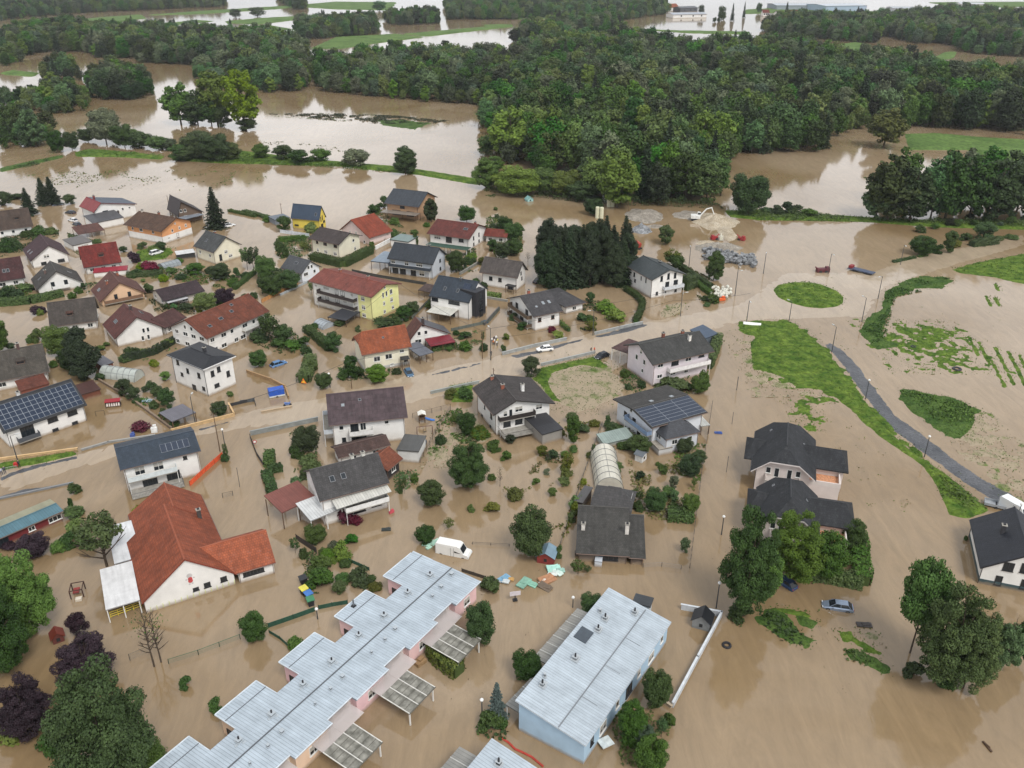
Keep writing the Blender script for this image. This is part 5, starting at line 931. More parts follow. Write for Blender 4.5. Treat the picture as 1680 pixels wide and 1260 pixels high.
def trunk_mb(h, r0, seed, limbs=7, spread=3.0, lo=.3, hi=.85, lean=0, n=7, fork=1):
    rg = random.Random(seed); t = MB(); pts = [Vector((math.sin(i*1.3+seed)*.02*h*(i/5)+lean*(i/5)**1.3*h, math.cos(i*1.7+seed)*.02*h*(i/5), -1.4 if i == 0 else h*.95*i/5)) for i in range(6)]
    t.path(pts, r0, r0*.2, n)
    for k in range(limbs):
        f = lo+(hi-lo)*(k+rg.random()*.7)/limbs; i = min(4, int(f*5)); q = f*5-i; s = pts[i].lerp(pts[i+1], q); a = k*2.4+rg.random(); L_ = spread*(1.1-f*.6)*rg.uniform(.7, 1.1)
        m1 = s+Vector((math.cos(a)*L_*.5, math.sin(a)*L_*.5, L_*.35)); e = s+Vector((math.cos(a+.2)*L_, math.sin(a+.2)*L_, L_*.75)); rr = r0*(1-f)*.6+.02; t.path([s, m1, e], rr, rr*.25, 5)
        for j in range(fork):
            a2 = a+rg.uniform(-1, 1); e2 = m1+Vector((math.cos(a2)*L_*.45, math.sin(a2)*L_*.45, L_*.4)); t.path([m1, e2], rr*.6, rr*.15, 4)
    return t
PROTO = {}
def proto(kind):
    """mesh pair (trunk, crown) with its natural height and radius"""
    if kind in PROTO: return PROTO[kind]
    P = {'near0': ('round', 12, 5.0, 26000, .215, .03, 75, .26), 'near1': ('oval', 14, 4.8, 24000, .22, .03, 75, .25), 'near2': ('spread', 13, 6, 24000, .22, .3, 90, .2),
         'med0': ('round', 8, 3.6, 8500, .22, .02, 44, .30), 'med1': ('oval', 9, 3.3, 8000, .22, .04, 44, .28), 'med2': ('cone', 8, 2.6, 4200, .28, .12, 34, .33),
         'bush0': ('bush', 2.6, 1.8, 2200, .20, .0, 22, .38), 'bush1': ('bush', 3, 1.7, 2200, .20, .0, 26, .34), 'sparse': ('round', 6, 2.6, 900, .22, .3, 26, .26),
         'wood0': ('oval', 17, 5.4, 3800, .43, .10, 64, .30), 'wood1': ('round', 15, 6.0, 3800, .43, .08, 64, .30), 'wood2': ('tall', 20, 4.8, 3800, .43, .10, 64, .32), 'wood3': ('oval', 14, 4.6, 3200, .42, .04, 54, .34), 'grand0': ('round', 12, 5.0, 60000, .125, .02, 130, .19), 'grand1': ('spread', 13, 5.5, 46000, .125, .05, 150, .15), 'wood5': ('oval', 15, 5.0, 3600, .42, .05, 70, .22), 'wood4': ('spread', 17, 6.2, 3800, .43, .08, 70, .26),
         'big0': ('oval', 24, 7.6, 7500, .55, .08, 80, .24), 'big1': ('spread', 22, 8, 7500, .55, .1, 84, .22), 'poplar': ('oval', 26, 8.5, 9000, .50, .14, 90, .20)}
    if kind == 'spruce' or kind == 'wspruce':
        h, r = 16, 3.6; V, Q = conifer_crown(h, r, 9000 if kind == 'spruce' else 2200, .30 if kind == 'spruce' else .55, 5); tr = trunk_mb(h, .25, 3, 0)
    elif kind == 'spruce2': h, r = 10, 2.6; V, Q = conifer_crown(h, r, 4200, .26, 15); tr = trunk_mb(h, .2, 3, 0)
    elif kind == 'spruce3': h, r = 17, 3.8; V, Q = conifer_crown(h, r, 9000, .32, 25, cb=.02, droop=.35, layers=26); tr = trunk_mb(h, .25, 3, 0)
    elif kind in ('airy', 'airy2'):
        h, r = 13, 5.5; V, Q = blobs_crown(h, r, 17000, .21, 77 if kind == 'airy' else 31, .05 if kind == 'airy' else .08, 'spread', 95, .19); tr = trunk_mb(h, .3, 8, 14, 5.0, .25, .9, 0, 8, 3)
    elif kind == 'leaner': h, r = 9, 4.5; V, Q = blobs_crown(h, r, 2600, .24, 41, .5, 'spread', 34, .18); tr = trunk_mb(h*.8, .25, 9, 13, 4.6, .1, .9, .1, 7, 3)
    elif kind == 'bare':
        h, r = 9, 3; V, Q = blobs_crown(h, r, 60, .15, 4, .5); tr = trunk_mb(h, .16, 12, 26, 2.4, .25, .98, 0, 6, 4)
    elif kind == 'thuja': h, r = 5, .8; V, Q = conifer_crown(h, r, 1500, .16, 2, .0, .1, 30); tr = trunk_mb(h*.9, .08, 3, 0)
    else:
        sh, h, r, n, lf, cb, nb, br = P[kind]; V, Q = blobs_crown(h, r, n, lf, hash_(kind), cb, sh, nb, br); bush = kind.startswith('bush')
        tr = trunk_mb(h*.8, max(.06, h*.018), 3, 9 if not bush else 4, r*.75, .2 if cb < .2 else cb, .85, 0, 7)
    o = raw_mesh('crown', V, Q, LM['mid'], link=False); cm = o.data; bpy.data.objects.remove(o); to = tr.build('trunk', M_BARK, link=False, uv=False, recalc=False); tm = to.data; bpy.data.objects.remove(to)
    PROTO[kind] = (tm, cm, h, r); return PROTO[kind]
def hash_(s): return sum(ord(c)*(i+3) for i, c in enumerate(s)) % 9999
VAR = {}
def crown_for(kind, mat):
    if (kind, mat) not in VAR:
        tm, cm, h, r = proto(kind); c = cm.copy(); c.materials.clear(); c.materials.append(LM[mat]); VAR[(kind, mat)] = c
    return VAR[(kind, mat)]
def plant(name, label, loc, kind, mat, h, r, cat='tree', group=None, rz=None, pale=False, bark=True):
    tm, cm, ph, pr = proto(kind); root = empty(name, (loc[0], loc[1], 0), rnd.uniform(0, 6.28) if rz is None else rz, label, cat, group)
    s = (r/pr, r/pr, h/ph); ref('trunk', tm, root, sc_=s); ref('crown' if cat == 'tree' else 'foliage', crown_for(kind, mat), root, sc_=s); return root
def T(R, xb, yb, ytop, wd, kind, mat, label, cat=None, group=None, name=None, rz=None):
    b = at(R, (xb, yb)); h = top_z(R, (xb, yb), ytop); s = REG[R][2]; mpp = (at(R, (xb+s*5, yb))-at(R, (xb-s*5, yb))).length/10; r = wd/s*mpp/2*.97
    bush = kind.startswith('bush')
    # the crown's front reaches down over its base: keep the base the photo shows by moving the stem back a little for bushes
    if bush: b.y += r*.6; h = max(.8, top_z(R, (xb, yb), ytop)*.8)
    h = max(.7, min(h, 36)); nm = name or ('conifer' if kind.startswith('spruce') else 'shrub' if bush else 'thuja' if kind == 'thuja' else 'tree')
    return plant(nm, label, b, kind, mat, h, r, cat or ('shrub' if bush else 'tree'), group, rz)
def hedge(R, pts, w_, h_, mat, label, leaf=.2, dens=26, name='hedge'):
    W_ = [at(R, p) for p in pts]; rg = np.random.RandomState(hash_(label)); o0 = W_[0]; Cs = []; Ns = []; stem = MB()
    for a, b in zip(W_, W_[1:]):
        L_ = (b-a).length; n = int(L_*(w_+2*h_)*dens); u = (b-a)/L_; v = Vector((-u.y, u.x, 0)); t = rg.rand(n)*L_
        side = rg.rand(n)*(w_+2*h_); y = np.where(side < w_, side-w_/2, np.where(side < w_+h_, -w_/2, w_/2)); z = np.where(side < w_, h_, rg.rand(n)*h_); bump_ = fbm(t*.8+3, y*2+hash_(label)*.1, 2)*.25
        z = z+np.where(side < w_, bump_, 0)+rg.normal(size=n)*.07; y = y+np.where(side < w_, 0, np.sign(y)*bump_)+rg.normal(size=n)*.07
        Cs.append(np.stack([u.x*t+v.x*y+a.x-o0.x, u.y*t+v.y*y+a.y-o0.y, z], 1)); nn = np.zeros((n, 3)); nn[:, 2] = np.where(side < w_, 1, .3); nn[:, 0] = np.where(side < w_, 0, v.x*np.sign(y)); nn[:, 1] = np.where(side < w_, 0, v.y*np.sign(y)); Ns.append(nn)
        k = 0.0
        while k < L_: q = a-o0+u*k; stem.tube((q.x, q.y, -.6), (q.x, q.y, h_*.7), .04, n=4); k += .7
        stem.box(((a+b)/2-o0+Vector((0, 0, h_*.42)))[:], (L_, w_*.72, h_*.84), 1, rz=math.atan2(u.y, u.x))
    Cn = np.concatenate(Cs); Nn = np.concatenate(Ns)+sphere(len(Cn), rg)*.6; V, Q = quads(Cn, Nn, leaf*rg.uniform(.6, 1.3, len(Cn)), rg)
    root = empty(name, (o0.x, o0.y, 0), 0, label, 'hedge'); raw_o = raw_mesh('foliage', V, Q, LM[mat]); raw_o.parent = root; stem.build('stem', [M_BARK, LM['dark']], root); return root
def thicket(name, R, pts, h_, mat, dens=7.5, leaf=.26, label=None, nsc=.25, thr=-.1, parent=None, cat='undergrowth'):
    """uncountable low growth over a polygon: one object"""
    poly = [tuple(at(R, p))[:2] for p in pts]; xs = [p[0] for p in poly]; ys = [p[1] for p in poly]; A_ = (max(xs)-min(xs))*(max(ys)-min(ys)); rg = np.random.RandomState(int(abs(xs[0]*10)) % 9999)
    n = int(min(A_*dens, 160000)); x = rg.uniform(min(xs), max(xs), n); y = rg.uniform(min(ys), max(ys), n); ins, d = inside(x, y, poly); f = fbm(x*nsc, y*nsc, 3); k = ins & (f > thr); x, y, d, f = x[k], y[k], d[k], f[k]
    hh = h_*np.clip(d/1.5, .25, 1)*np.clip(.4+(f-thr)*1.3, .3, 1.5); z = hh*rg.uniform(.45, 1.0, len(x)); V, Q = quads(np.stack([x, y, z], 1), sphere(len(x), rg)*.8+np.array([0, 0, .8]), leaf*rg.uniform(.6, 1.4, len(x)), rg)
    if not len(x): return None
    o = raw_mesh(name, V, Q, LM[mat]); tag(o, label=label, cat=cat if label else None, kind='stuff'); return o
# ---- woods
def scatter(R, poly, sp, seed):
    W_ = [tuple(at(R, p))[:2] for p in poly]; xs = [p[0] for p in W_]; ys = [p[1] for p in W_]; rg = np.random.RandomState(seed); X, Y = np.meshgrid(np.arange(min(xs), max(xs), sp), np.arange(min(ys), max(ys), sp)); X = X+rg.uniform(-.42, .42, X.shape)*sp; Y = Y+rg.uniform(-.42, .42, X.shape)*sp
    ins, d = inside(X, Y, W_); return X[ins], Y[ins], d[ins]
WOODS = [('N', [(-10,488),(80,525),(230,580),(345,636),(560,650),(752,652),(765,505),(830,486),(1060,474),(1095,425),(1200,396),(1320,408),(1700,424),(1700,285),(1440,272),(1380,225),(1230,205),(1210,212),(1060,215),(1000,165),(860,165),(620,185),(560,165),(420,140),(200,165),(60,200),(-10,225)], 8.2, 18, 'wood behind the gravel yard'),
 ('M', [(1045,298),(1320,328),(1590,352),(1700,330),(1700,215),(1450,205),(1300,200),(1100,218),(1020,225)], 7.6, 15, 'tree belt behind the large flooded field'),
 ('M', [(0,135),(60,122),(160,100),(330,112),(560,122),(720,132),(960,142),(1020,190),(1010,298),(880,308),(760,270),(640,215),(520,210),(380,205),(260,170),(130,175),(90,195),(0,225)], 8, 16, 'wood on the far left'),
 ('M', [(285,270),(400,255),(520,285),(500,318),(400,332),(300,328)], 7, 15, 'clump left of the tall poplars'), ('M', [(80,330),(180,300),(290,325),(285,370),(180,372),(90,370)], 7.5, 13, 'clump left beyond the flooded field'),
 ('M', [(0,325),(80,325),(85,368),(0,365)], 7.5, 12, 'clump left beyond the flooded field'), ('M', [(0,430),(120,425),(180,455),(170,505),(0,505)], 7, 15, 'clump beside the dyke at the left photo edge'),
 ('M', [(145,238),(270,235),(280,268),(150,268)], 7, 14, 'clump on the far left'), ('M', [(-20,72),(60,62),(250,45),(740,22),(740,-4),(-20,-4)], 11, 15, 0), ('M', [(960,96),(1240,76),(1245,112),(1000,132)], 8, 15, 0), ('M', [(1260,66),(1440,52),(1440,80),(1270,84)], 9, 14, 0),
 ('M', [(1460,18),(1700,10),(1700,64),(1470,66)], 10, 15, 0), ('M', [(900,-6),(1000,4),(1010,32),(960,32)], 10, 15, 0), ('N', [(0,14),(560,4),(565,44),(430,64),(300,56),(0,62)], 10, 15, 0), ('N', [(75,132),(110,104),(250,76),(420,72),(400,88),(260,124),(130,134)], 8, 15, 0),
 ('N', [(860,92),(1000,70),(1260,74),(1440,46),(1700,70),(1700,182),(1500,168),(1420,136),(1340,140),(1240,112),(1210,138),(1080,130),(860,98)], 9, 16, 0),
 ('N', [(700,70),(745,60),(750,68),(720,72)], 12, 13, 0), ('M', [(620,240),(700,236),(760,290),(700,300)], 8, 12, 0), ('N', [(1370,720),(1480,715),(1700,712),(1700,690),(1400,688)], 5, 3.2, 'low bushes below the big trees on the right')]
pts_ = []
for i, (R, poly, sp, hh, gl) in enumerate(WOODS):
    X, Y, D_ = scatter(R, poly, sp, i+11)
    for x, y, d in zip(X, Y, D_):
      if vnoise(np.array([x*.035+i*3]), np.array([y*.035]))[0] > .24 or not gl: pts_.append((y+abs(x)*.2, x, y, hh*(.72 if d < 6 else 1), gl, i))
pts_.sort(key=lambda q: q[0]); print('WOOD TREES', len(pts_))
WK = ['wood0', 'wood1', 'wood2', 'wood3', 'wood4', 'wspruce', 'wood5']
NEAR_N = 285; rg0 = np.random.RandomState(99); cnt = 0; rest = []
for q in pts_:
    _, x, y, hh, gl, i = q; ki = rg0.choice(7, p=[.2, .18, .17, .17, .13, .05, .1]); 
    if i == len(WOODS)-1: ki = 3
    kind = WK[ki]; _, _, ph, pr = proto(kind); h = hh*rg0.uniform(.62, 1.45)*(1.1 if ki == 2 else 1)*(1.08 if ki == 5 else 1); r = pr*(h/ph)**.8*rg0.uniform(.85, 1.15)*(1.25 if hh < 6 else 1)
    if gl and cnt < NEAR_N:
        cnt += 1; mat = 'con' if ki == 5 else rg0.choice(['wood', 'wood', 'wood', 'mid', 'dark', 'light']); 
        look = {'con': 'dark narrow conifer', 'wood': 'broadleaf tree', 'mid': 'fresh green broadleaf tree', 'light': 'light green broadleaf tree', 'dark': 'dark green broadleaf tree'}[mat]
        plant('forest_tree', look+' standing in the '+gl, (x, y), kind, mat, h, r, 'tree', look+'s of the '+gl, rz=rg0.uniform(0, 6.28))
    else: rest.append((x, y, h, r, ki, ph, pr))
pc = bpy.data.collections.new('woodland_kinds')
for ki, kind in enumerate(WK):
    tm, cm, ph, pr = proto(kind); o = bpy.data.objects.new('%d_woodland_tree' % ki, crown_for(kind, 'con' if ki == 5 else 'light' if ki == 6 else 'wood')); pc.objects.link(o)
me = bpy.data.meshes.new('woodland'); me.from_pydata([(a[0], a[1], 0) for a in rest], [], [])
def attr(nm, tp, vals, key='value'): at_ = me.attributes.new(nm, tp, 'POINT'); at_.data.foreach_set(key, np.array(vals).ravel())
attr('kind_index', 'INT', [a[4] for a in rest]); attr('tree_scale', 'FLOAT_VECTOR', [(a[3]/a[6], a[3]/a[6], a[2]/a[5]) for a in rest], 'vector'); attr('turn', 'FLOAT_VECTOR', [(0, 0, rg0.uniform(0, 6.28)) for a in rest], 'vector')
wo = bpy.data.objects.new('woodland', me); C.objects.link(wo); tag(wo, kind='stuff'); ng = bpy.data.node_groups.new('woodland', 'GeometryNodeTree')
ng.interface.new_socket('Geometry', in_out='INPUT', socket_type='NodeSocketGeometry'); ng.interface.new_socket('Geometry', in_out='OUTPUT', socket_type='NodeSocketGeometry')
gi, go = ng.nodes.new('NodeGroupInput'), ng.nodes.new('NodeGroupOutput'); ip = ng.nodes.new('GeometryNodeInstanceOnPoints'); ci = ng.nodes.new('GeometryNodeCollectionInfo'); ci.inputs[0].default_value = pc; ci.inputs['Separate Children'].default_value = True; ci.inputs['Reset Children'].default_value = True
ip.inputs['Pick Instance'].default_value = True
def na(nm, tp): n_ = ng.nodes.new('GeometryNodeInputNamedAttribute'); n_.data_type = tp; n_.inputs[0].default_value = nm; return n_.outputs[0]
e2r = ng.nodes.new('FunctionNodeEulerToRotation'); L2 = ng.links.new; L2(gi.outputs[0], ip.inputs['Points']); L2(ci.outputs[0], ip.inputs['Instance']); L2(na('kind_index', 'INT'), ip.inputs['Instance Index']); L2(na('turn', 'FLOAT_VECTOR'), e2r.inputs[0]); L2(e2r.outputs[0], ip.inputs['Rotation']); L2(na('tree_scale', 'FLOAT_VECTOR'), ip.inputs['Scale']); L2(ip.outputs[0], go.inputs[0])
wo.modifiers.new('woodland', 'NODES').node_group = ng
# ---- garden trees, shrubs and hedges
CN = dict(dark='dark green', mid='green', light='light green', lime='bright yellow-green', con='blackish green', purple='purple-leaved', red='red-leaved', blue='blue-grey', olive='olive green', wood='dull green')
KN = dict(near0='round tree', near1='tall oval tree', near2='spreading tree', med0='small round tree', med1='small oval tree', med2='small pointed tree', bush0='low shrub', bush1='rounded shrub', sparse='thin open tree', spruce='spruce', spruce2='small spruce', spruce3='dense spruce',
          airy='large airy tree', airy2='large drooping tree', grand0='large round tree', grand1='large spreading tree', leaner='leaning tree', bare='bare leafless tree', thuja='slim column cypress', big0='very tall tree', big1='very tall broad tree', poplar='tall poplar', wood0='tree', wood1='tree', wood3='bush', wspruce='narrow dark tree')
_used = {}
def TT(R, place, rows):
    for q in rows:
        xb, yb, yt, wd, kind, mat = q[:6]; lab = q[6] if len(q) > 6 else '%s %s %s' % (CN[mat], KN[kind], place)
        ob = T(R, xb, yb, yt, wd, kind, mat, lab)
        if lab in _used:
            g_ = '%s %ss %s' % (CN[mat], KN[kind], place); ob['group'] = g_; _used[lab]['group'] = g_
        else: _used[lab] = ob
TT('A', 'beside the white house at the left photo edge', [(195,285,105,120,'spruce','con'),(455,215,150,85,'med0','dark'),(25,225,130,110,'med0','dark'),(95,190,145,110,'bush1','dark'),(160,430,385,90,'bush0','dark'),(240,420,355,110,'bush1','mid'),(320,415,360,80,'bush0','light')])
TT('A', 'of the pair behind the parked cars', [(290,218,40,125,'spruce','con'),(348,218,34,130,'spruce','con')])
TT('A', 'standing in water beside the white car', [(1400,368,98,172,'spruce3','con')])
TT('A', 'left of the maroon roofed gable house', [(30,530,425,110,'bush1','dark'),(90,510,430,80,'bush1','dark'),(235,470,425,60,'bush0','olive'),(620,470,440,60,'bush0','mid')])
TT('A', 'around the lawn with the white car', [(862,600,512,82,'bush1','purple'),(915,505,455,70,'bush1','mid'),(990,530,478,90,'bush0','light'),(1045,515,455,70,'med0','dark'),(960,665,575,120,'bush1','red'),(870,690,630,90,'bush1','dark'),(905,640,590,60,'bush0','lime'),(1100,670,620,70,'bush1','mid'),(1150,600,560,60,'bush0','mid')])
TT('A', 'south of the cream grey-roofed house', [(1260,665,598,125,'med0','mid'),(1345,668,620,60,'bush1','dark'),(1430,700,588,140,'near0','dark'),(1530,690,620,60,'med2','dark'),(1640,642,485,110,'sparse','dark'),(1600,640,490,90,'sparse','mid'),(1585,695,655,80,'bush0','dark'),(1500,748,690,90,'bush1','mid'),(1340,560,540,40,'bush0','light'),(1050,720,665,70,'bush0','lime'),(1160,705,670,90,'bush0','dark')])
TT('A', 'beside the very dark maroon roof', [(1332,905,775,145,'near0','light','round lime-green tree beside the very dark maroon roof'),(1285,912,865,55,'bush1','lime'),(1455,870,748,130,'near0','purple'),(955,800,715,75,'bush1','mid'),(1095,895,845,80,'bush1','dark'),(1190,905,860,110,'bush1','dark'),(540,768,720,42,'med2','dark')])
TT('A', 'in the gardens behind the long hedge', [(25,850,735,100,'bush1','dark'),(90,835,745,100,'bush1','dark'),(150,785,725,100,'bush1','mid'),(205,780,730,60,'bush1','dark'),(460,830,782,60,'bush0','mid'),(235,935,872,100,'bush1','purple'),(238,1112,1008,80,'bush1','light')])
TT('E', 'beside the white tunnel greenhouse', [(395,165,-45,190,'near0','mid'),(560,320,-40,230,'near1','con','big dome-shaped blackish conifer beside the white tunnel greenhouse'),(548,300,180,110,'med1','mid'),(450,270,100,110,'near0','dark'),(640,335,280,70,'bush1','dark'),(340,250,200,60,'bush0','mid')])
TT('A', 'at the left photo edge above the solar roof', [(0,1165,940,150,'near0','mid')])
TT('A', 'beside the large white gabled house', [(845,1215,1138,110,'bush1','dark'),(925,1200,1150,80,'bush0','light'),(1075,1140,1085,95,'bush1','light'),(800,1240,1190,90,'bush0','mid'),(1000,1270,1220,50,'bush0','lime')])
hedge('A', [(0,870),(200,855),(410,808)], 2.6, 1.8, 'mid', 'long clipped hedge below the brown gabled house at the left')
hedge('A', [(820,690),(1050,672)], 2, 1.5, 'dark', 'dark hedge below the red-leaved shrub')
hedge('A', [(1515,770),(1650,665)], 1.2, 1.3, 'mid', 'straight hedge beside the flooded lane right of the lime-green tree')
hedge('A', [(800,1236),(1000,1185),(1160,1095)], 1.4, 1.8, 'con', 'blackish hedge with fence in front of the large white gabled house')
hedge('A', [(1480,262),(1654,300)], 1.6, .8, 'mid', 'hedge on the dyke behind the lone spruce')
hedge('B', [(0,268),(90,290),(200,325)], 2, 1.0, 'mid', 'hedge on the dyke left of the bright yellow house')
TT('B', 'beside the bright yellow house', [(262,390,288,95,'med0','dark'),(430,405,330,100,'bush1','light'),(385,510,452,60,'bush1','lime'),(245,565,450,85,'bush1','dark'),(225,510,440,70,'bush1','mid'),(150,335,285,60,'bush0','mid')])
hedge('B', [(225,460),(400,445)], 2, 1.5, 'mid', 'hedge behind the small cream house garden')
hedge('B', [(440,572),(640,620)], 3, 2.2, 'dark', 'thick hedge in front of the cream two-storey house')
hedge('B', [(640,620),(820,530)], 3, 2.2, 'mid', 'thick hedge right of the cream two-storey house')
TT('B', 'beside the tan timber house', [(835,285,205,80,'bush1','dark'),(875,255,200,60,'bush1','mid'),(908,240,158,60,'med0','dark'),(1212,330,168,100,'near1','dark'),(1440,332,212,112,'near0','dark'),(970,350,295,70,'bush0','mid'),(1110,480,385,40,'bush0','dark'),(1180,365,330,50,'bush0','mid'),(1100,410,380,60,'bush0','mid')])
TT('B', 'around the pink gabled house', [(830,525,448,45,'med1','mid'),(905,450,380,60,'bush1','dark'),(960,430,370,80,'bush0','mid'),(865,450,405,60,'bush0','light')])
TT('B', 'between the dark-clad house and green awning', [(1370,650,498,120,'near0','dark'),(1450,610,555,60,'bush1','dark'),(1470,570,530,80,'bush0','light'),(1395,640,590,50,'med2','con'),(1425,630,585,40,'med2','con')])
TT('B', 'left of the yellow apartment house', [(145,700,528,128,'near0','mid'),(190,805,655,150,'near0','dark'),(300,770,632,140,'near0','dark'),(250,720,640,90,'near0','mid'),(110,760,680,60,'bush1','dark'),(100,640,560,50,'med0','dark'),(440,800,700,50,'sparse','mid')])
TT('B', 'in the flooded gardens below the long orange-brown roof', [(175,1115,918,150,'sparse','dark'),(165,1050,930,130,'sparse','mid'),(265,1105,992,125,'med0','dark'),(385,1140,1062,90,'bush1','dark'),(90,1115,1030,130,'bush1','dark'),(215,1150,1080,100,'bush1','dark'),(310,1165,1090,110,'bush1','mid'),(400,1200,1120,80,'bush1','dark'),(60,830,780,60,'bush0','dark')])
TT('F', 'beside the blue and white car', [(100,160,48,125,'near0','mid')])
hedge('B', [(405,1035),(470,1085),(560,1165)], 2.2, 1.8, 'dark', 'dark clipped hedge below the small clear greenhouse')
TT('B', 'right of the clipped dark hedge', [(585,1165,1040,120,'med0','dark'),(455,1020,985,60,'bush0','mid')])
TT('B', 'beside the front corner of the apartment house', [(1040,965,870,110,'med0','dark'),(1095,925,832,90,'near0','dark'),(900,1015,955,150,'bush1','dark'),(980,1000,930,80,'bush1','mid'),(620,1005,958,90,'bush0','dark')])
TT('B', 'by the brown-grey roofed white house', [(1550,765,712,60,'bush1','dark'),(1500,730,690,50,'bush0','mid')])
hedge('B', [(1568,808),(1660,822)], 1.3, 1.2, 'light', 'bright green hedge left of the brown-grey roofed white house')
TT('B', 'beside the crimson canopy', [(1430,1090,1038,90,'bush1','dark'),(1430,1170,1095,90,'bush0','mid'),(1370,1065,1030,50,'bush0','dark'),(1545,1120,1030,30,'sparse','dark'),(1550,1170,1110,60,'bush0','dark')])
hedge('B', [(1215,1165),(1375,1135)], 1.6, 1.3, 'mid', 'hedge along the front of the crimson canopy')
for row, (y0, n, x0, x1) in enumerate(((742, 8, 385, 880), (700, 8, 400, 890), (655, 8, 392, 895), (612, 7, 415, 885))):
    for i in range(n):
        b = at('C', (x0+(x1-x0)*i/(n-1)+rnd.uniform(-8, 8), y0+rnd.uniform(-10, 10))); plant('conifer', 'tall blackish conifer in the dense block behind the balconied house', (b.x, b.y), rnd.choice(['near1', 'spruce3']), 'con', rnd.uniform(12.5, 18.5), rnd.uniform(3.4, 4.6), 'tree', 'conifers of the dense block')
TT('C', 'in the garden of the balconied house', [(660,855,780,60,'med0','dark'),(770,930,838,140,'bush1','light'),(835,988,885,140,'bush1','lime'),(610,978,912,75,'bush1','dark'),(662,980,935,60,'bush0','mid'),(662,1030,968,85,'med0','olive'),(120,1098,1042,50,'bush1','lime'),(102,1172,1118,40,'bush1','dark'),(455,1088,1032,80,'bush1','lime'),(165,968,912,60,'bush1','dark'),(415,1048,1002,62,'bush0','red'),(230,1028,972,80,'bush1','dark'),(585,905,875,30,'bush0','mid')])
hedge('C', [(890,775),(950,810),(1005,865),(985,930),(955,985)], 1.6, 1.5, 'dark', 'curved dark hedge beside the tall white three-storey house')
hedge('C', [(465,985),(525,1040)], 1, .9, 'mid', 'short hedge at the corner of the balconied house')
hedge('C', [(1262,770),(1330,745)], 3, 4.0, 'dark', 'tall dark cypress hedge against the three-storey house')
hedge('C', [(1240,630),(1440,770)], 1.5, 1.8, 'dark', 'long hedge running behind the three-storey house')
hedge('C', [(1330,720),(1440,805)], 1.6, 1.2, 'mid', 'inner hedge parallel to the long hedge behind the three-storey house')
TT('C', 'in the gravel yard', [(1145,475,338,115,'med1','mid'),(1195,625,505,140,'sparse','olive'),(1200,640,540,130,'med0','dark'),(1460,705,505,130,'near1','dark'),(1462,862,790,80,'bush1','mid'),(1410,845,805,60,'bush0','dark'),(1420,880,850,50,'bush0','mid')])
TT('C', 'left of the dense conifer block', [(260,590,522,60,'bare','mid'),(350,605,520,80,'bare','mid')])
TT('C', 'around the small red tile roof', [(110,400,280,100,'near0','dark'),(155,450,320,120,'near0','mid'),(40,380,340,70,'bush1','dark'),(170,545,430,110,'near0','dark'),(100,560,450,110,'near0','dark'),(30,520,440,70,'med0','dark'),(200,420,350,80,'med0','mid'),(60,310,275,40,'bush0','dark')])
TT('D', 'beside the road at the right of the roundabout', [(1100,458,342,135,'near0','dark'),(1250,445,312,80,'med1','dark'),(1195,452,395,70,'bush1','dark'),(1435,375,275,120,'med0','mid'),(1350,385,332,70,'bush1','dark'),(1100,340,290,60,'bush1','mid'),(1290,420,370,70,'bush0','olive'),(1530,380,355,60,'bush0','mid'),(1600,375,350,80,'bush0','mid')])
hedge('D', [(1370,412),(1505,395)], 3, 2, 'dark', 'clipped hedge beside the road at the upper right')
hedge('D', [(945,500),(1065,475)], 1.2, .6, 'dark', 'low hedge on the flooded verge right of the roundabout')
hedge('D', [(1080,470),(1130,462)], 1.2, .5, 'mid', 'very short low hedge continuing the verge hedge')
TT('E', 'in the allotment below the tunnel greenhouse', [(805,425,322,110,'med0','dark'),(862,452,372,95,'med0','dark'),(975,402,332,75,'bush1','dark'),(1030,445,368,90,'med0','dark'),(1090,505,378,105,'med0','dark'),(990,520,458,65,'bush0','mid'),(985,240,190,50,'bush0','lime'),(880,480,450,70,'bush0','mid'),(1050,560,505,50,'bush0','dark'),(1120,635,590,70,'bush0','mid')])
TT('E', 'inside the tan yard wall', [(1425,560,455,105,'near0','dark'),(895,668,603,125,'bush0','red')])
TT('E', 'between the road and the red barn', [(475,1068,998,85,'bush1','dark'),(455,1150,1080,35,'bush0','dark')])
TT('E', 'at the street lamp by the orange netting', [(1465,850,735,45,'sparse','mid'),(1450,860,800,60,'bush0','dark')])
TT('F', 'inside the grey-walled yard', [(405,705,535,180,'near0','dark'),(332,758,650,95,'bush1','dark'),(415,830,745,140,'bush1','mid'),(400,892,810,90,'bush1','mid'),(330,925,880,70,'bush0','wood')])
hedge('F', [(135,790),(205,785)], 3.0, 2.4, 'mid', 'square clipped hedge block inside the grey-walled yard')
hedge('F', [(145,860),(175,945),(200,1025)], 1.8, 1.3, 'dark', 'dark L-shaped hedge left of the red sheet canopy')
hedge('F', [(160,850),(250,828)], 1.8, 1.3, 'dark', 'short upper arm of the hedge left of the red sheet canopy')
hedge('F', [(385,270),(420,200),(435,130)], 3, 2.0, 'mid', 'green hedge beside the orange road sign in the water')
TT('F', 'in front of the orange roofed house', [(865,262,142,145,'near0','light'),(520,302,192,110,'near0','mid'),(700,235,75,110,'med1','dark'),(745,240,150,70,'bush1','dark'),(640,250,180,80,'bush0','mid'),(990,215,170,60,'bush0','dark'),(435,200,115,90,'bush1','mid')])
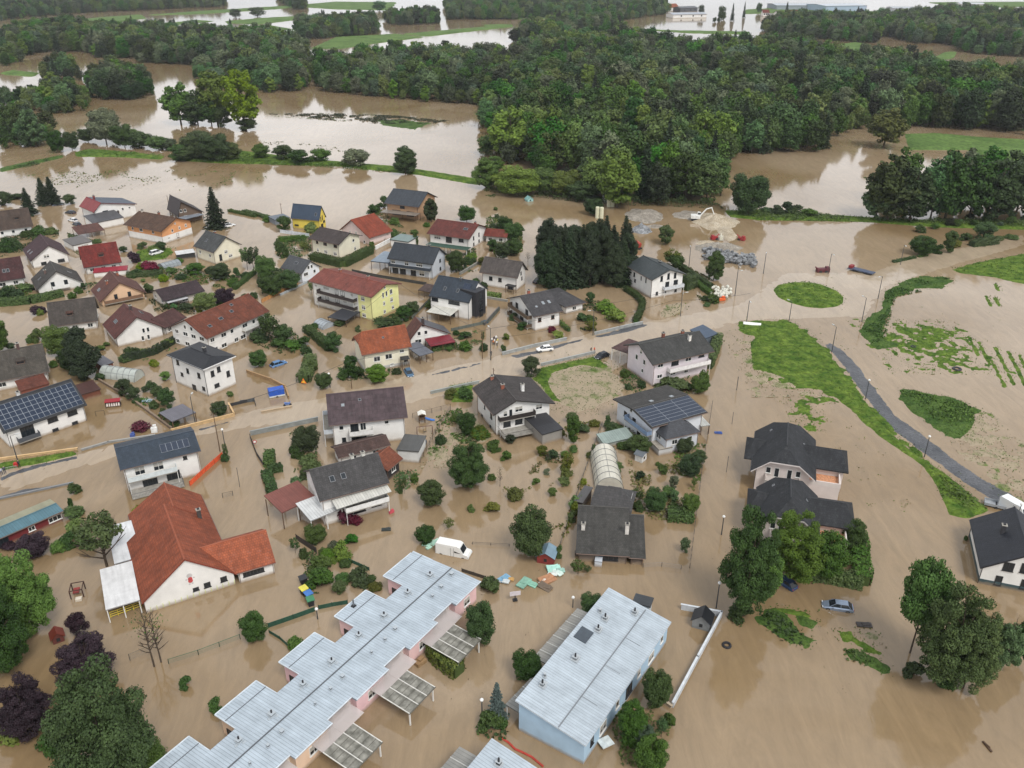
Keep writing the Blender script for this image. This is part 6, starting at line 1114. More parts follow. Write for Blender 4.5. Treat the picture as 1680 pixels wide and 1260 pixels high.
TT('F', 'in the muddy plot beside the playground', [(1012,978,862,38,'thuja','mid'),(1040,985,870,40,'sparse','dark'),(1215,1052,893,178,'near0','dark'),(1440,560,452,120,'near0','dark'),(1335,372,298,90,'bush1','olive'),(1430,380,290,100,'bush1','mid'),(1100,915,855,60,'bush0','mid'),(1325,1205,1150,85,'sparse','olive'),(1270,672,600,80,'bush0','dark'),(1520,630,575,140,'bush0','mid'),(1600,900,860,60,'bush0','mid'),(1360,520,470,60,'bush0','mid')])
T('F', 1455, 935, 632, 285, 'grand0', 'mid', 'largest round green tree in the muddy plot in the middle')
TT('F', 'climbing at the terrace of the dark roofed house', [(655,1185,1085,110,'bush1','red'),(720,1190,1130,90,'bush0','red')])
TT('J', 'near the school wing corner', [(435,95,0,112,'near0','mid'),(565,195,93,98,'bush1','light'),(455,255,165,120,'bush1','mid'),(455,345,235,145,'bush1','mid'),(510,205,160,70,'bush1','light'),(660,325,245,130,'bush1','dark'),(585,228,190,70,'bush0','dark'),(570,305,275,90,'bush0','mid'),(740,350,315,80,'bush0','olive'),(325,655,590,85,'bush0','light'),(370,180,120,50,'bush0','dark'),(1005,95,3,108,'near0','dark'),(330,150,70,60,'sparse','dark')])
TT('J', 'at the far end of the row house', [(1335,362,282,115,'bush1','mid'),(1290,612,385,165,'near0','dark')])
hedge('J', [(1040,660),(1110,735),(1180,780)], 2.6, 2.0, 'olive', 'rounded olive hedge under the terrace canopy of the row house')
TT('G', 'behind the timber balcony house', [(370,190,82,105,'med0','dark'),(600,548,392,88,'med1','mid'),(650,505,450,90,'bush1','dark'),(715,468,432,70,'bush0','olive'),(565,725,600,75,'sparse','olive'),(560,735,650,75,'bush1','lime'),(235,655,588,60,'bush1','mid'),(600,608,565,50,'bush0','mid'),(165,600,545,90,'bush1','mid'),(85,530,480,120,'bush1','olive'),(20,510,380,90,'near0','dark'),(460,660,595,45,'bare','mid'),(200,790,680,60,'bare','mid')])
TT('G', 'beside the solar panel house', [(715,630,548,50,'bush1','mid'),(785,470,398,50,'med2','dark'),(820,500,450,90,'bush0','dark'),(955,605,512,135,'near0','dark'),(880,592,560,90,'bush0','mid'),(1200,605,522,95,'near0','dark'),(1285,660,588,75,'near0','dark'),(1230,730,605,120,'near0','dark')])
TT('G', 'beside the pink and white house', [(1150,280,212,180,'bush1','mid'),(1285,280,180,100,'near0','mid'),(1220,270,230,80,'bush1','dark'),(970,258,208,55,'bush1','dark'),(900,265,232,45,'bush0','dark'),(880,200,150,60,'bush0','mid'),(1310,230,150,60,'bush1','mid')])
hedge('G', [(1335,150),(1385,10)], 2, 3, 'mid', 'tall hedge along the road side of the pink and white house')
TT('G', 'in the garden of the mossy farmhouse', [(1085,728,665,62,'bush1','mid'),(965,758,698,52,'bush1','con'),(1040,925,790,118,'near0','dark'),(955,928,870,62,'bush1','mid'),(945,862,808,80,'sparse','dark'),(1145,800,728,60,'med1','wood'),(1145,880,800,50,'med1','wood'),(1150,922,885,65,'bush0','dark'),(1235,932,818,98,'near0','mid'),(1205,1145,1068,58,'med0','wood'),(610,945,868,50,'bush1','lime'),(590,985,920,50,'bush1','mid'),(520,1180,1100,45,'bush1','mid'),(655,780,745,40,'bush0','lime'),(1255,800,740,40,'sparse','mid'),(1060,680,670,30,'bush0','mid')])
hedge('G', [(1110,960),(1250,968)], 3, 1.5, 'mid', 'rounded hedge in the garden of the mossy farmhouse')
T('G', 365, 1165, 893, 225, 'near0', 'mid', 'large round green tree beside the blue-tarped hut')
T('H', 125, 1165, 575, 345, 'grand1', 'mid', 'tallest dark airy tree in front of the lower villa')
T('H', 215, 1075, 820, 190, 'near0', 'light', 'bright green airy tree above the submerged blue car')
T('H', 365, 985, 615, 350, 'grand1', 'light', 'wide light green tree covering the lower villa front')
T('H', 545, 965, 715, 210, 'near0', 'mid', 'round green tree by the terrace of the lower villa')
TT('H', 'at the hedge of the lower villa', [(680,830,652,125,'near0','dark'),(450,975,880,150,'bush1','mid'),(1275,778,750,22,'bush0','mid')])
hedge('H', [(715,770),(725,900),(738,1010)], 2.6, 2.0, 'mid', 'clipped garden hedge right of the lower villa')
hedge('H', [(738,1015),(600,985),(420,960)], 2.4, 1.8, 'mid', 'clipped garden hedge below the lower villa')
T('L', 1025, 598, 28, 310, 'near2', 'mid', 'tall slender airy tree at the lower right')
T('L', 1215, 785, 205, 480, 'grand1', 'mid', 'largest drooping grey-green tree at the lower right')
T('L', 1330, 800, 330, 330, 'grand1', 'mid', 'smaller drooping tree right behind the largest one')
TT('L', 'under the tall trees at the lower right', [(1060,755,660,120,'bush1','dark'),(1230,800,720,140,'bush1','dark'),(60,420,330,150,'bush1','dark')])
TT('L', 'at the right photo edge', [(1545,688,400,190,'airy','wood'),(1640,650,395,150,'airy','wood')])
T('I', 45, 1175, 640, 370, 'grand0', 'dark', 'big dark green round tree at the left photo edge')
T('I', 190, 945, 455, 380, 'grand0', 'light', 'big yellowish green round tree at the left photo edge')
T('I', 60, 900, 445, 300, 'near0', 'light', 'partly hidden light green tree at the left photo edge')
T('I', 640, 545, 235, 340, 'leaner', 'mid', 'leaning sparse tree over the white school canopy')
TT('I', 'between the red barn and school', [(205,485,350,190,'near0','purple'),(40,455,412,95,'bush1','purple'),(430,262,198,125,'bush1','mid'),(440,365,268,115,'bush1','light'),(400,440,350,110,'bush1','mid'),(500,440,340,120,'bush1','mid'),(820,258,182,75,'bush1','lime'),(340,470,400,100,'bush0','light')])
TT('I', 'below the white school canopy', [(482,950,828,125,'med0','purple'),(500,1015,950,85,'bush1','lime')])
T('I', 540, 1250, 958, 360, 'grand0', 'purple', 'large purple-leaved tree at the lower left')
T('Z', 188, 1290, 1086, 165, 'grand0', 'dark', 'large dome-shaped dark green tree at the bottom photo edge')
T('Z', 52, 1205, 1112, 90, 'grand0', 'purple', 'second purple-leaved tree, at the left photo edge')
TT('I', 'of the two in front of the school gable', [(925,1145,790,220,'bare','mid'),(965,1118,810,220,'bare','mid')])
T('I', 1532, 985, 812, 165, 'near0', 'dark', 'round dark tree at the end of the green mesh fence')
TT('Z', 'at the bottom left', [(15,1215,1170,60,'bush1','lime'),(303,1131,1110,22,'bush1','mid'),(352,1170,1147,24,'bush1','mid'),(90,1240,1200,60,'bush0','dark'),(230,1265,1225,80,'near0','mid')])
TT('K', 'left of the pale blue block', [(600,460,358,125,'near0','dark'),(262,795,648,148,'near0','dark'),(80,1085,975,140,'bush1','dark'),(130,1060,1000,80,'bush0','mid')])
T('K', 112, 1015, 815, 130, 'spruce2', 'blue', 'blue-grey spruce near the short terrace canopy')
TT('K', 'right of the pale blue block', [(930,945,735,150,'near0','mid'),(800,1135,895,165,'near1','mid'),(760,1060,960,60,'sparse','wood'),(870,1180,1040,120,'near2','wood'),(900,1270,1090,170,'near0','mid'),(1000,1060,975,75,'bush1','mid'),(960,1100,1000,70,'sparse','wood')])
TT('K', 'in the water below the mossy farmhouse', [(530,258,188,90,'sparse','mid'),(580,250,215,50,'sparse','mid')])
TT('M', 'of the pair in the flooded field', [(715,405,212,130,'poplar','lime'),(805,425,203,140,'poplar','lime')])
TT('M', 'left of the two tall poplars', [(595,408,252,115,'big0','wood'),(650,410,290,100,'big1','dark'),(695,412,330,90,'big1','dark'),(735,415,350,60,'med0','dark'),(810,428,388,70,'med0','dark'),(640,408,340,80,'med0','dark')])
TT('M', 'on the dyke between the flooded fields', [(1330,570,473,92,'near1','dark'),(1168,545,486,92,'med0','wood'),(1050,530,486,72,'med0','mid'),(985,538,490,72,'med0','dark'),(930,525,474,70,'med0','dark'),(860,520,470,60,'med0','mid'),(1595,618,510,92,'near1','wood'),(610,525,465,90,'near0','dark'),(660,520,415,110,'near0','dark'),(715,528,425,110,'near0','dark'),(760,525,460,70,'near0','wood'),(590,528,470,70,'med0','mid')])
TT('M', 'on the left dyke', [(350,472,338,110,'near0','wood'),(410,482,395,80,'near0','mid'),(290,465,413,60,'near0','dark'),(237,492,422,52,'near0','dark'),(460,485,430,80,'med0','dark'),(520,490,445,80,'med0','mid'),(190,500,415,60,'near0','wood'),(440,478,420,60,'med0','mid'),(560,492,455,60,'med0','wood')])
TT('M', 'standing alone in the far fields', [(775,58,26,42,'wood1','dark'),(845,55,20,60,'wood1','dark'),(1245,36,0,50,'wood1','wood')])
TT('N', 'beside the flooded pond on the right', [(1240,462,332,125,'big1','olive'),(815,672,523,118,'near0','dark'),(935,668,628,50,'med2','con'),(905,672,640,50,'med2','con'),(965,672,640,60,'bush1','dark'),(1010,682,650,60,'bush1','mid'),(880,668,650,50,'bush1','dark')])
TT('N', 'in the group at the right photo edge', [(1250,692,462,175,'big0','wood'),(1215,690,560,100,'big1','wood'),(1320,695,498,150,'big0','dark'),(1385,690,478,120,'big1','wood'),(1430,692,442,150,'big0','dark'),(1505,690,478,150,'big1','dark'),(1580,695,468,150,'big0','dark'),(1650,690,478,160,'big1','wood'),(1290,640,455,130,'big1','mid'),(1460,640,440,130,'big0','wood'),(1550,630,450,130,'big1','wood'),(1630,640,450,140,'big0','dark'),(1700,690,470,150,'big1','dark')])
TT('N', 'behind the flooded gravel yard', [(55,600,528,85,'near0','lime'),(95,612,508,130,'near0','light'),(180,605,518,110,'near0','light'),(240,612,522,100,'near0','lime'),(300,625,560,110,'near0','dark'),(332,672,612,62,'near0','dark'),(405,650,448,145,'big0','light'),(20,540,480,70,'big0','mid'),(70,500,312,150,'big0','light'),(190,520,308,140,'big0','light')])
TT('N', 'in front of the far factory halls', [(667,50,12,22,'wood1','dark'),(732,66,14,28,'wood1','dark'),(765,66,8,16,'wspruce','con'),(802,56,4,12,'wspruce','con'),(850,40,6,20,'wood1','dark'),(936,40,4,14,'wspruce','con'),(628,52,40,16,'wood1','dark')])
for R, pts, h_, mt, th_ in (('A', [(430,400),(690,470),(600,600),(470,520)], .6, 'dark', .1), ('A', [(0,720),(220,740),(420,800),(200,860),(0,860)], .9, 'mid', .0), ('A', [(820,600),(1200,640),(1500,680),(1640,700),(1480,770),(1200,720),(900,690)], .8, 'mid', .02), ('A', [(440,740),(640,720),(620,800),(480,830)], .8, 'dark', -.05), ('A', [(960,830),(1250,860),(1260,930),(1000,910)], .9, 'dark', -.05), ('A', [(760,1200),(1160,1080),(1180,1140),(900,1240)], .7, 'mid', -.1), ('A', [(0,420),(380,380),(380,420),(160,520),(0,560)], .7, 'dark', -.05), ('A', [(300,1010),(460,1020),(420,1200),(310,1130)], 1.0, 'mid', -.2),
    ('B', [(200,440),(430,420),(440,560),(240,600)], .8, 'mid', .0), ('B', [(800,230),(930,260),(1100,440),(930,460),(820,320)], .8, 'mid', .03), ('B', [(1290,560),(1500,500),(1500,650),(1340,660)], .9, 'dark', -.05), ('B', [(60,980),(330,1040),(430,1180),(400,1254),(280,1200),(60,1120)], 1.1, 'dark', -.15), ('B', [(880,960),(1120,860),(1100,960),(900,1030)], .9, 'dark', -.15), ('B', [(1230,1130),(1500,1030),(1560,1120),(1300,1190)], .8, 'mid', -.05), ('B', [(100,600),(250,640),(340,720),(120,800)], 1.0, 'dark', -.2),
    ('C', [(560,850),(720,840),(700,1040),(600,1040)], .5, 'dark', .05), ('C', [(-10,300),(220,330),(230,520),(60,580),(-10,420)], .9, 'mid', -.15), ('C', [(1300,620),(1450,700),(1520,840),(1400,880),(1330,780)], .6, 'olive', .0), ('E', [(720,380),(920,420),(1130,560),(1060,600),(860,480)], .6, 'mid', .0), ('F', [(290,560),(480,600),(470,900),(330,900)], .9, 'mid', -.1), ('F', [(600,170),(1000,180),(1040,240),(640,260)], .7, 'mid', .0), ('F', [(960,840),(1140,830),(1120,930),(980,980)], .7, 'mid', -.05),
    ('G', [(760,430),(1010,500),(1000,600),(780,580)], .9, 'mid', -.1), ('G', [(1130,520),(1320,560),(1290,760),(1170,730)], .9, 'mid', -.1), ('G', [(900,640),(1260,660),(1260,980),(1080,980),(920,940)], .5, 'olive', .08), ('G', [(620,780),(690,780),(560,1080),(530,1080)], .9, 'olive', -.1), ('G', [(860,130),(1010,240),(1330,140),(1340,280),(960,300),(850,220)], .9, 'mid', -.05), ('G', [(380,620),(560,600),(560,760),(360,800)], .4, 'olive', .08), ('G', [(440,440),(750,440),(740,500),(600,540)], .7, 'olive', .0), ('J', [(340,100),(760,300),(740,360),(400,360)], .8, 'mid', -.08), ('K', [(690,980),(1020,960),(980,1255),(760,1255)], 1.2, 'wood', -.15), ('K', [(20,980),(180,980),(160,1120),(20,1100)], 1.2, 'dark', -.3),
    ('F', [(1240,480),(1400,430),(1470,560),(1480,640),(1330,700),(1240,690)], .7, 'mid', -.05), ('F', [(1190,690),(1320,640),(1340,800),(1180,820)], .5, 'mid', .1), ('G', [(330,700),(480,720),(480,790),(220,850),(210,800)], .5, 'olive', .12), ('G', [(-60,500),(130,470),(140,520),(60,560),(-60,560)], .8, 'mid', -.1),
    ('D', [(900,770),(900,660),(1100,580),(1260,585),(1200,640),(960,690),(900,920),(880,960),(800,930),(770,850)], .7, 'dark', -.1), ('H', [(930,10),(1130,30),(1330,100),(1300,200),(1240,245),(1100,190)], 1.2, 'mid', -.3), ('H', [(1070,380),(1180,450),(1300,540),(1390,615),(1280,655),(1190,640),(1130,500)], .8, 'mid', -.2),
    ('L', [(150,350),(260,370),(350,440),(480,540),(440,565),(300,540),(190,450)], .8, 'dark', -.3), ('L', [(640,580),(720,570),(800,620),(900,690),(780,680),(660,640)], .7, 'dark', -.3), ('L', [(970,690),(1040,670),(1090,720),(1060,750),(980,730)], .6, 'dark', -.1), ('I', [(380,200),(480,220),(480,420),(300,440),(290,400),(370,390)], .8, 'mid', -.1),
    ('M', [(560,525),(800,505),(1290,550),(1380,562),(1580,600),(1380,572),(1000,545),(700,535)], 1.0, 'mid', -.2), ('M', [(250,500),(440,498),(540,508),(400,516),(250,512)], .8, 'light', -.2), ('M', [(0,560),(100,535),(210,512),(100,548)], 1.2, 'dark', -.4), ('N', [(760,670),(1000,664),(1190,684),(1690,695),(1690,716),(1200,696),(850,690)], 1.6, 'mid', -.3), ('C', [(-20,160),(60,150),(40,175)], .5, 'mid', -.3),
    ('M', [(880,374),(1100,372),(1300,380),(1560,404),(1300,410),(1100,396)], .5, 'wood', .0), ('G', [(490,1000),(550,990),(520,1040),(480,1030)], .4, 'olive', .0), ('N', [(-10,600),(330,640),(740,655),(720,640),(340,622),(0,580)], 2.2, 'mid', -.3)):
    thicket('undergrowth', R, pts, h_, mt, thr=th_)

for pts, th_, dn in (([(880,372),(1100,370),(1300,378),(1560,402),(1560,414),(1300,412),(1100,398),(900,384)], .0, .5), ([(60,575),(240,562),(520,556),(900,566),(860,600),(560,630),(200,620)], .08, .7), ([(850,462),(980,466),(1180,494),(1280,520),(1100,505),(900,480)], .05, .6)):
    thicket('flooded_crop', 'M', pts, .12, 'wood', dens=dn, leaf=.33, thr=th_, nsc=.12)
# small shrubs scattered through the flooded gardens
_foot = [(r, L, D) for (r, L, D, *_x) in HOUSES.values()]
def _clear(p):
    for r, L, D in _foot:
        d = Vector((p.x-r.location.x, p.y-r.location.y)); a = r.rotation_euler[2]; x = d.x*math.cos(a)+d.y*math.sin(a); y = -d.x*math.sin(a)+d.y*math.cos(a)
        if -1.5 < x < L+1.5 and -1.8 < y < D+1.5: return False
    return True
rg1 = random.Random(21)
for R, box_, n, where in (('A', (0, 380, 1650, 1150), 44, 'among the closely set houses at the upper left'), ('B', (430, 250, 1640, 1180), 34, 'among the gardens around the yellow apartment house'), ('E', (480, 60, 1600, 560), 8, 'in the allotments round the tall cube house'), ('G', (0, 420, 1290, 980), 26, 'in the plots round the white tunnel greenhouse'), ('J', (360, 90, 760, 360), 8, 'in the overgrown garden beside the school wing')):
    for i in range(n):
        b = at(R, (rg1.uniform(box_[0], box_[2]), rg1.uniform(box_[1], box_[3]))); px = b
        if not _clear(b): continue
        mt = rg1.choice(['dark', 'mid', 'mid', 'light', 'olive', 'wood']); kd = rg1.choice(['bush0', 'bush1', 'bush1', 'med0']); s_ = rg1.uniform(.7, 1.5)
        plant('shrub', '%s garden shrub %s' % (CN[mt], where), b, kd, mt, s_*rg1.uniform(1.2, 2.0), s_, 'shrub', '%s garden shrubs %s' % (CN[mt], where))
# drifting twigs and litter in lines along the current
rg = np.random.RandomState(8); n = 60000; x = rg.uniform(-110, 110, n); y = rg.uniform(55, 300, n); f = 1-abs(fbm(x*.035+y*.012, y*.02+3, 4))*9; k = (f > .55) & (rg.rand(n) < .10) & (abs(x) < y*.75); x, y = x[k], y[k]
V, Q = quads(np.stack([x, y, np.full(len(x), .04)], 1), sphere(len(x), rg)*.12+np.array([0, 0, 1]), rg.uniform(.05, .22, len(x))**1, rg, .3); tag(raw_mesh('floating_litter', V, Q, plain((92, 76, 56), .9, amt=.4)), kind='stuff')
# ============================================================ vehicles, poles, walls, people and odds and ends
def mark(name, label, cat, R, p, rz=0, z=0, group=None): b = at(R, p); return empty(name, (b.x, b.y, z), rz, label, cat, group)
def heading(R, rear, front): d = at(R, front)-at(R, rear); return math.atan2(d.y, d.x)
def car(label, R, rear, front, col, sink=.55, L=4.4, suv=0, name='car', metal=.0, tilt=0):
    a, b = at(R, rear), at(R, front); c = (a+b)/2; t = empty(name, (c.x, c.y, -sink), heading(R, rear, front), label, 'car'); t.rotation_euler[1] = tilt
    H = 1.45+.2*suv; W = 1.8; P = plain(col, .25, metal, .04); s = L/4.4
    st = [(-2.2, .45, .70, .76), (-2.12, .30, .86, .84), (-1.5, .24, .95, .90), (-.6, .22, .93, .90), (.6, .22, .91, .90), (1.35, .24, .84, .88), (1.95, .30, .70, .80), (2.2, .42, .58, .66)]
    b_ = MB(); k = 0
    for (x, z0, z1, hw) in st:
        for (y, z) in ((-hw*.86, z0), (-hw, z0+.14), (-hw, z1-.12), (-hw*.88, z1), (hw*.88, z1), (hw, z1-.12), (hw, z0+.14), (hw*.86, z0)): b_.v.append((x*s, y, z+.03*suv))
    for i in range(len(st)-1):
        for j in range(8): q = (j+1) % 8; b_.f.append((i*8+j, i*8+q, (i+1)*8+q, (i+1)*8+j)); b_.m.append(0)
    b_.f.append(tuple(range(8))); b_.f.append(tuple(range(len(st)*8-8, len(st)*8))); b_.m += [0, 0]
    r0, r1 = (-1.35 if not suv else -1.7), .42
    b_.plate([[(r0*s, -.58, H), (r1*s, -.56, H), (r1*s, .56, H), (r0*s, .58, H)]], .05)
    b_.build('body', P, t, smooth=False); g = MB(); zb = .88
    rear_x = -2.02 if not suv else -2.1
    lo = [(rear_x*s, -.76, zb), (1.25*s, -.74, zb-.05), (1.25*s, .74, zb-.05), (rear_x*s, .76, zb)]; hi = [(r0*s, -.575, H-.03), (r1*s, -.555, H-.03), (r1*s, .555, H-.03), (r0*s, .575, H-.03)]
    for i in range(4): j = (i+1) % 4; g.poly([lo[i], lo[j], hi[j], hi[i]])
    g.build('window', M_GLASS, t); p = MB()
    for sgn in (-1, 1):
        for (xa, xb) in ((-.35, -.30), (rear_x+.25, r0+.05), (1.22, r1)): p.tube((xa*s, sgn*.76, zb), (xb*s, sgn*.575, H-.02), .045, n=4)
        p.box((.75*s, sgn*.98, .98), (.12, .16, .12))
    p.build('pillar', P, t)
    for x in (-1.35, 1.38):
        for y in (-.8, .8):
            wm = MB(); wm.tube((0, -.11, 0), (0, .11, 0), .33, n=16); wm.tube((0, -.115, 0), (0, .115, 0), .2, n=10, mi=1); wm.build('wheel', [M_DARK, M_METAL], t, (x*s, y, .33))
    for y in (-.62, .62):
        lm = MB(); lm.box((0, 0, 0), (.12, .3, .13)); lm.build('headlight', plain((220, 224, 228), .15), t, (2.13*s, y, .62)); lm = MB(); lm.box((0, 0, 0), (.12, .26, .16)); lm.build('tail_light', plain((150, 24, 20), .3), t, (-2.15*s, y, .74))
    pl = MB(); pl.box((2.22*s, 0, .45), (.02, .5, .12)); pl.build('number_plate', M_FRAME, t); return t
def van(label, R, rear, front, col, sink=.55, L=5.9, H=2.6):
    a, b = at(R, rear), at(R, front); c = (a+b)/2; t = empty('van', (c.x, c.y, -sink), heading(R, rear, front), label, 'van'); s = L/2; W = .98; P = plain(col, .3, 0, .03)
    prof = [(-s, .35), (s-.05, .35), (s, .8), (s-.25, 1.15), (s-.95, 1.3), (s-1.6, H-.2), (s-2.0, H), (-s+.15, H), (-s, H-.2)]; m_ = MB(); m_.extr(prof, (-W, W), lambda q, x, z: (x, q*(1 if z < 1.4 else .93), z)); m_.build('body', P, t)
    g = MB(); g.poly([(s-.99, -.82, 1.36), (s-.99, .82, 1.36), (s-1.52, .78, H-.32), (s-1.52, -.78, H-.32)])
    for v_ in g.v[:]: pass
    g.v = [(x+.05, y, z+.03) for x, y, z in g.v]
    for sg in (-1, 1): g.poly([(s-1.35, sg*.975, 1.35), (s-2.5, sg*.975, 1.35), (s-2.5, sg*.94, 2.0), (s-1.8, sg*.94, 2.0)])
    g.build('window', M_GLASS, t, recalc=False); d = MB()
    for x in (-s+.1, -.2, s-2.6): d.span(x-.015, x+.015, -W-.012, -W, .5, 2.3)
    d.build('door_seam', M_DARK, t)
    for x in (-s+1.0, s-1.0):
        for y in (-.9, .9): wm = MB(); wm.tube((0, -.12, 0), (0, .12, 0), .35, n=16); wm.build('wheel', M_DARK, t, (x, y, .35))
    for y in (-.72, .72): lm = MB(); lm.box((0, 0, 0), (.12, .32, .25)); lm.build('headlight', plain((210, 214, 218), .15), t, (s-.06, y, .85))
    return t
van('white panel van in the flood beside the row house', 'J', (1062, 130), (1236, 165), (226, 226, 222))
car('silver-blue estate car stranded in deep water at the lower right', 'L', (690, 350), (527, 325), (150, 164, 184), .35, 4.6, metal=.5)
car('blue hatchback half hidden below the bright green airy tree', 'H', (372, 1020), (305, 975), (62, 84, 122), .4, 4.2, metal=.3)
car('white hatchback parked on the dry edge of the main road', 'C', (416, 1158), (322, 1168), (232, 232, 230), .05, 4.2)
car('black car by the grey wall of the pink and white house', 'C', (762, 1195), (712, 1215), (34, 36, 42), .2, 4.1)
car('white estate car in the water behind the lone spruce', 'A', (1440, 365), (1518, 350), (228, 228, 228), .35, 4.6)
car('white car parked on the green lawn', 'A', (968, 555), (1055, 530), (230, 230, 228), -.1, 4.6, suv=1)
car('white car in front of the half red half blue roofed house', 'A', (505, 335), (442, 318), (228, 228, 228), .2, 4.5)
car('black car behind the white one beside the half red roofed house', 'A', (500, 280), (412, 270), (50, 52, 58), .3, 4.5)
car('dark estate car lowest of the three beside the half red roofed house', 'A', (520, 358), (475, 345), (60, 66, 78), .3, 3.9)
car('grey car under the pair of spruces', 'A', (345, 225), (405, 218), (120, 128, 140), .5, 4.4)
car('blue car with a white roof in the flooded garden', 'F', (180, 165), (268, 135), (92, 128, 172), .45, 4.3)
car('blue car at the door of the orange roofed house', 'F', (1055, 190), (1078, 228), (72, 102, 128), .4, 4.0)
car('dark car behind the brown-grey roofed white house', 'C', (312, 725), (350, 715), (70, 72, 80), .4, 3.8)
# pickup and white tanker behind the black-roofed house
van('white van behind the black-roofed gabled house at the right photo edge', 'H', (1500, 620), (1560, 655), (226, 228, 228), .3)
t = mark('trailer', 'open grey metal trailer behind the black-roofed gabled house', 'trailer', 'H', (1430, 600), heading('H', (1385, 585), (1470, 605))); m_ = MB(); m_.span(-2, 2, -.9, .9, .3, .4)
for (a0, a1, b0, b1) in ((-2, 2, -.95, -.9), (-2, 2, .9, .95), (-2, -1.95, -.9, .9), (1.95, 2, -.9, .9)): m_.span(a0, a1, b0, b1, .3, .8)
m_.build('cargo_bed', plain((150, 154, 158), .5), t); w_ = MB(); w_.tube((0, -1, .15), (0, 1, .15), .3, n=12); w_.build('wheel', M_DARK, t); w_ = MB(); w_.tube((2, 0, .3), (3, 0, .3), .05); w_.build('drawbar', M_METAL, t)
t = mark('trailer', 'box trailer with a bright blue tarpaulin by the brown wall', 'trailer', 'F', (212, 350), heading('F', (175, 355), (255, 340))); m_ = MB(); m_.extr([(-.9, .45), (.9, .45), (.9, 1.75), (.8, 1.9), (-.8, 1.9), (-.9, 1.75)], (-1.7, 1.7), lambda q, y, z: (q, y, z)); m_.build('tarpaulin', plain((38, 84, 176), .55, amt=.2), t)
m_ = MB(); m_.span(-1.72, 1.72, -.93, .93, .1, .44); m_.build('side_board', plain((206, 208, 206), .5), t); m_ = MB(); m_.tube((0, -1, 0), (0, 1, 0), .3, n=12); m_.build('wheel', M_DARK, t)
t = mark('moped', 'blue and white moped leaning by the brown wall corner', 'moped', 'F', (282, 415), .3, -.1); m_ = MB(); m_.box((0, 0, .6), (1.1, .35, .4)); m_.tube((.5, 0, .5), (.7, 0, 1.1), .08); m_.box((-.3, 0, .85), (.7, .3, .12)); m_.build('body', plain((92, 120, 176), .4), t)
for x in (-.6, .65): m_ = MB(); m_.tube((0, -.06, 0), (0, .06, 0), .28, n=12); m_.build('wheel', M_DARK, t, (x, 0, .28))
# excavator
t = mark('excavator', 'white excavator working on the pale gravel heap', 'excavator', 'C', (1350, 322), -.15)
for y in (-1.1, 1.1):
    m_ = MB(); m_.extr([(-2, .45), (-1.7, .05), (1.7, .05), (2, .45), (1.7, .85), (-1.7, .85)], (y-.3, y+.3), lambda q, x, z: (x, q, z)); m_.build('track', M_DARK, t)
m_ = MB(); m_.extr([(-2.2, 1.0), (1.2, 1.0), (1.2, 1.9), (-.4, 2.2), (-2.2, 2.1)], (-1.3, 1.3), lambda q, x, z: (x, q, z)); m_.build('body', plain((222, 222, 218), .4), t)
c_ = MB(); c_.extr([(0, 1.9), (1.4, 1.9), (1.35, 3.0), (.2, 3.1)], (.3, 1.25), lambda q, x, z: (x, q, z)); co = c_.build('cab', plain((222, 222, 218), .4), t); g = MB(); g.span(.25, 1.42, .25, 1.3, 2.2, 2.85); g.build('window', M_GLASS, co)
m_ = MB(); m_.path([(1, -.3, 1.8), (3.2, -.3, 4.6), (5.2, -.3, 5.2)], .28, .2, 6); bo = m_.build('boom', plain((224, 224, 220), .4), t); m_ = MB(); m_.path([(4.9, -.3, 5.3), (6.2, -.3, 2.4)], .2, .16, 6); m_.build('stick', plain((224, 224, 220), .4), bo)
m_ = MB(); m_.extr([(5.8, 2.5), (6.7, 2.4), (6.9, 1.7), (6.3, 1.3), (5.6, 1.6)], (-.9, .3), lambda q, x, z: (x, q, z)); m_.build('bucket', M_DARK, bo)
# heaps
def heap(name, label, R, p, rx, ry, h, mat, seed=0):
    c = at(R, p); n = 36; V = []; Q = []; o0 = c
    for j in range(13):
        for i in range(n):
            a = 2*math.pi*i/n; r = j/12; nn = .8+.35*vnoise(np.array([math.cos(a)*2+seed+5]), np.array([math.sin(a)*2+9]))[0]; x, y = math.cos(a)*rx*r*nn, math.sin(a)*ry*r*nn
            V.append((x, y, h*(1-r)**1.15*(1+.0)-.25*r+float(fbm(np.array([x*.6+seed]), np.array([y*.6]), 4)[0])*.28*h*min(1, 2.5*(1-r)+.1)))
    for j in range(12):
        for i in range(n): k = (i+1) % n; Q.append((j*n+i, j*n+k, (j+1)*n+k, (j+1)*n+i))
    o = raw_mesh(name, np.array(V), np.array(Q), mat, smooth=True); o.location = (c.x, c.y, 0); return tag(o, label, 'gravel heap')
heap('gravel_heap', 'grey-brown gravel heap left of the excavator', 'C', (1015, 290), 8.5, 12, 1.9, G_GRAVEL, 1); heap('gravel_heap', 'small blue-grey gravel heap in front of the grey-brown one', 'C', (990, 385), 4.2, 5, 2.6, G_ROCK, 2)
heap('gravel_heap', 'low pale gravel spit beside the blue-grey heap', 'C', (1080, 362), 6, 2.5, .9, G_GRAVEL, 3); heap('sand_heap', 'largest pale sand heap under the excavator arm', 'C', (1470, 330), 9.5, 12, 3.0, G_SAND, 4)
heap('sand_heap', 'long pale sand spit running down from the largest heap', 'C', (1545, 400), 4, 15, 1.0, G_SAND, 5); heap('gravel_heap', 'whitish gravel heap behind the stone blocks', 'C', (1490, 500), 9, 7, 2.0, G_GRAVEL, 6); heap('gravel_heap', 'flat gravel patch under the excavator tracks', 'C', (1300, 290), 9, 8, 1.0, G_GRAVEL, 7)
heap('gravel_heap', 'low pale gravel patch right of the round mixer', 'C', (1420, 470), 5, 4, 1, G_SAND, 8)
st_ = MB(); rr = random.Random(5)
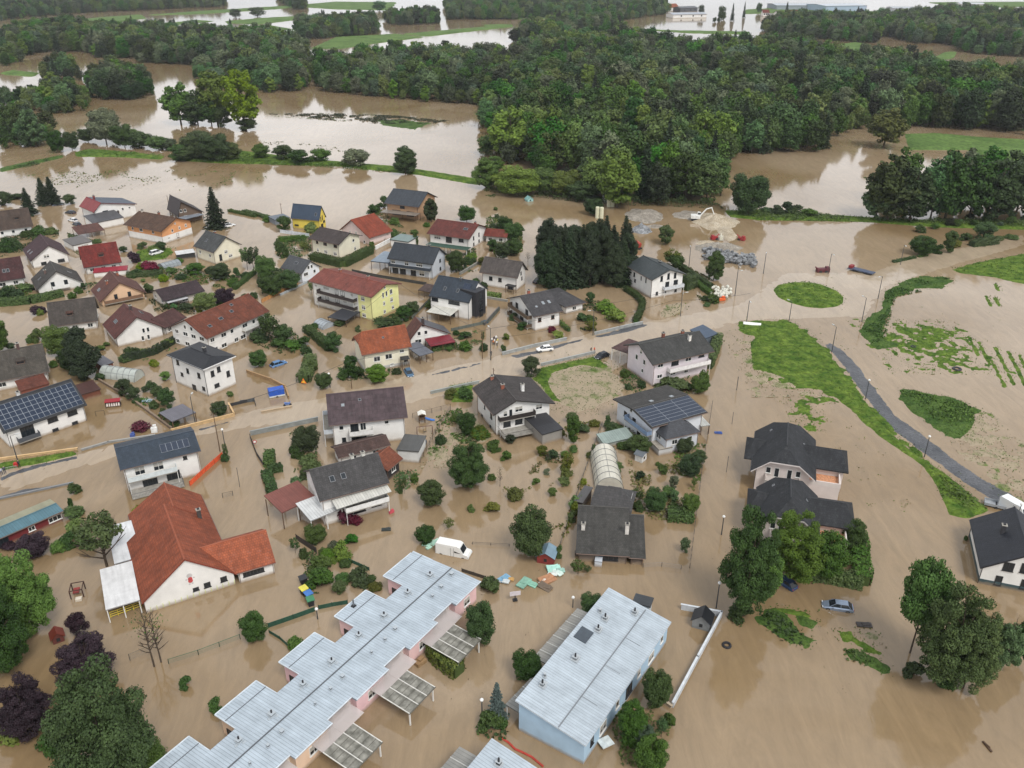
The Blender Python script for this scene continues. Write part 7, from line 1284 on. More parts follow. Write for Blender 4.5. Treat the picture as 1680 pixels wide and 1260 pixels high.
for i in range(230):
    f = rr.random(); c = at('C', (1400+f*330+rr.uniform(-10, 10), 545+f*55+rr.uniform(-32, 30))); s_ = rr.uniform(.5, 1.2); st_.box((c.x, c.y, rr.uniform(.1, 1.5)), (s_*1.3, s_, s_*.8), 0, rr.uniform(0, 3), rr.uniform(-.4, .4), rr.uniform(-.4, .4))
tag(st_.build('stone_blocks', G_ROCK), 'long heap of grey quarried stone blocks beside the yard', 'stone heap', kind='stuff')
st_ = MB()
for i in range(46): c = at('C', (1500+rr.uniform(-60, 70), 790+rr.uniform(-30, 40))); s_ = rr.uniform(.5, 1.0); st_.lathe([(.02, 0), (s_*.5, .1), (s_*.6, .5), (s_*.3, .85), (.02, .9)], (c.x, c.y, rr.uniform(-.1, .4)), 7)
tag(st_.build('white_sacks', plain((206, 204, 192), .8), recalc=False), 'pile of white builder sacks by the hedge end', 'sack pile', kind='stuff')
m_ = MB(); m_.box((0, 0, .4), (2, 1.2, .6), rz=.3); m_.box((.6, .5, .8), (1, .8, .5), rz=.9); o = m_.build('crate', plain((214, 96, 40), .6), None, at('C', (1510, 838))); tag(o, 'orange plastic tubs beside the white sacks', 'tub')
for i, (x, y, h, w) in enumerate(((708,305,4.2,.75),(735,308,4.2,.75),(782,232,3.0,.75),(806,232,3.0,.75),(765,205,3,.6),(750,195,3,.6),(790,185,3,.6))):
    c = at('C', (x, y)); m_ = MB(); m_.lathe([(w, -1), (w, h-.3), (w*.9, h), (.05, h+.02)], (0, 0, 0), 14); o = m_.build('silo', plain((206, 204, 176) if i < 4 else (170, 170, 165), .6), None, (c.x, c.y, 0), recalc=False); tag(o, ('tall cream silo cylinder, front pair in the yard' if i < 2 else 'shorter cream cylinder by the forest edge' if i < 4 else 'grey concrete cylinder behind the cream ones'), 'silo', ('front pair of silos' if i < 2 else 'cream cylinders' if i < 4 else 'grey cylinders'))
t = mark('cement_mixer', 'red cement mixer drum beside the conifer block', 'mixer', 'C', (958, 500), 2.4); m_ = MB(); m_.tube((-1.6, 0, 1.2), (.4, 0, 1.6), .9, 1.15, 14); m_.tube((.4, 0, 1.6), (1.8, 0, 1.95), 1.15, .5, 14); m_.build('drum', plain((170, 62, 52), .6), t); m_ = MB(); m_.box((0, 0, .2), (4, 1.6, .5)); m_.build('frame', M_DARK, t)
for i, (x, y, c_, lb) in enumerate(((1462, 445, (150, 40, 44), 'red machine half sunk beside the sand heap'), (1508, 448, (200, 196, 180), 'cream machine half sunk beside the sand heap'), (1640, 450, (150, 50, 50), 'small red machine at the edge of the flooded yard'))):
    t = mark('machine', lb, 'machine', 'C', (x, y), .4+i); m_ = MB(); m_.box((0, 0, .6), (2.4, 1.3, .9)); m_.box((-.6, 0, 1.3), (.9, 1.1, .7)); m_.tube((.8, 0, 1), (2.0, 0, 1.7), .18); m_.build('body', plain(c_, .6), t); m_ = MB(); m_.tube((.7, -.8, .3), (.7, .8, .3), .45, n=12); m_.build('wheel', M_DARK, t)
t = mark('machine', 'dark red machine in the water above the roundabout', 'machine', 'D', (562, 550), .1); m_ = MB(); m_.box((0, 0, .6), (4, 1.6, 1.1)); m_.box((1.4, 0, 1.2), (1, 1.5, .8)); m_.tube((-1.6, 0, 1), (-2.6, 0, 1.7), .2); m_.build('body', plain((92, 40, 46), .6), t); m_ = MB(); m_.tube((-1, -.9, .2), (-1, .9, .2), .5, n=12); m_.tube((.8, -.9, .2), (.8, .9, .2), .5, n=12); m_.build('wheel', M_DARK, t)
t = mark('trailer', 'flat dark trailer with a red end beside the submerged road', 'trailer', 'D', (772, 552), heading('D', (725, 542), (830, 568))); m_ = MB(); m_.span(-4, 4, -1.2, 1.2, .5, .75); m_.build('deck', plain((64, 74, 96), .5), t); m_ = MB(); m_.span(-3.9, -2.8, -1, 1, .76, 1.5); m_.build('load', plain((130, 40, 44), .6), t)
for x in (-2, 2): m_ = MB(); m_.tube((x, -1.2, .2), (x, 1.2, .2), .45, n=12); m_.build('wheel', M_DARK, t)
# lamps and poles
def pole(label, R, xb, yb, yt, kind='lamp', lean=None, col=(70, 72, 74)):
    c = at(R, (xb, yb)); h = max(1.5, min(top_z(R, (xb, yb), yt), 14)); t = empty({'lamp': 'street_lamp', 'wood': 'utility_pole', 'sign': 'road_sign', 'globe': 'street_lamp'}[kind], (c.x, c.y, 0), rnd.uniform(0, 6), label, {'lamp': 'street lamp', 'globe': 'street lamp', 'wood': 'utility pole', 'sign': 'road sign'}[kind])
    m_ = MB(); m_.tube((0, 0, -1.5), (0, 0, h), .12 if kind != 'sign' else .05, .07 if kind != 'sign' else .05, 8); m_.build('pole', plain(col, .6, .2) if kind != 'wood' else M_WOOD, t)
    if kind == 'lamp': m_ = MB(); m_.tube((0, 0, h), (1.0, 0, h+.12), .05, n=6); ar = m_.build('arm', M_METAL, t); m_ = MB(); m_.box((1.25, 0, h+.12), (.75, .26, .14)); m_.build('lamp_head', plain((190, 192, 190), .5), ar)
    if kind == 'globe': m_ = MB(); m_.lathe([(.02, 0), (.22, .12), (.26, .3), (.14, .46), (.02, .48)], (0, 0, h), 12); m_.build('lamp_head', plain((226, 226, 224), .3), t, recalc=False)
    if kind == 'wood': m_ = MB(); m_.tube((-.6, 0, h-.4), (.6, 0, h-.4), .05, n=6); m_.build('crossarm', M_WOOD, t)
    return t
for q in (('lamp post beside the stone block heap', 'D', 85, 680, 520, 'lamp'), ('lamp post in the water right of the stone blocks', 'D', 240, 560, 442, 'lamp'), ('lamp post behind the dark red machine', 'D', 592, 562, 452, 'lamp'), ('lamp post beside the low verge hedge', 'D', 985, 512, 405, 'lamp'), ('lamp post beside the flat dark trailer', 'D', 863, 698, 575, 'lamp'),
          ('lamp post at the bank right of the roundabout', 'D', 775, 822, 693, 'lamp'), ('lamp post at the top of the asphalt path', 'D', 612, 987, 850, 'lamp'), ('lamp post below the roundabout island', 'D', 380, 815, 712, 'lamp'), ('lamp post with the white banner at its foot', 'D', 148, 828, 707, 'lamp'),
          ('lamp post halfway down the asphalt path', 'D', 795, 1242, 1145, 'globe'), ('lamp post at the lower bend of the asphalt path', 'H', 1060, 345, 245, 'globe'), ('lamp post behind the white van at the photo edge', 'H', 1540, 660, 595, 'globe'), ('thin lamp post in the gravel yard lane', 'C', 1298, 642, 498, 'lamp'), ('lamp post at the kerb beside the sack pile', 'C', 1598, 808, 650, 'lamp'),
          ('lamp post in the muddy triangle below the three-storey house', 'C', 1245, 940, 790, 'lamp'), ('lamp post beside the kerb wall of the balconied house', 'C', 680, 1065, 905, 'lamp'), ('pole by the two pale rescue workers', 'C', 20, 1225, 1020, 'lamp'), ('dark pole behind the sand heap wood edge', 'C', 908, 265, 195, 'wood'),
          ('wooden pole of the dark timber building', 'A', 1090, 225, 160, 'wood'), ('pole beside the bright yellow house', 'B', 245, 280, 210, 'wood'), ('pole inside the tan yard wall', 'E', 1262, 608, 435, 'lamp'), ('black lamp post with a red box by the verge', 'E', 118, 862, 690, 'lamp'), ('tall grey pole between road and slate roofed house', 'E', 1422, 790, 540, 'wood'),
          ('short globe lamp by the orange netting', 'E', 1458, 780, 655, 'globe'), ('white pole light beside the hedge', 'F', 558, 298, 215, 'globe'), ('wooden pole at the main road near the cut hedge', 'F', 698, 305, 235, 'wood'), ('pole at the end of the crimson canopy garden', 'B', 1542, 1215, 1050, 'wood'), ('lamp post right of the pale blue block annex', 'K', 1244, 432, 310, 'globe'),
          ('small globe lamp on the flooded lane by the big trees', 'G', 1405, 1052, 960, 'globe'), ('thin post in the flooded lane below the villa', 'G', 1432, 712, 625, 'sign'), ('thin post in the flooded lane beside the upper villa', 'G', 1462, 450, 385, 'sign'), ('topmost thin post in the flooded lane', 'G', 1487, 265, 195, 'sign'), ('thin post right of the school wing', 'E', 1550, 1020, 895, 'sign'),
          ('blue-topped post at the blue spruce', 'K', 35, 1015, 915, 'globe'), ('blue-topped post above the long grey canopy', 'K', 503, 430, 385, 'globe'), ('double globe lamp beside the green fence', 'J', 445, 490, 445, 'globe'), ('post beside the mountain of muddy reeds', 'D', 95, 1195, 1120, 'sign'), ('utility pole on the dark brown gable house side', 'G', 165, 185, 145, 'wood'), ('post on the fence corner beside the excavator yard', 'C', 1160, 440, 338, 'wood')):
    pole(*q)
# walls and fences
def wall_line(name, label, R, pts, h, th, col, kind='wall'):
    W_ = [at(R, p) for p in pts]; o0 = W_[0]; t = empty(name, (o0.x, o0.y, 0), 0, label, 'wall' if kind == 'wall' else 'fence'); m_ = MB(); c_ = MB(); n = 0
    for a, b in zip(W_, W_[1:]):
        a, b = a-o0, b-o0; L_ = (b-a).length; rz = math.atan2(b.y-a.y, b.x-a.x); mid = (a+b)/2
        if kind == 'wall': m_.box((mid.x, mid.y, (h-1.6)/2), (L_+.002*n, th, h+1.6), 0, rz); c_.box((mid.x, mid.y, h+.035), (L_+th, th+.1, .07), 0, rz); n += 1
        else:
            k = max(1, int(L_/2.2))
            for i in range(k+1):
                q = a.lerp(b, i/k); c_.tube((q.x, q.y, -1.5), (q.x, q.y, h+.05), .05, n=5)
            if kind == 'solid': m_.box((mid.x, mid.y, h/2-.2), (L_, .05, h+.3), 0, rz)
            else:
                for z in np.arange(.15, h, .22): m_.tube((a.x, a.y, z), (b.x, b.y, z), .014, n=3)
                m_.tube((a.x, a.y, h), (b.x, b.y, h), .03, n=4)
    if kind == 'wall': m_.build('masonry', plain(col, .85, amt=.22, scale=.8), t); c_.build('coping', plain(tuple(min(255, int(v*1.08)) for v in col), .8), t)
    else: m_.build('panel' if kind == 'solid' else 'wire', plain(col, .7, amt=.2), t); c_.build('post', plain(tuple(int(v*.7) for v in col), .6), t)
    return t
TAN = (190, 160, 118); GY = (138, 138, 136); BK = (52, 52, 54)
for q in (('wall', 'tan yard wall along the main road below the pavilion', 'E', [(1110,665),(1515,562),(1480,495)], .7, .25, TAN), ('fence', 'dark metal fence continuing the tan yard wall', 'E', [(1485,500),(1645,462)], .8, .1, BK, 'solid'), ('wall', 'long brown boundary wall running down from the tunnel greenhouse', 'E', [(640,335),(860,465),(1110,650)], .6, .3, (120, 104, 88)),
    ('wall', 'tan garden wall below the solar panel roof', 'E', [(-40,850),(500,778)], .4, .25, TAN), ('wall', 'low grey wall of the solar house driveway', 'E', [(530,785),(700,735),(1000,690)], .35, .3, GY), ('wall', 'low grey kerb wall above the red barn', 'E', [(-40,1108),(470,998)], .3, .25, (120, 122, 124)),
    ('wall', 'grey yard wall below the main road', 'F', [(45,608),(480,515)], 1.0, .25, (132, 136, 134)), ('fence', 'black metal fence closing the grey-walled yard', 'F', [(42,625),(85,740),(130,810)], 1.0, .1, BK, 'solid'), ('fence', 'grey metal fence at the foot of the tall cube house', 'F', [(-20,400),(70,388),(78,420)], .8, .1, (80, 84, 86), 'solid'),
    ('wall', 'brown wall beside the blue trailer', 'F', [(20,205),(180,260),(270,305),(292,372)], .8, .25, (150, 122, 88)), ('wall', 'low concrete step wall by the moped', 'F', [(115,460),(310,425)], .3, .3, (166, 146, 120)), ('wall', 'grey roadside wall left of the brown gabled house', 'F', [(1208,340),(1520,272)], .7, .25, (140, 144, 140)),
    ('fence', 'wire fence along the playground back', 'F', [(1092,495),(1335,432)], 1.1, .1, (110, 96, 84), 'wire'), ('fence', 'wire fence between playground and muddy plot', 'F', [(1335,445),(1240,600),(1140,785)], 1.1, .1, (110, 96, 84), 'wire'), ('wall', 'grey roadside wall in front of the balconied house', 'C', [(95,1192),(300,1140),(510,1096)], .8, .25, (150, 152, 150)),
    ('wall', 'grey roadside wall below the curved hedge', 'C', [(690,1062),(850,1025),(1000,992)], .8, .25, (150, 152, 150)), ('wall', 'grey roadside wall above the muddy lawn', 'C', [(345,1262),(690,1182)], .7, .25, (146, 148, 146)), ('fence', 'green-grey solid fence below the white modern house', 'B', [(1340,1038),(1580,985),(1654,900)], .9, .1, (92, 98, 92), 'solid'),
    ('fence', 'green-grey fence left of the white modern house', 'B', [(1085,960),(1205,835)], .9, .1, (92, 98, 92), 'solid'), ('fence', 'dark fence behind the yellow apartment house', 'B', [(700,655),(870,690),(1180,740)], 1.0, .1, (62, 62, 60), 'solid'), ('fence', 'white fence below the bright yellow house', 'B', [(235,402),(425,428)], 1.3, .1, (196, 200, 204), 'solid'),
    ('fence', 'orange-brown timber fence beside the flooded yard', 'B', [(115,855),(240,790),(350,735)], 1.2, .1, (178, 128, 78), 'solid'), ('wall', 'slanting pale wall beside the apartment house yard', 'B', [(235,808),(410,725)], .5, .3, (160, 166, 170)), ('wall', 'white wall behind the dark-clad house', 'B', [(850,512),(945,462)], 1.3, .2, (220, 220, 218)), ('wall', 'grey wall along the lane by the green awning house', 'B', [(1395,675),(1560,575)], .8, .25, (128, 128, 122)),
    ('wall', 'grey garden wall in front of the brown-grey roofed house', 'C', [(-10,825),(130,848)], .6, .25, (140, 138, 132)), ('wall', 'dark wall at the lane bend', 'C', [(-20,1000),(72,898)], .8, .25, (84, 84, 82)), ('fence', 'long dark fence between the muddy plot and greenhouse garden', 'G', [(755,455),(640,770),(530,1110)], .8, .1, (72, 70, 64), 'wire'),
    ('fence', 'long lane-side fence of the greenhouse garden', 'G', [(1355,345),(1300,700),(1232,1235)], 1.0, .1, (96, 90, 84), 'wire'), ('fence', 'half sunk metal gate below the mossy farmhouse', 'G', [(978,1230),(1080,1225),(1185,1240)], .8, .1, (140, 132, 124), 'wire'), ('wall', 'white rendered garden wall with grey coping, bent at the little hut', 'K', [(1062,440),(1270,478),(1145,710),(1018,948)], 1.0, .22, (186, 190, 194)),
    ('wall', 'stub of tan wall at the foot of the white garden wall', 'K', [(1012,950),(960,915)], .5, .3, (170, 156, 136)), ('fence', 'green mesh fence beside the round dark tree', 'J', [(190,535),(320,490),(430,450)], .9, .1, (38, 78, 62), 'solid'), ('fence', 'green mesh fence curving to the row house garden', 'J', [(450,440),(520,425),(600,412)], .8, .1, (38, 78, 62), 'solid'),
    ('fence', 'green mesh fence running down from the round dark tree', 'J', [(195,562),(250,595),(300,640)], .6, .1, (38, 78, 62), 'solid'), ('fence', 'green mesh fence near the light green shrub', 'J', [(605,192),(712,240)], .7, .1, (38, 78, 62), 'solid'), ('fence', 'green post fence in front of the school', 'I', [(1012,1130),(1190,1075),(1440,980)], .9, .1, (60, 100, 76), 'wire'), ('fence', 'short wire fence piece by the bare trees', 'I', [(780,1110),(900,1060)], 1.2, .1, (110, 104, 92), 'wire'),
    ('fence', 'orange plastic netting fence on the slate roofed house corner', 'E', [(1228,1015),(1330,920),(1440,822)], 1.1, .1, (222, 92, 52), 'solid'), ('fence', 'wire fence remains left of the two-post gate', 'E', [(1440,1090),(1505,1075)], 1.0, .1, (80, 76, 70), 'wire'), ('fence', 'thin wire fence behind the large round tree', 'G', [(50,1105),(250,1115)], .5, .1, (110, 100, 88), 'wire'),
    ('fence', 'dark garden screen behind the row house', 'J', [(1190,245),(1315,285)], .7, .1, (66, 60, 54), 'solid'), ('fence', 'dark netting screen near the school wing', 'J', [(335,80),(440,150)], 1.2, .1, (58, 52, 48), 'solid'), ('fence', 'low railing at the verge left edge', 'E', [(-20,925),(110,898)], .6, .1, (176, 178, 176), 'wire')):
    wall_line(*q)
# wheelie bins
for (x, y, c_, lb) in ((372, 305, (40, 42, 46), 'black'), (376, 360, (206, 196, 80), 'yellow-lidded'), (400, 385, (60, 110, 176), 'blue-lidded'), (410, 415, (60, 120, 84), 'green-lidded')):
    t = mark('wheelie_bin', lb+' wheelie bin toppled in the fence corner', 'bin', 'J', (x, y), rnd.uniform(0, 3), -.1); m_ = MB(); m_.extr([(-.4, 0), (.4, 0), (.5, 1.2), (-.5, 1.2)], (-.5, .5), lambda q, a, b: (a, q, b)); m_.build('body', M_DARK, t); m_ = MB(); m_.box((0, 0, 1.27), (1.2, 1.2, .12), rx=.1); m_.build('lid', plain(c_, .5), t)
# huts and play things
def hut(name, label, R, p, rz, w_, d_, h, rise, wc, rc, cat='hut', rk='smooth'):
    t = mark(name, label, cat, R, p, rz); m_ = MB(); m_.extr([(-w_/2, -1.2), (w_/2, -1.2), (w_/2, h), (0, h+rise-.08), (-w_/2, h)], (-d_/2, d_/2), lambda q, a, b: (a, q, b)); m_.build('wall', plain(wc, .8, amt=.2), t)
    m_ = MB(); e = .25; k = rise/(w_/2); m_.plate([[(-w_/2-e, -d_/2-e, h-e*k+.05), (0, -d_/2-e, h+rise+.05), (0, d_/2+e, h+rise+.05), (-w_/2-e, d_/2+e, h-e*k+.05)], [(0, -d_/2-e, h+rise+.05), (w_/2+e, -d_/2-e, h-e*k+.05), (w_/2+e, d_/2+e, h-e*k+.05), (0, d_/2+e, h+rise+.05)]], .08); m_.build('roof', roofmat(rk, rc), t)
    m_ = MB(); m_.box((0, -d_/2-.01, h*.5), (.5, .04, .6)); m_.build('window', M_GLASS, t); return t
hut('garden_hut', 'little grey wooden hut with a black roof at the white garden wall', 'K', (1170, 520), -.4, 2.6, 2.2, 1.6, 1.1, (122, 124, 124), (44, 46, 50))
hut('playhouse', 'small red-brown playhouse tilted in the water at the left', 'I', (350, 985), .6, 1.5, 1.5, 1.2, .7, (96, 48, 40), (140, 62, 46)); hut('garden_hut', 'red hut covered with blue tarpaulins beside the large round tree', 'G', (455, 1185), -.25, 2.8, 2.6, 1.5, .8, (130, 50, 44), (130, 156, 172))
hut('beach_hut', 'tiny turquoise tent hut in the water near the forest', 'C', (268, 195), .5, 2.6, 2.2, .9, 1.0, (150, 190, 186), (140, 184, 180)); hut('garden_hut', 'small grey and white hut behind the solar panel house fence', 'G', (965, 645), .9, 1.8, 1.6, 1.6, .4, (206, 206, 204), (104, 110, 116))
flat('cold_frame', 'glass cold frame beside the solar panel house', 'G', (765, 560), (930, 520), 3.2, 1.1, roof=('seam', (150, 164, 158)), walls=(170, 180, 176), cat='greenhouse', fall=.7)
flat('box', 'white square tank beside the mossy farmhouse', 'G', (715, 1195), (755, 1200), 1.4, 1.2, roof=('smooth', (206, 212, 220)), walls=(206, 212, 220), cat='tank', o=.02)
t = mark('play_tower', 'wooden play tower with a white roof and a blue slide', 'play tower', 'F', (1152, 520), .2)
for x in (-.6, .6):
    for y in (-.6, .6): m_ = MB(); m_.tube((x, y, -1), (x, y, 2.1), .07, n=6); m_.build('post', M_WOOD, t)
m_ = MB(); m_.box((0, 0, .8), (1.3, 1.3, .1)); m_.box((0, .62, 1.1), (1.3, .06, .5)); m_.box((-.62, 0, 1.1), (.06, 1.2, .5)); m_.build('platform', M_WOOD, t); m_ = MB(); m_.plate([[(-.85, -.85, 2.1), (0, -.85, 2.5), (0, .85, 2.5), (-.85, .85, 2.1)], [(0, -.85, 2.5), (.85, -.85, 2.1), (.85, .85, 2.1), (0, .85, 2.5)]], .06); m_.build('roof', plain((222, 220, 212), .6), t)
m_ = MB(); m_.path([(.6, 0, .9), (1.4, .05, .5), (2.3, .1, .12), (2.7, .1, .1)], .26, .22, 8); m_.build('slide', plain((60, 116, 196), .4), t)
t = mark('trampoline', 'dark round trampoline beside the playground fence', 'trampoline', 'F', (1130, 665), 0); m_ = MB(); m_.lathe([(1.6, .1), (1.7, .6), (1.4, .62), (.01, .6)], n=20); m_.build('mat', plain((50, 56, 68), .6), t, recalc=False)
t = mark('swing_frame', 'brown swing frame behind the trampoline', 'swing', 'F', (1170, 600), .2); m_ = MB(); m_.tube((-1.6, 0, 1.9), (1.6, 0, 1.9), .07)
for x in (-1.6, 1.6): m_.tube((x, -.8, -.5), (x, 0, 1.9), .06); m_.tube((x, .8, -.5), (x, 0, 1.9), .06)
m_.build('frame', plain((100, 70, 60), .7), t); m_ = MB(); m_.tube((-.3, 0, 1.9), (-.3, 0, .6), .02); m_.tube((.3, 0, 1.9), (.3, 0, .6), .02); m_.box((0, 0, .58), (.65, .25, .05)); m_.build('seat', M_DARK, t)
t = mark('climbing_frame', 'dark wooden play frame with a red bench west of the school', 'play frame', 'I', (470, 710), .3); m_ = MB()
for (x, y) in ((-.9, -1), (.9, -1), (-.9, 1), (.9, 1)): m_.tube((x, y, -.6), (x, y, 1.5), .09)
for y in (-1, 1): m_.tube((-.9, y, 1.5), (.9, y, 1.5), .08)
for x in (-.9, .9): m_.tube((x, -1, 1.5), (x, 1, 1.5), .08)
m_.build('frame', plain((70, 48, 40), .8), t); m_ = MB(); m_.box((-.2, .2, .6), (.9, 1.3, .15)); m_.build('seat', plain((140, 50, 44), .6), t); m_ = MB(); m_.box((.3, -1.6, .2), (.9, .7, .5)); m_.build('step', plain((206, 196, 180), .8), t)
t = mark('garden_swing', 'red and white striped garden swing seat in the flooded yard', 'garden swing', 'E', (735, 500), .25); m_ = MB()
for x in (-1.5, 1.5): m_.tube((x, -.7, -.6), (x, 0, 1.5), .06); m_.tube((x, .7, -.6), (x, 0, 1.5), .06)
m_.build('frame', M_DARK, t); m_ = MB(); m_.box((0, 0, 1.55), (3.2, 1.3, .08), rx=.2); m_.build('awning', plain((142, 36, 44), .7), t); m_ = MB()
for i in range(6): m_.box((-1.2+i*.48, -.1, .6), (.24, .6, .7), 0, 0, -.4)
m_.build('cushion', plain((224, 214, 206), .7), t); m_ = MB(); m_.box((0, .3, .55), (2.9, .1, .8)); m_.build('backrest', plain((140, 36, 44), .7), t)
t = mark('metal_frame', 'thin black metal frame left of the striped garden swing', 'frame', 'E', (650, 560), .2); m_ = MB(); m_.path([(-.9, 0, -.5), (-.9, 0, 1.2), (.9, 0, 1.2), (.9, 0, -.5)], .04); m_.build('bar', M_DARK, t)
for (x, y, lb) in ((1465, 395, 'basketball stand tilted in the water beside the row house'),):
    t = mark('basketball_stand', lb, 'basketball stand', 'J', (x, y), .2); m_ = MB(); m_.tube((0, 0, -.5), (0, 0, 1.8), .09); m_.build('pole', M_DARK, t); m_ = MB(); m_.box((0, -.1, 1.5), (1.7, .05, .8)); m_.build('backboard', plain((206, 200, 206), .4), t); m_ = MB(); m_.box((0, 0, .1), (.7, .5, .4)); m_.build('base', M_DARK, t)
# road signs
t = mark('road_sign', 'orange triangular roadworks sign standing in the water', 'road sign', 'F', (388, 278), -.2); m_ = MB(); m_.tube((0, 0, -1), (0, 0, .6), .04); m_.build('pole', M_METAL, t); m_ = MB(); m_.extr([(-.7, .3), (.7, .3), (0, 1.6)], (-.03, .03), lambda q, a, b: (a, q, b)); sg_ = m_.build('sign_plate', plain((236, 120, 40), .5), t); m_ = MB(); m_.extr([(-.42, .45), (.42, .45), (0, 1.22)], (-.045, -.035), lambda q, a, b: (a, q, b)); m_.build('emblem', plain((240, 190, 60), .5), sg_)
t = mark('road_sign', 'round red and white no-parking style sign on the yard wall corner', 'road sign', 'F', (72, 665), .5); m_ = MB(); m_.tube((0, 0, -1), (0, 0, .5), .04); m_.build('pole', M_METAL, t); m_ = MB(); m_.tube((0, -.03, .6), (0, .0, .6), .4, n=18); m_.tube((0, -.04, .6), (0, -.02, .6), .27, n=18, mi=1); m_.build('sign_plate', [plain((186, 40, 44), .4), plain((236, 234, 230), .4)], t)
t = mark('banner', 'fallen white banner at the lamp post foot', 'banner', 'D', (178, 842), -.25); m_ = MB(); m_.box((0, 0, .5), (4.6, .9, .06), rx=.5); m_.build('cloth', plain((232, 232, 228), .6), t)
# debris: each item its own thing
def bit(name, label, cat, R, p, dims, col, rz=0, z=.1, rx=0, rough=.7):
    c = at(R, p); m_ = MB(); m_.box((0, 0, 0), dims, 0, 0, rx, rx*.6); m_.box((dims[0]*.12, dims[1]*.1, dims[2]*.75), (dims[0]*.55, dims[1]*.6, dims[2]*.5), 0, .2, rx); o = m_.build(name, plain(col, rough, amt=.2), None, (c.x, c.y, z)); o.rotation_euler = (0, 0, rz); return tag(o, label, cat)
bit('debris', 'dark flat panel adrift above the lower right trees', 'panel', 'L', (762, 440), (2.2, 1.0, .15), (70, 64, 62), -.1); bit('log', 'short drifting log at the far lower right', 'log', 'L', (1468, 1140), (.25, 1.6, .2), (80, 60, 44), .2)
bit('kayak', 'tiny blue object drifting in the lane', 'float', 'G', (1388, 500), (1.6, .6, .25), (56, 84, 150), -.2); bit('pallet', 'wooden pallet by the row house wall', 'pallet', 'J', (975, 720), (1.6, 1.0, .6), (150, 122, 88), .8, .3); bit('pond_liner', 'pale blue plastic sheet in the allotment', 'sheet', 'E', (935, 465), (3.0, 1.3, .2), (158, 178, 192), -.1)
bit('table', 'white garden table beside the pale blue block', 'table', 'K', (672, 1140), (1.7, 1.5, .12), (206, 214, 214), .5, .5); bit('sheet', 'black tarpaulin scrap below the dark roofed house', 'tarpaulin', 'F', (920, 1218), (1.6, .8, .2), (50, 56, 54), .1); bit('surfboard', 'white plank by the raised allotment', 'plank', 'E', (1055, 295), (1.2, .5, .1), (214, 214, 210), .1)
bit('washing_rack', 'red and white rack by the garden wall', 'rack', 'F', (955, 1110), (1.0, .3, .5), (190, 80, 90), .7, .3); bit('sofa', 'brown garden sofa at the wall of the mossy farmhouse', 'sofa', 'G', (640, 1160), (2.0, .8, .6), (104, 92, 84), 0, .3); bit('tub', 'blue tub by the driveway wall', 'tub', 'E', (858, 692), (.9, .7, .6), (70, 90, 150), .2, .3)
bit('shed_box', 'white cabinet on the driveway of the solar house', 'cabinet', 'E', (1000, 665), (1.2, .7, 1.2), (222, 222, 220), .2, .5); bit('container', 'dark blue box at the kerb of the white modern house', 'box', 'B', (1555, 985), (1.8, .8, .5), (64, 84, 100), .2, .3)
bit('lilo', 'yellow inflatable between the two villas', 'inflatable', 'H', (508, 525), (1.2, .8, .6), (222, 190, 50), .2, .4); bit('banner', 'yellow banner on the balcony of the long orange-brown roofed house', 'banner', 'B', (20, 1048), (3.2, .1, .6), (226, 196, 40), .4, 1.3)
for i, (x, y, w_, c_) in enumerate(((148, 285, 2.0, (120, 160, 186)), (150, 300, 1.6, (200, 206, 206)), (250, 308, 2.6, (126, 166, 148)), (290, 315, 1.8, (130, 176, 156)), (405, 235, 2.4, (166, 214, 200)), (425, 255, 1.8, (206, 224, 216)), (372, 290, 3.0, (168, 122, 90)), (345, 300, 1.2, (222, 216, 206)), (400, 262, 1.6, (220, 226, 222)), (360, 330, 2.2, (104, 90, 76)), (440, 245, 1.4, (150, 186, 174)), (185, 290, .9, (190, 150, 90)))):
    bit('debris_sheet', ['light blue', 'grey-white', 'sea-green', 'dull green', 'pale mint', 'whitish mint', 'orange-brown', 'cream', 'bright white', 'dark brown', 'turquoise', 'tan'][i]+' sheet caught in the drift line above the pale blue block', 'debris', 'K', (x, y), (w_, w_*.55, .2), c_, rnd.uniform(-1, 1), .25, rnd.uniform(-.3, .3))
for i, (x, y, w_) in enumerate(((1005, 110, 1.4), (1030, 100, 1.6), (1055, 95, 1.8), (1020, 125, 1.1))):
    bit('debris_sheet', ['lowest', 'widest', 'rightmost', 'smallest'][i]+' mint sheet caught behind the white van', 'debris', 'J', (x, y), (w_, w_*.5, .2), (176, 214, 196), rnd.uniform(-1, 1), .2, .2)
def tyre(label, R, p, r=.55): c = at(R, p); m_ = MB(); m_.lathe([(r*.5, 0), (r*.6, .22), (r*.9, .24), (r, .1), (r, -.1), (r*.6, -.2)], (0, 0, .05), 18); o = m_.build('tyre', M_DARK, None, (c.x, c.y, 0), recalc=False); tag(o, label, 'tyre')
tyre('large black tyre on the flooded meadow at the right', 'D', (1293, 1080), 1.1); tyre('black tyre floating right of the white garden wall', 'K', (1298, 628), .7); tyre('dark ring half sunk in the flooded meadow by the bank', 'D', (1055, 960), .7)
t = mark('hose', 'red fire hose trailing in the water at the bottom', 'hose', 'K', (130, 1105)); o0 = at('K', (130, 1105)); m_ = MB(); m_.path([tuple(at('K', p)-o0+Vector((0, 0, .1))) for p in ((130,1105),(170,1130),(205,1165),(240,1180),(290,1205),(350,1255))], .14, n=6); m_.build('tube', plain((176, 60, 46), .6), t)
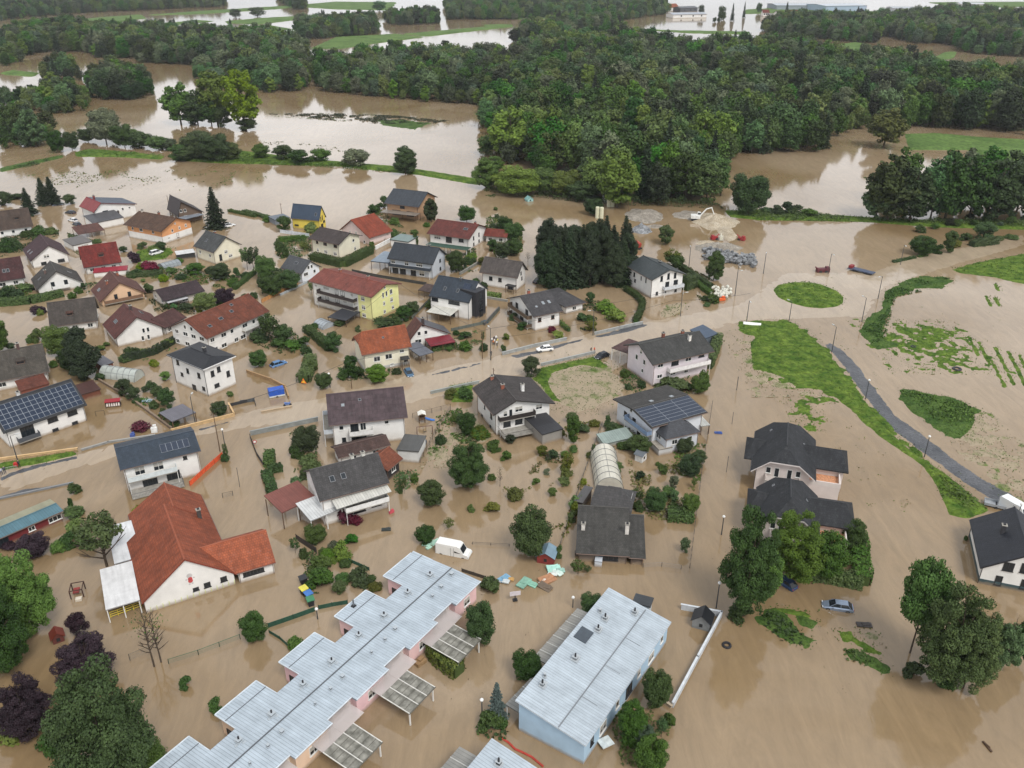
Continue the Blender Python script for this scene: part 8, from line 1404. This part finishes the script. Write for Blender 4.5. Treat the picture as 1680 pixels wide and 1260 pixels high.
# people
def person(label, R, p, rz, top, legs, group=None, reach=.2, z=0.0):
    c = at(R, p); v = [(0, 0, .95), (0, 0, 1.2), (0, .01, 1.42), (0, 0, 1.55), (0, .02, 1.7), (.1, 0, .9), (.12, .05, .5), (.12, 0, .08), (.12, .14, .04), (-.1, 0, .9), (-.13, -.08, .5), (-.13, -.16, .1), (-.13, -.03, .04), (.2, 0, 1.38), (.27, .05, 1.12), (.24, .2+reach, 1.0), (-.2, 0, 1.38), (-.27, .03, 1.12), (-.25, .2, .92)]
    e = [(0, 1), (1, 2), (2, 3), (3, 4), (0, 5), (5, 6), (6, 7), (7, 8), (0, 9), (9, 10), (10, 11), (11, 12), (2, 13), (13, 14), (14, 15), (2, 16), (16, 17), (17, 18)]; rd = [.15, .14, .15, .06, .11, .09, .065, .05, .04, .09, .065, .05, .04, .07, .05, .04, .07, .05, .04]
    if 'person' not in PROTO:
        me = bpy.data.meshes.new('person'); me.from_pydata(v, e, []); o = bpy.data.objects.new('person', me); C.objects.link(o); sk = o.modifiers.new('skin', 'SKIN'); ss = o.modifiers.new('sub', 'SUBSURF'); ss.levels = ss.render_levels = 2
        for i, r in enumerate(rd): me.skin_vertices[0].data[i].radius = (r, r*.8 if i < 4 else r)
        me.skin_vertices[0].data[0].use_root = True; dg = bpy.context.evaluated_depsgraph_get(); m2 = bpy.data.meshes.new_from_object(o.evaluated_get(dg)); bpy.data.objects.remove(o); PROTO['person'] = m2
    m, nt_, b_ = newmat('clothing'); tc_ = nt_.nodes.new('ShaderNodeTexCoord'); sp = nt_.nodes.new('ShaderNodeSeparateXYZ'); cr_ = nt_.nodes.new('ShaderNodeValToRGB'); cr_.color_ramp.interpolation = 'CONSTANT'; ml = nt_.nodes.new('ShaderNodeMath'); ml.operation = 'MULTIPLY'; ml.inputs[1].default_value = .5
    nt_.links.new(tc_.outputs['Object'], sp.inputs[0]); nt_.links.new(sp.outputs[2], ml.inputs[0]); nt_.links.new(ml.outputs[0], cr_.inputs[0]); nt_.links.new(cr_.outputs[0], b_.inputs['Base Color']); els = cr_.color_ramp.elements; els[0].color = (.03, .03, .03, 1); els[0].position = 0; els[1].position = .06; els[1].color = (*srgb(legs), 1)
    for p_, c_ in ((.5, srgb(top)), (.76, (.45, .27, .19)), (.875, (.05, .03, .02))): x_ = els.new(p_); x_.color = (*c_, 1)
    me = PROTO['person'].copy(); me.materials.clear(); me.materials.append(m); o = bpy.data.objects.new('person', me); C.objects.link(o); o.location = (c.x, c.y, z); o.rotation_euler = (0, 0, rz); tag(o, label, 'person', group); return o
person('person in black standing at the kerb wall by the black car', 'C', (668, 1178), 1, (30, 30, 34), (34, 36, 44)); person('person in an orange jacket bending beside the black car', 'C', (690, 1178), 2, (226, 100, 60), (40, 44, 60)); person('person in a dark jacket walking on the road at the left edge', 'E', (15, 945), .3, (170, 172, 186), (60, 64, 80))
person('person in light clothes behind the walker at the left edge', 'E', (35, 935), .5, (70, 74, 84), (50, 54, 66)); person('person in black wading in the lane near the pole', 'C', (22, 1195), 0, (28, 28, 32), (30, 32, 36), z=-.3); person('person by the red box at the verge', 'E', (128, 895), .2, (40, 42, 48), (40, 42, 48))
for i, (x, y, c_) in enumerate(((28, 1110, (220, 220, 220)), (42, 1100, (60, 56, 60)), (55, 1095, (226, 226, 224)), (65, 1115, (214, 206, 90)), (38, 1125, (206, 120, 60)), (60, 1130, (226, 224, 220)), (45, 1118, (230, 230, 228)))):
    person(['white-shirted person leftmost', 'dark-clad person at the back', 'white-shirted person tallest at the back', 'yellow-vested person rightmost', 'orange-vested person front left', 'white-shirted person front right', 'white-shirted person in the middle'][i]+' of the group on the flooded lane', 'C', (x, y), rnd.uniform(0, 6), c_, (50, 54, 64), 'rescue group on the lane', z=-.25)
m_ = MB(); m_.box((0, 0, .3), (.8, .6, 1.0)); tag(m_.build('mail_box', plain((186, 44, 40), .5), None, at('E', (108, 885))), 'red box at the foot of the black lamp post', 'box')

# overhead cables sagging between the poles
def cable(label, pts, r=.035):
    W_ = [at(R, p)+Vector((0, 0, z)) for (R, p, z) in pts]; o0 = W_[0].copy(); m_ = MB()
    for a, b in zip(W_, W_[1:]):
        q = [tuple(a.lerp(b, i/12)-o0-Vector((0, 0, 4*(i/12)*(1-i/12)*.02*(b-a).length))) for i in range(13)]; m_.path(q, r, n=4)
    tag(m_.build('overhead_cable', M_DARK, None, o0, uv=False), label, 'cable')
cable('overhead cable from the tall grey pole along the main road to the balconied house', [('E', (1422, 790), 9.5), ('F', (698, 305), 7), ('C', (20, 1225), 8.5), ('C', (680, 1065), 8.5), ('C', (1245, 940), 8.5)])
cable('second overhead cable crossing in front of the yellow apartment house', [('B', (545, 1215), 6), ('B', (1000, 880), 7.5), ('B', (1542, 1215), 7.5)], .03)
cable('overhead cable from the banner lamp post over the pink house roof', [('D', (148, 828), 8.5), ('C', (1180, 1060), 9.6), ('G', (165, 185), 9.5)], .03)
# ============================================================ air
hz = MB(); hz.span(-3200, 3200, -120, 3400, -2.7, 96)
m = bpy.data.materials.new('haze'); m.use_nodes = True; m.node_tree.nodes.clear(); o_ = m.node_tree.nodes.new('ShaderNodeOutputMaterial'); v_ = m.node_tree.nodes.new('ShaderNodeVolumePrincipled')
v_.inputs['Color'].default_value = (.86, .90, .96, 1); v_.inputs['Density'].default_value = .00007; v_.inputs['Anisotropy'].default_value = .2
m.node_tree.links.new(v_.outputs[0], o_.inputs['Volume']); tag(hz.build('haze', m, uv=False), kind='stuff')
sc.cycles.volume_step_rate = 10; sc.cycles.volume_max_steps = 8
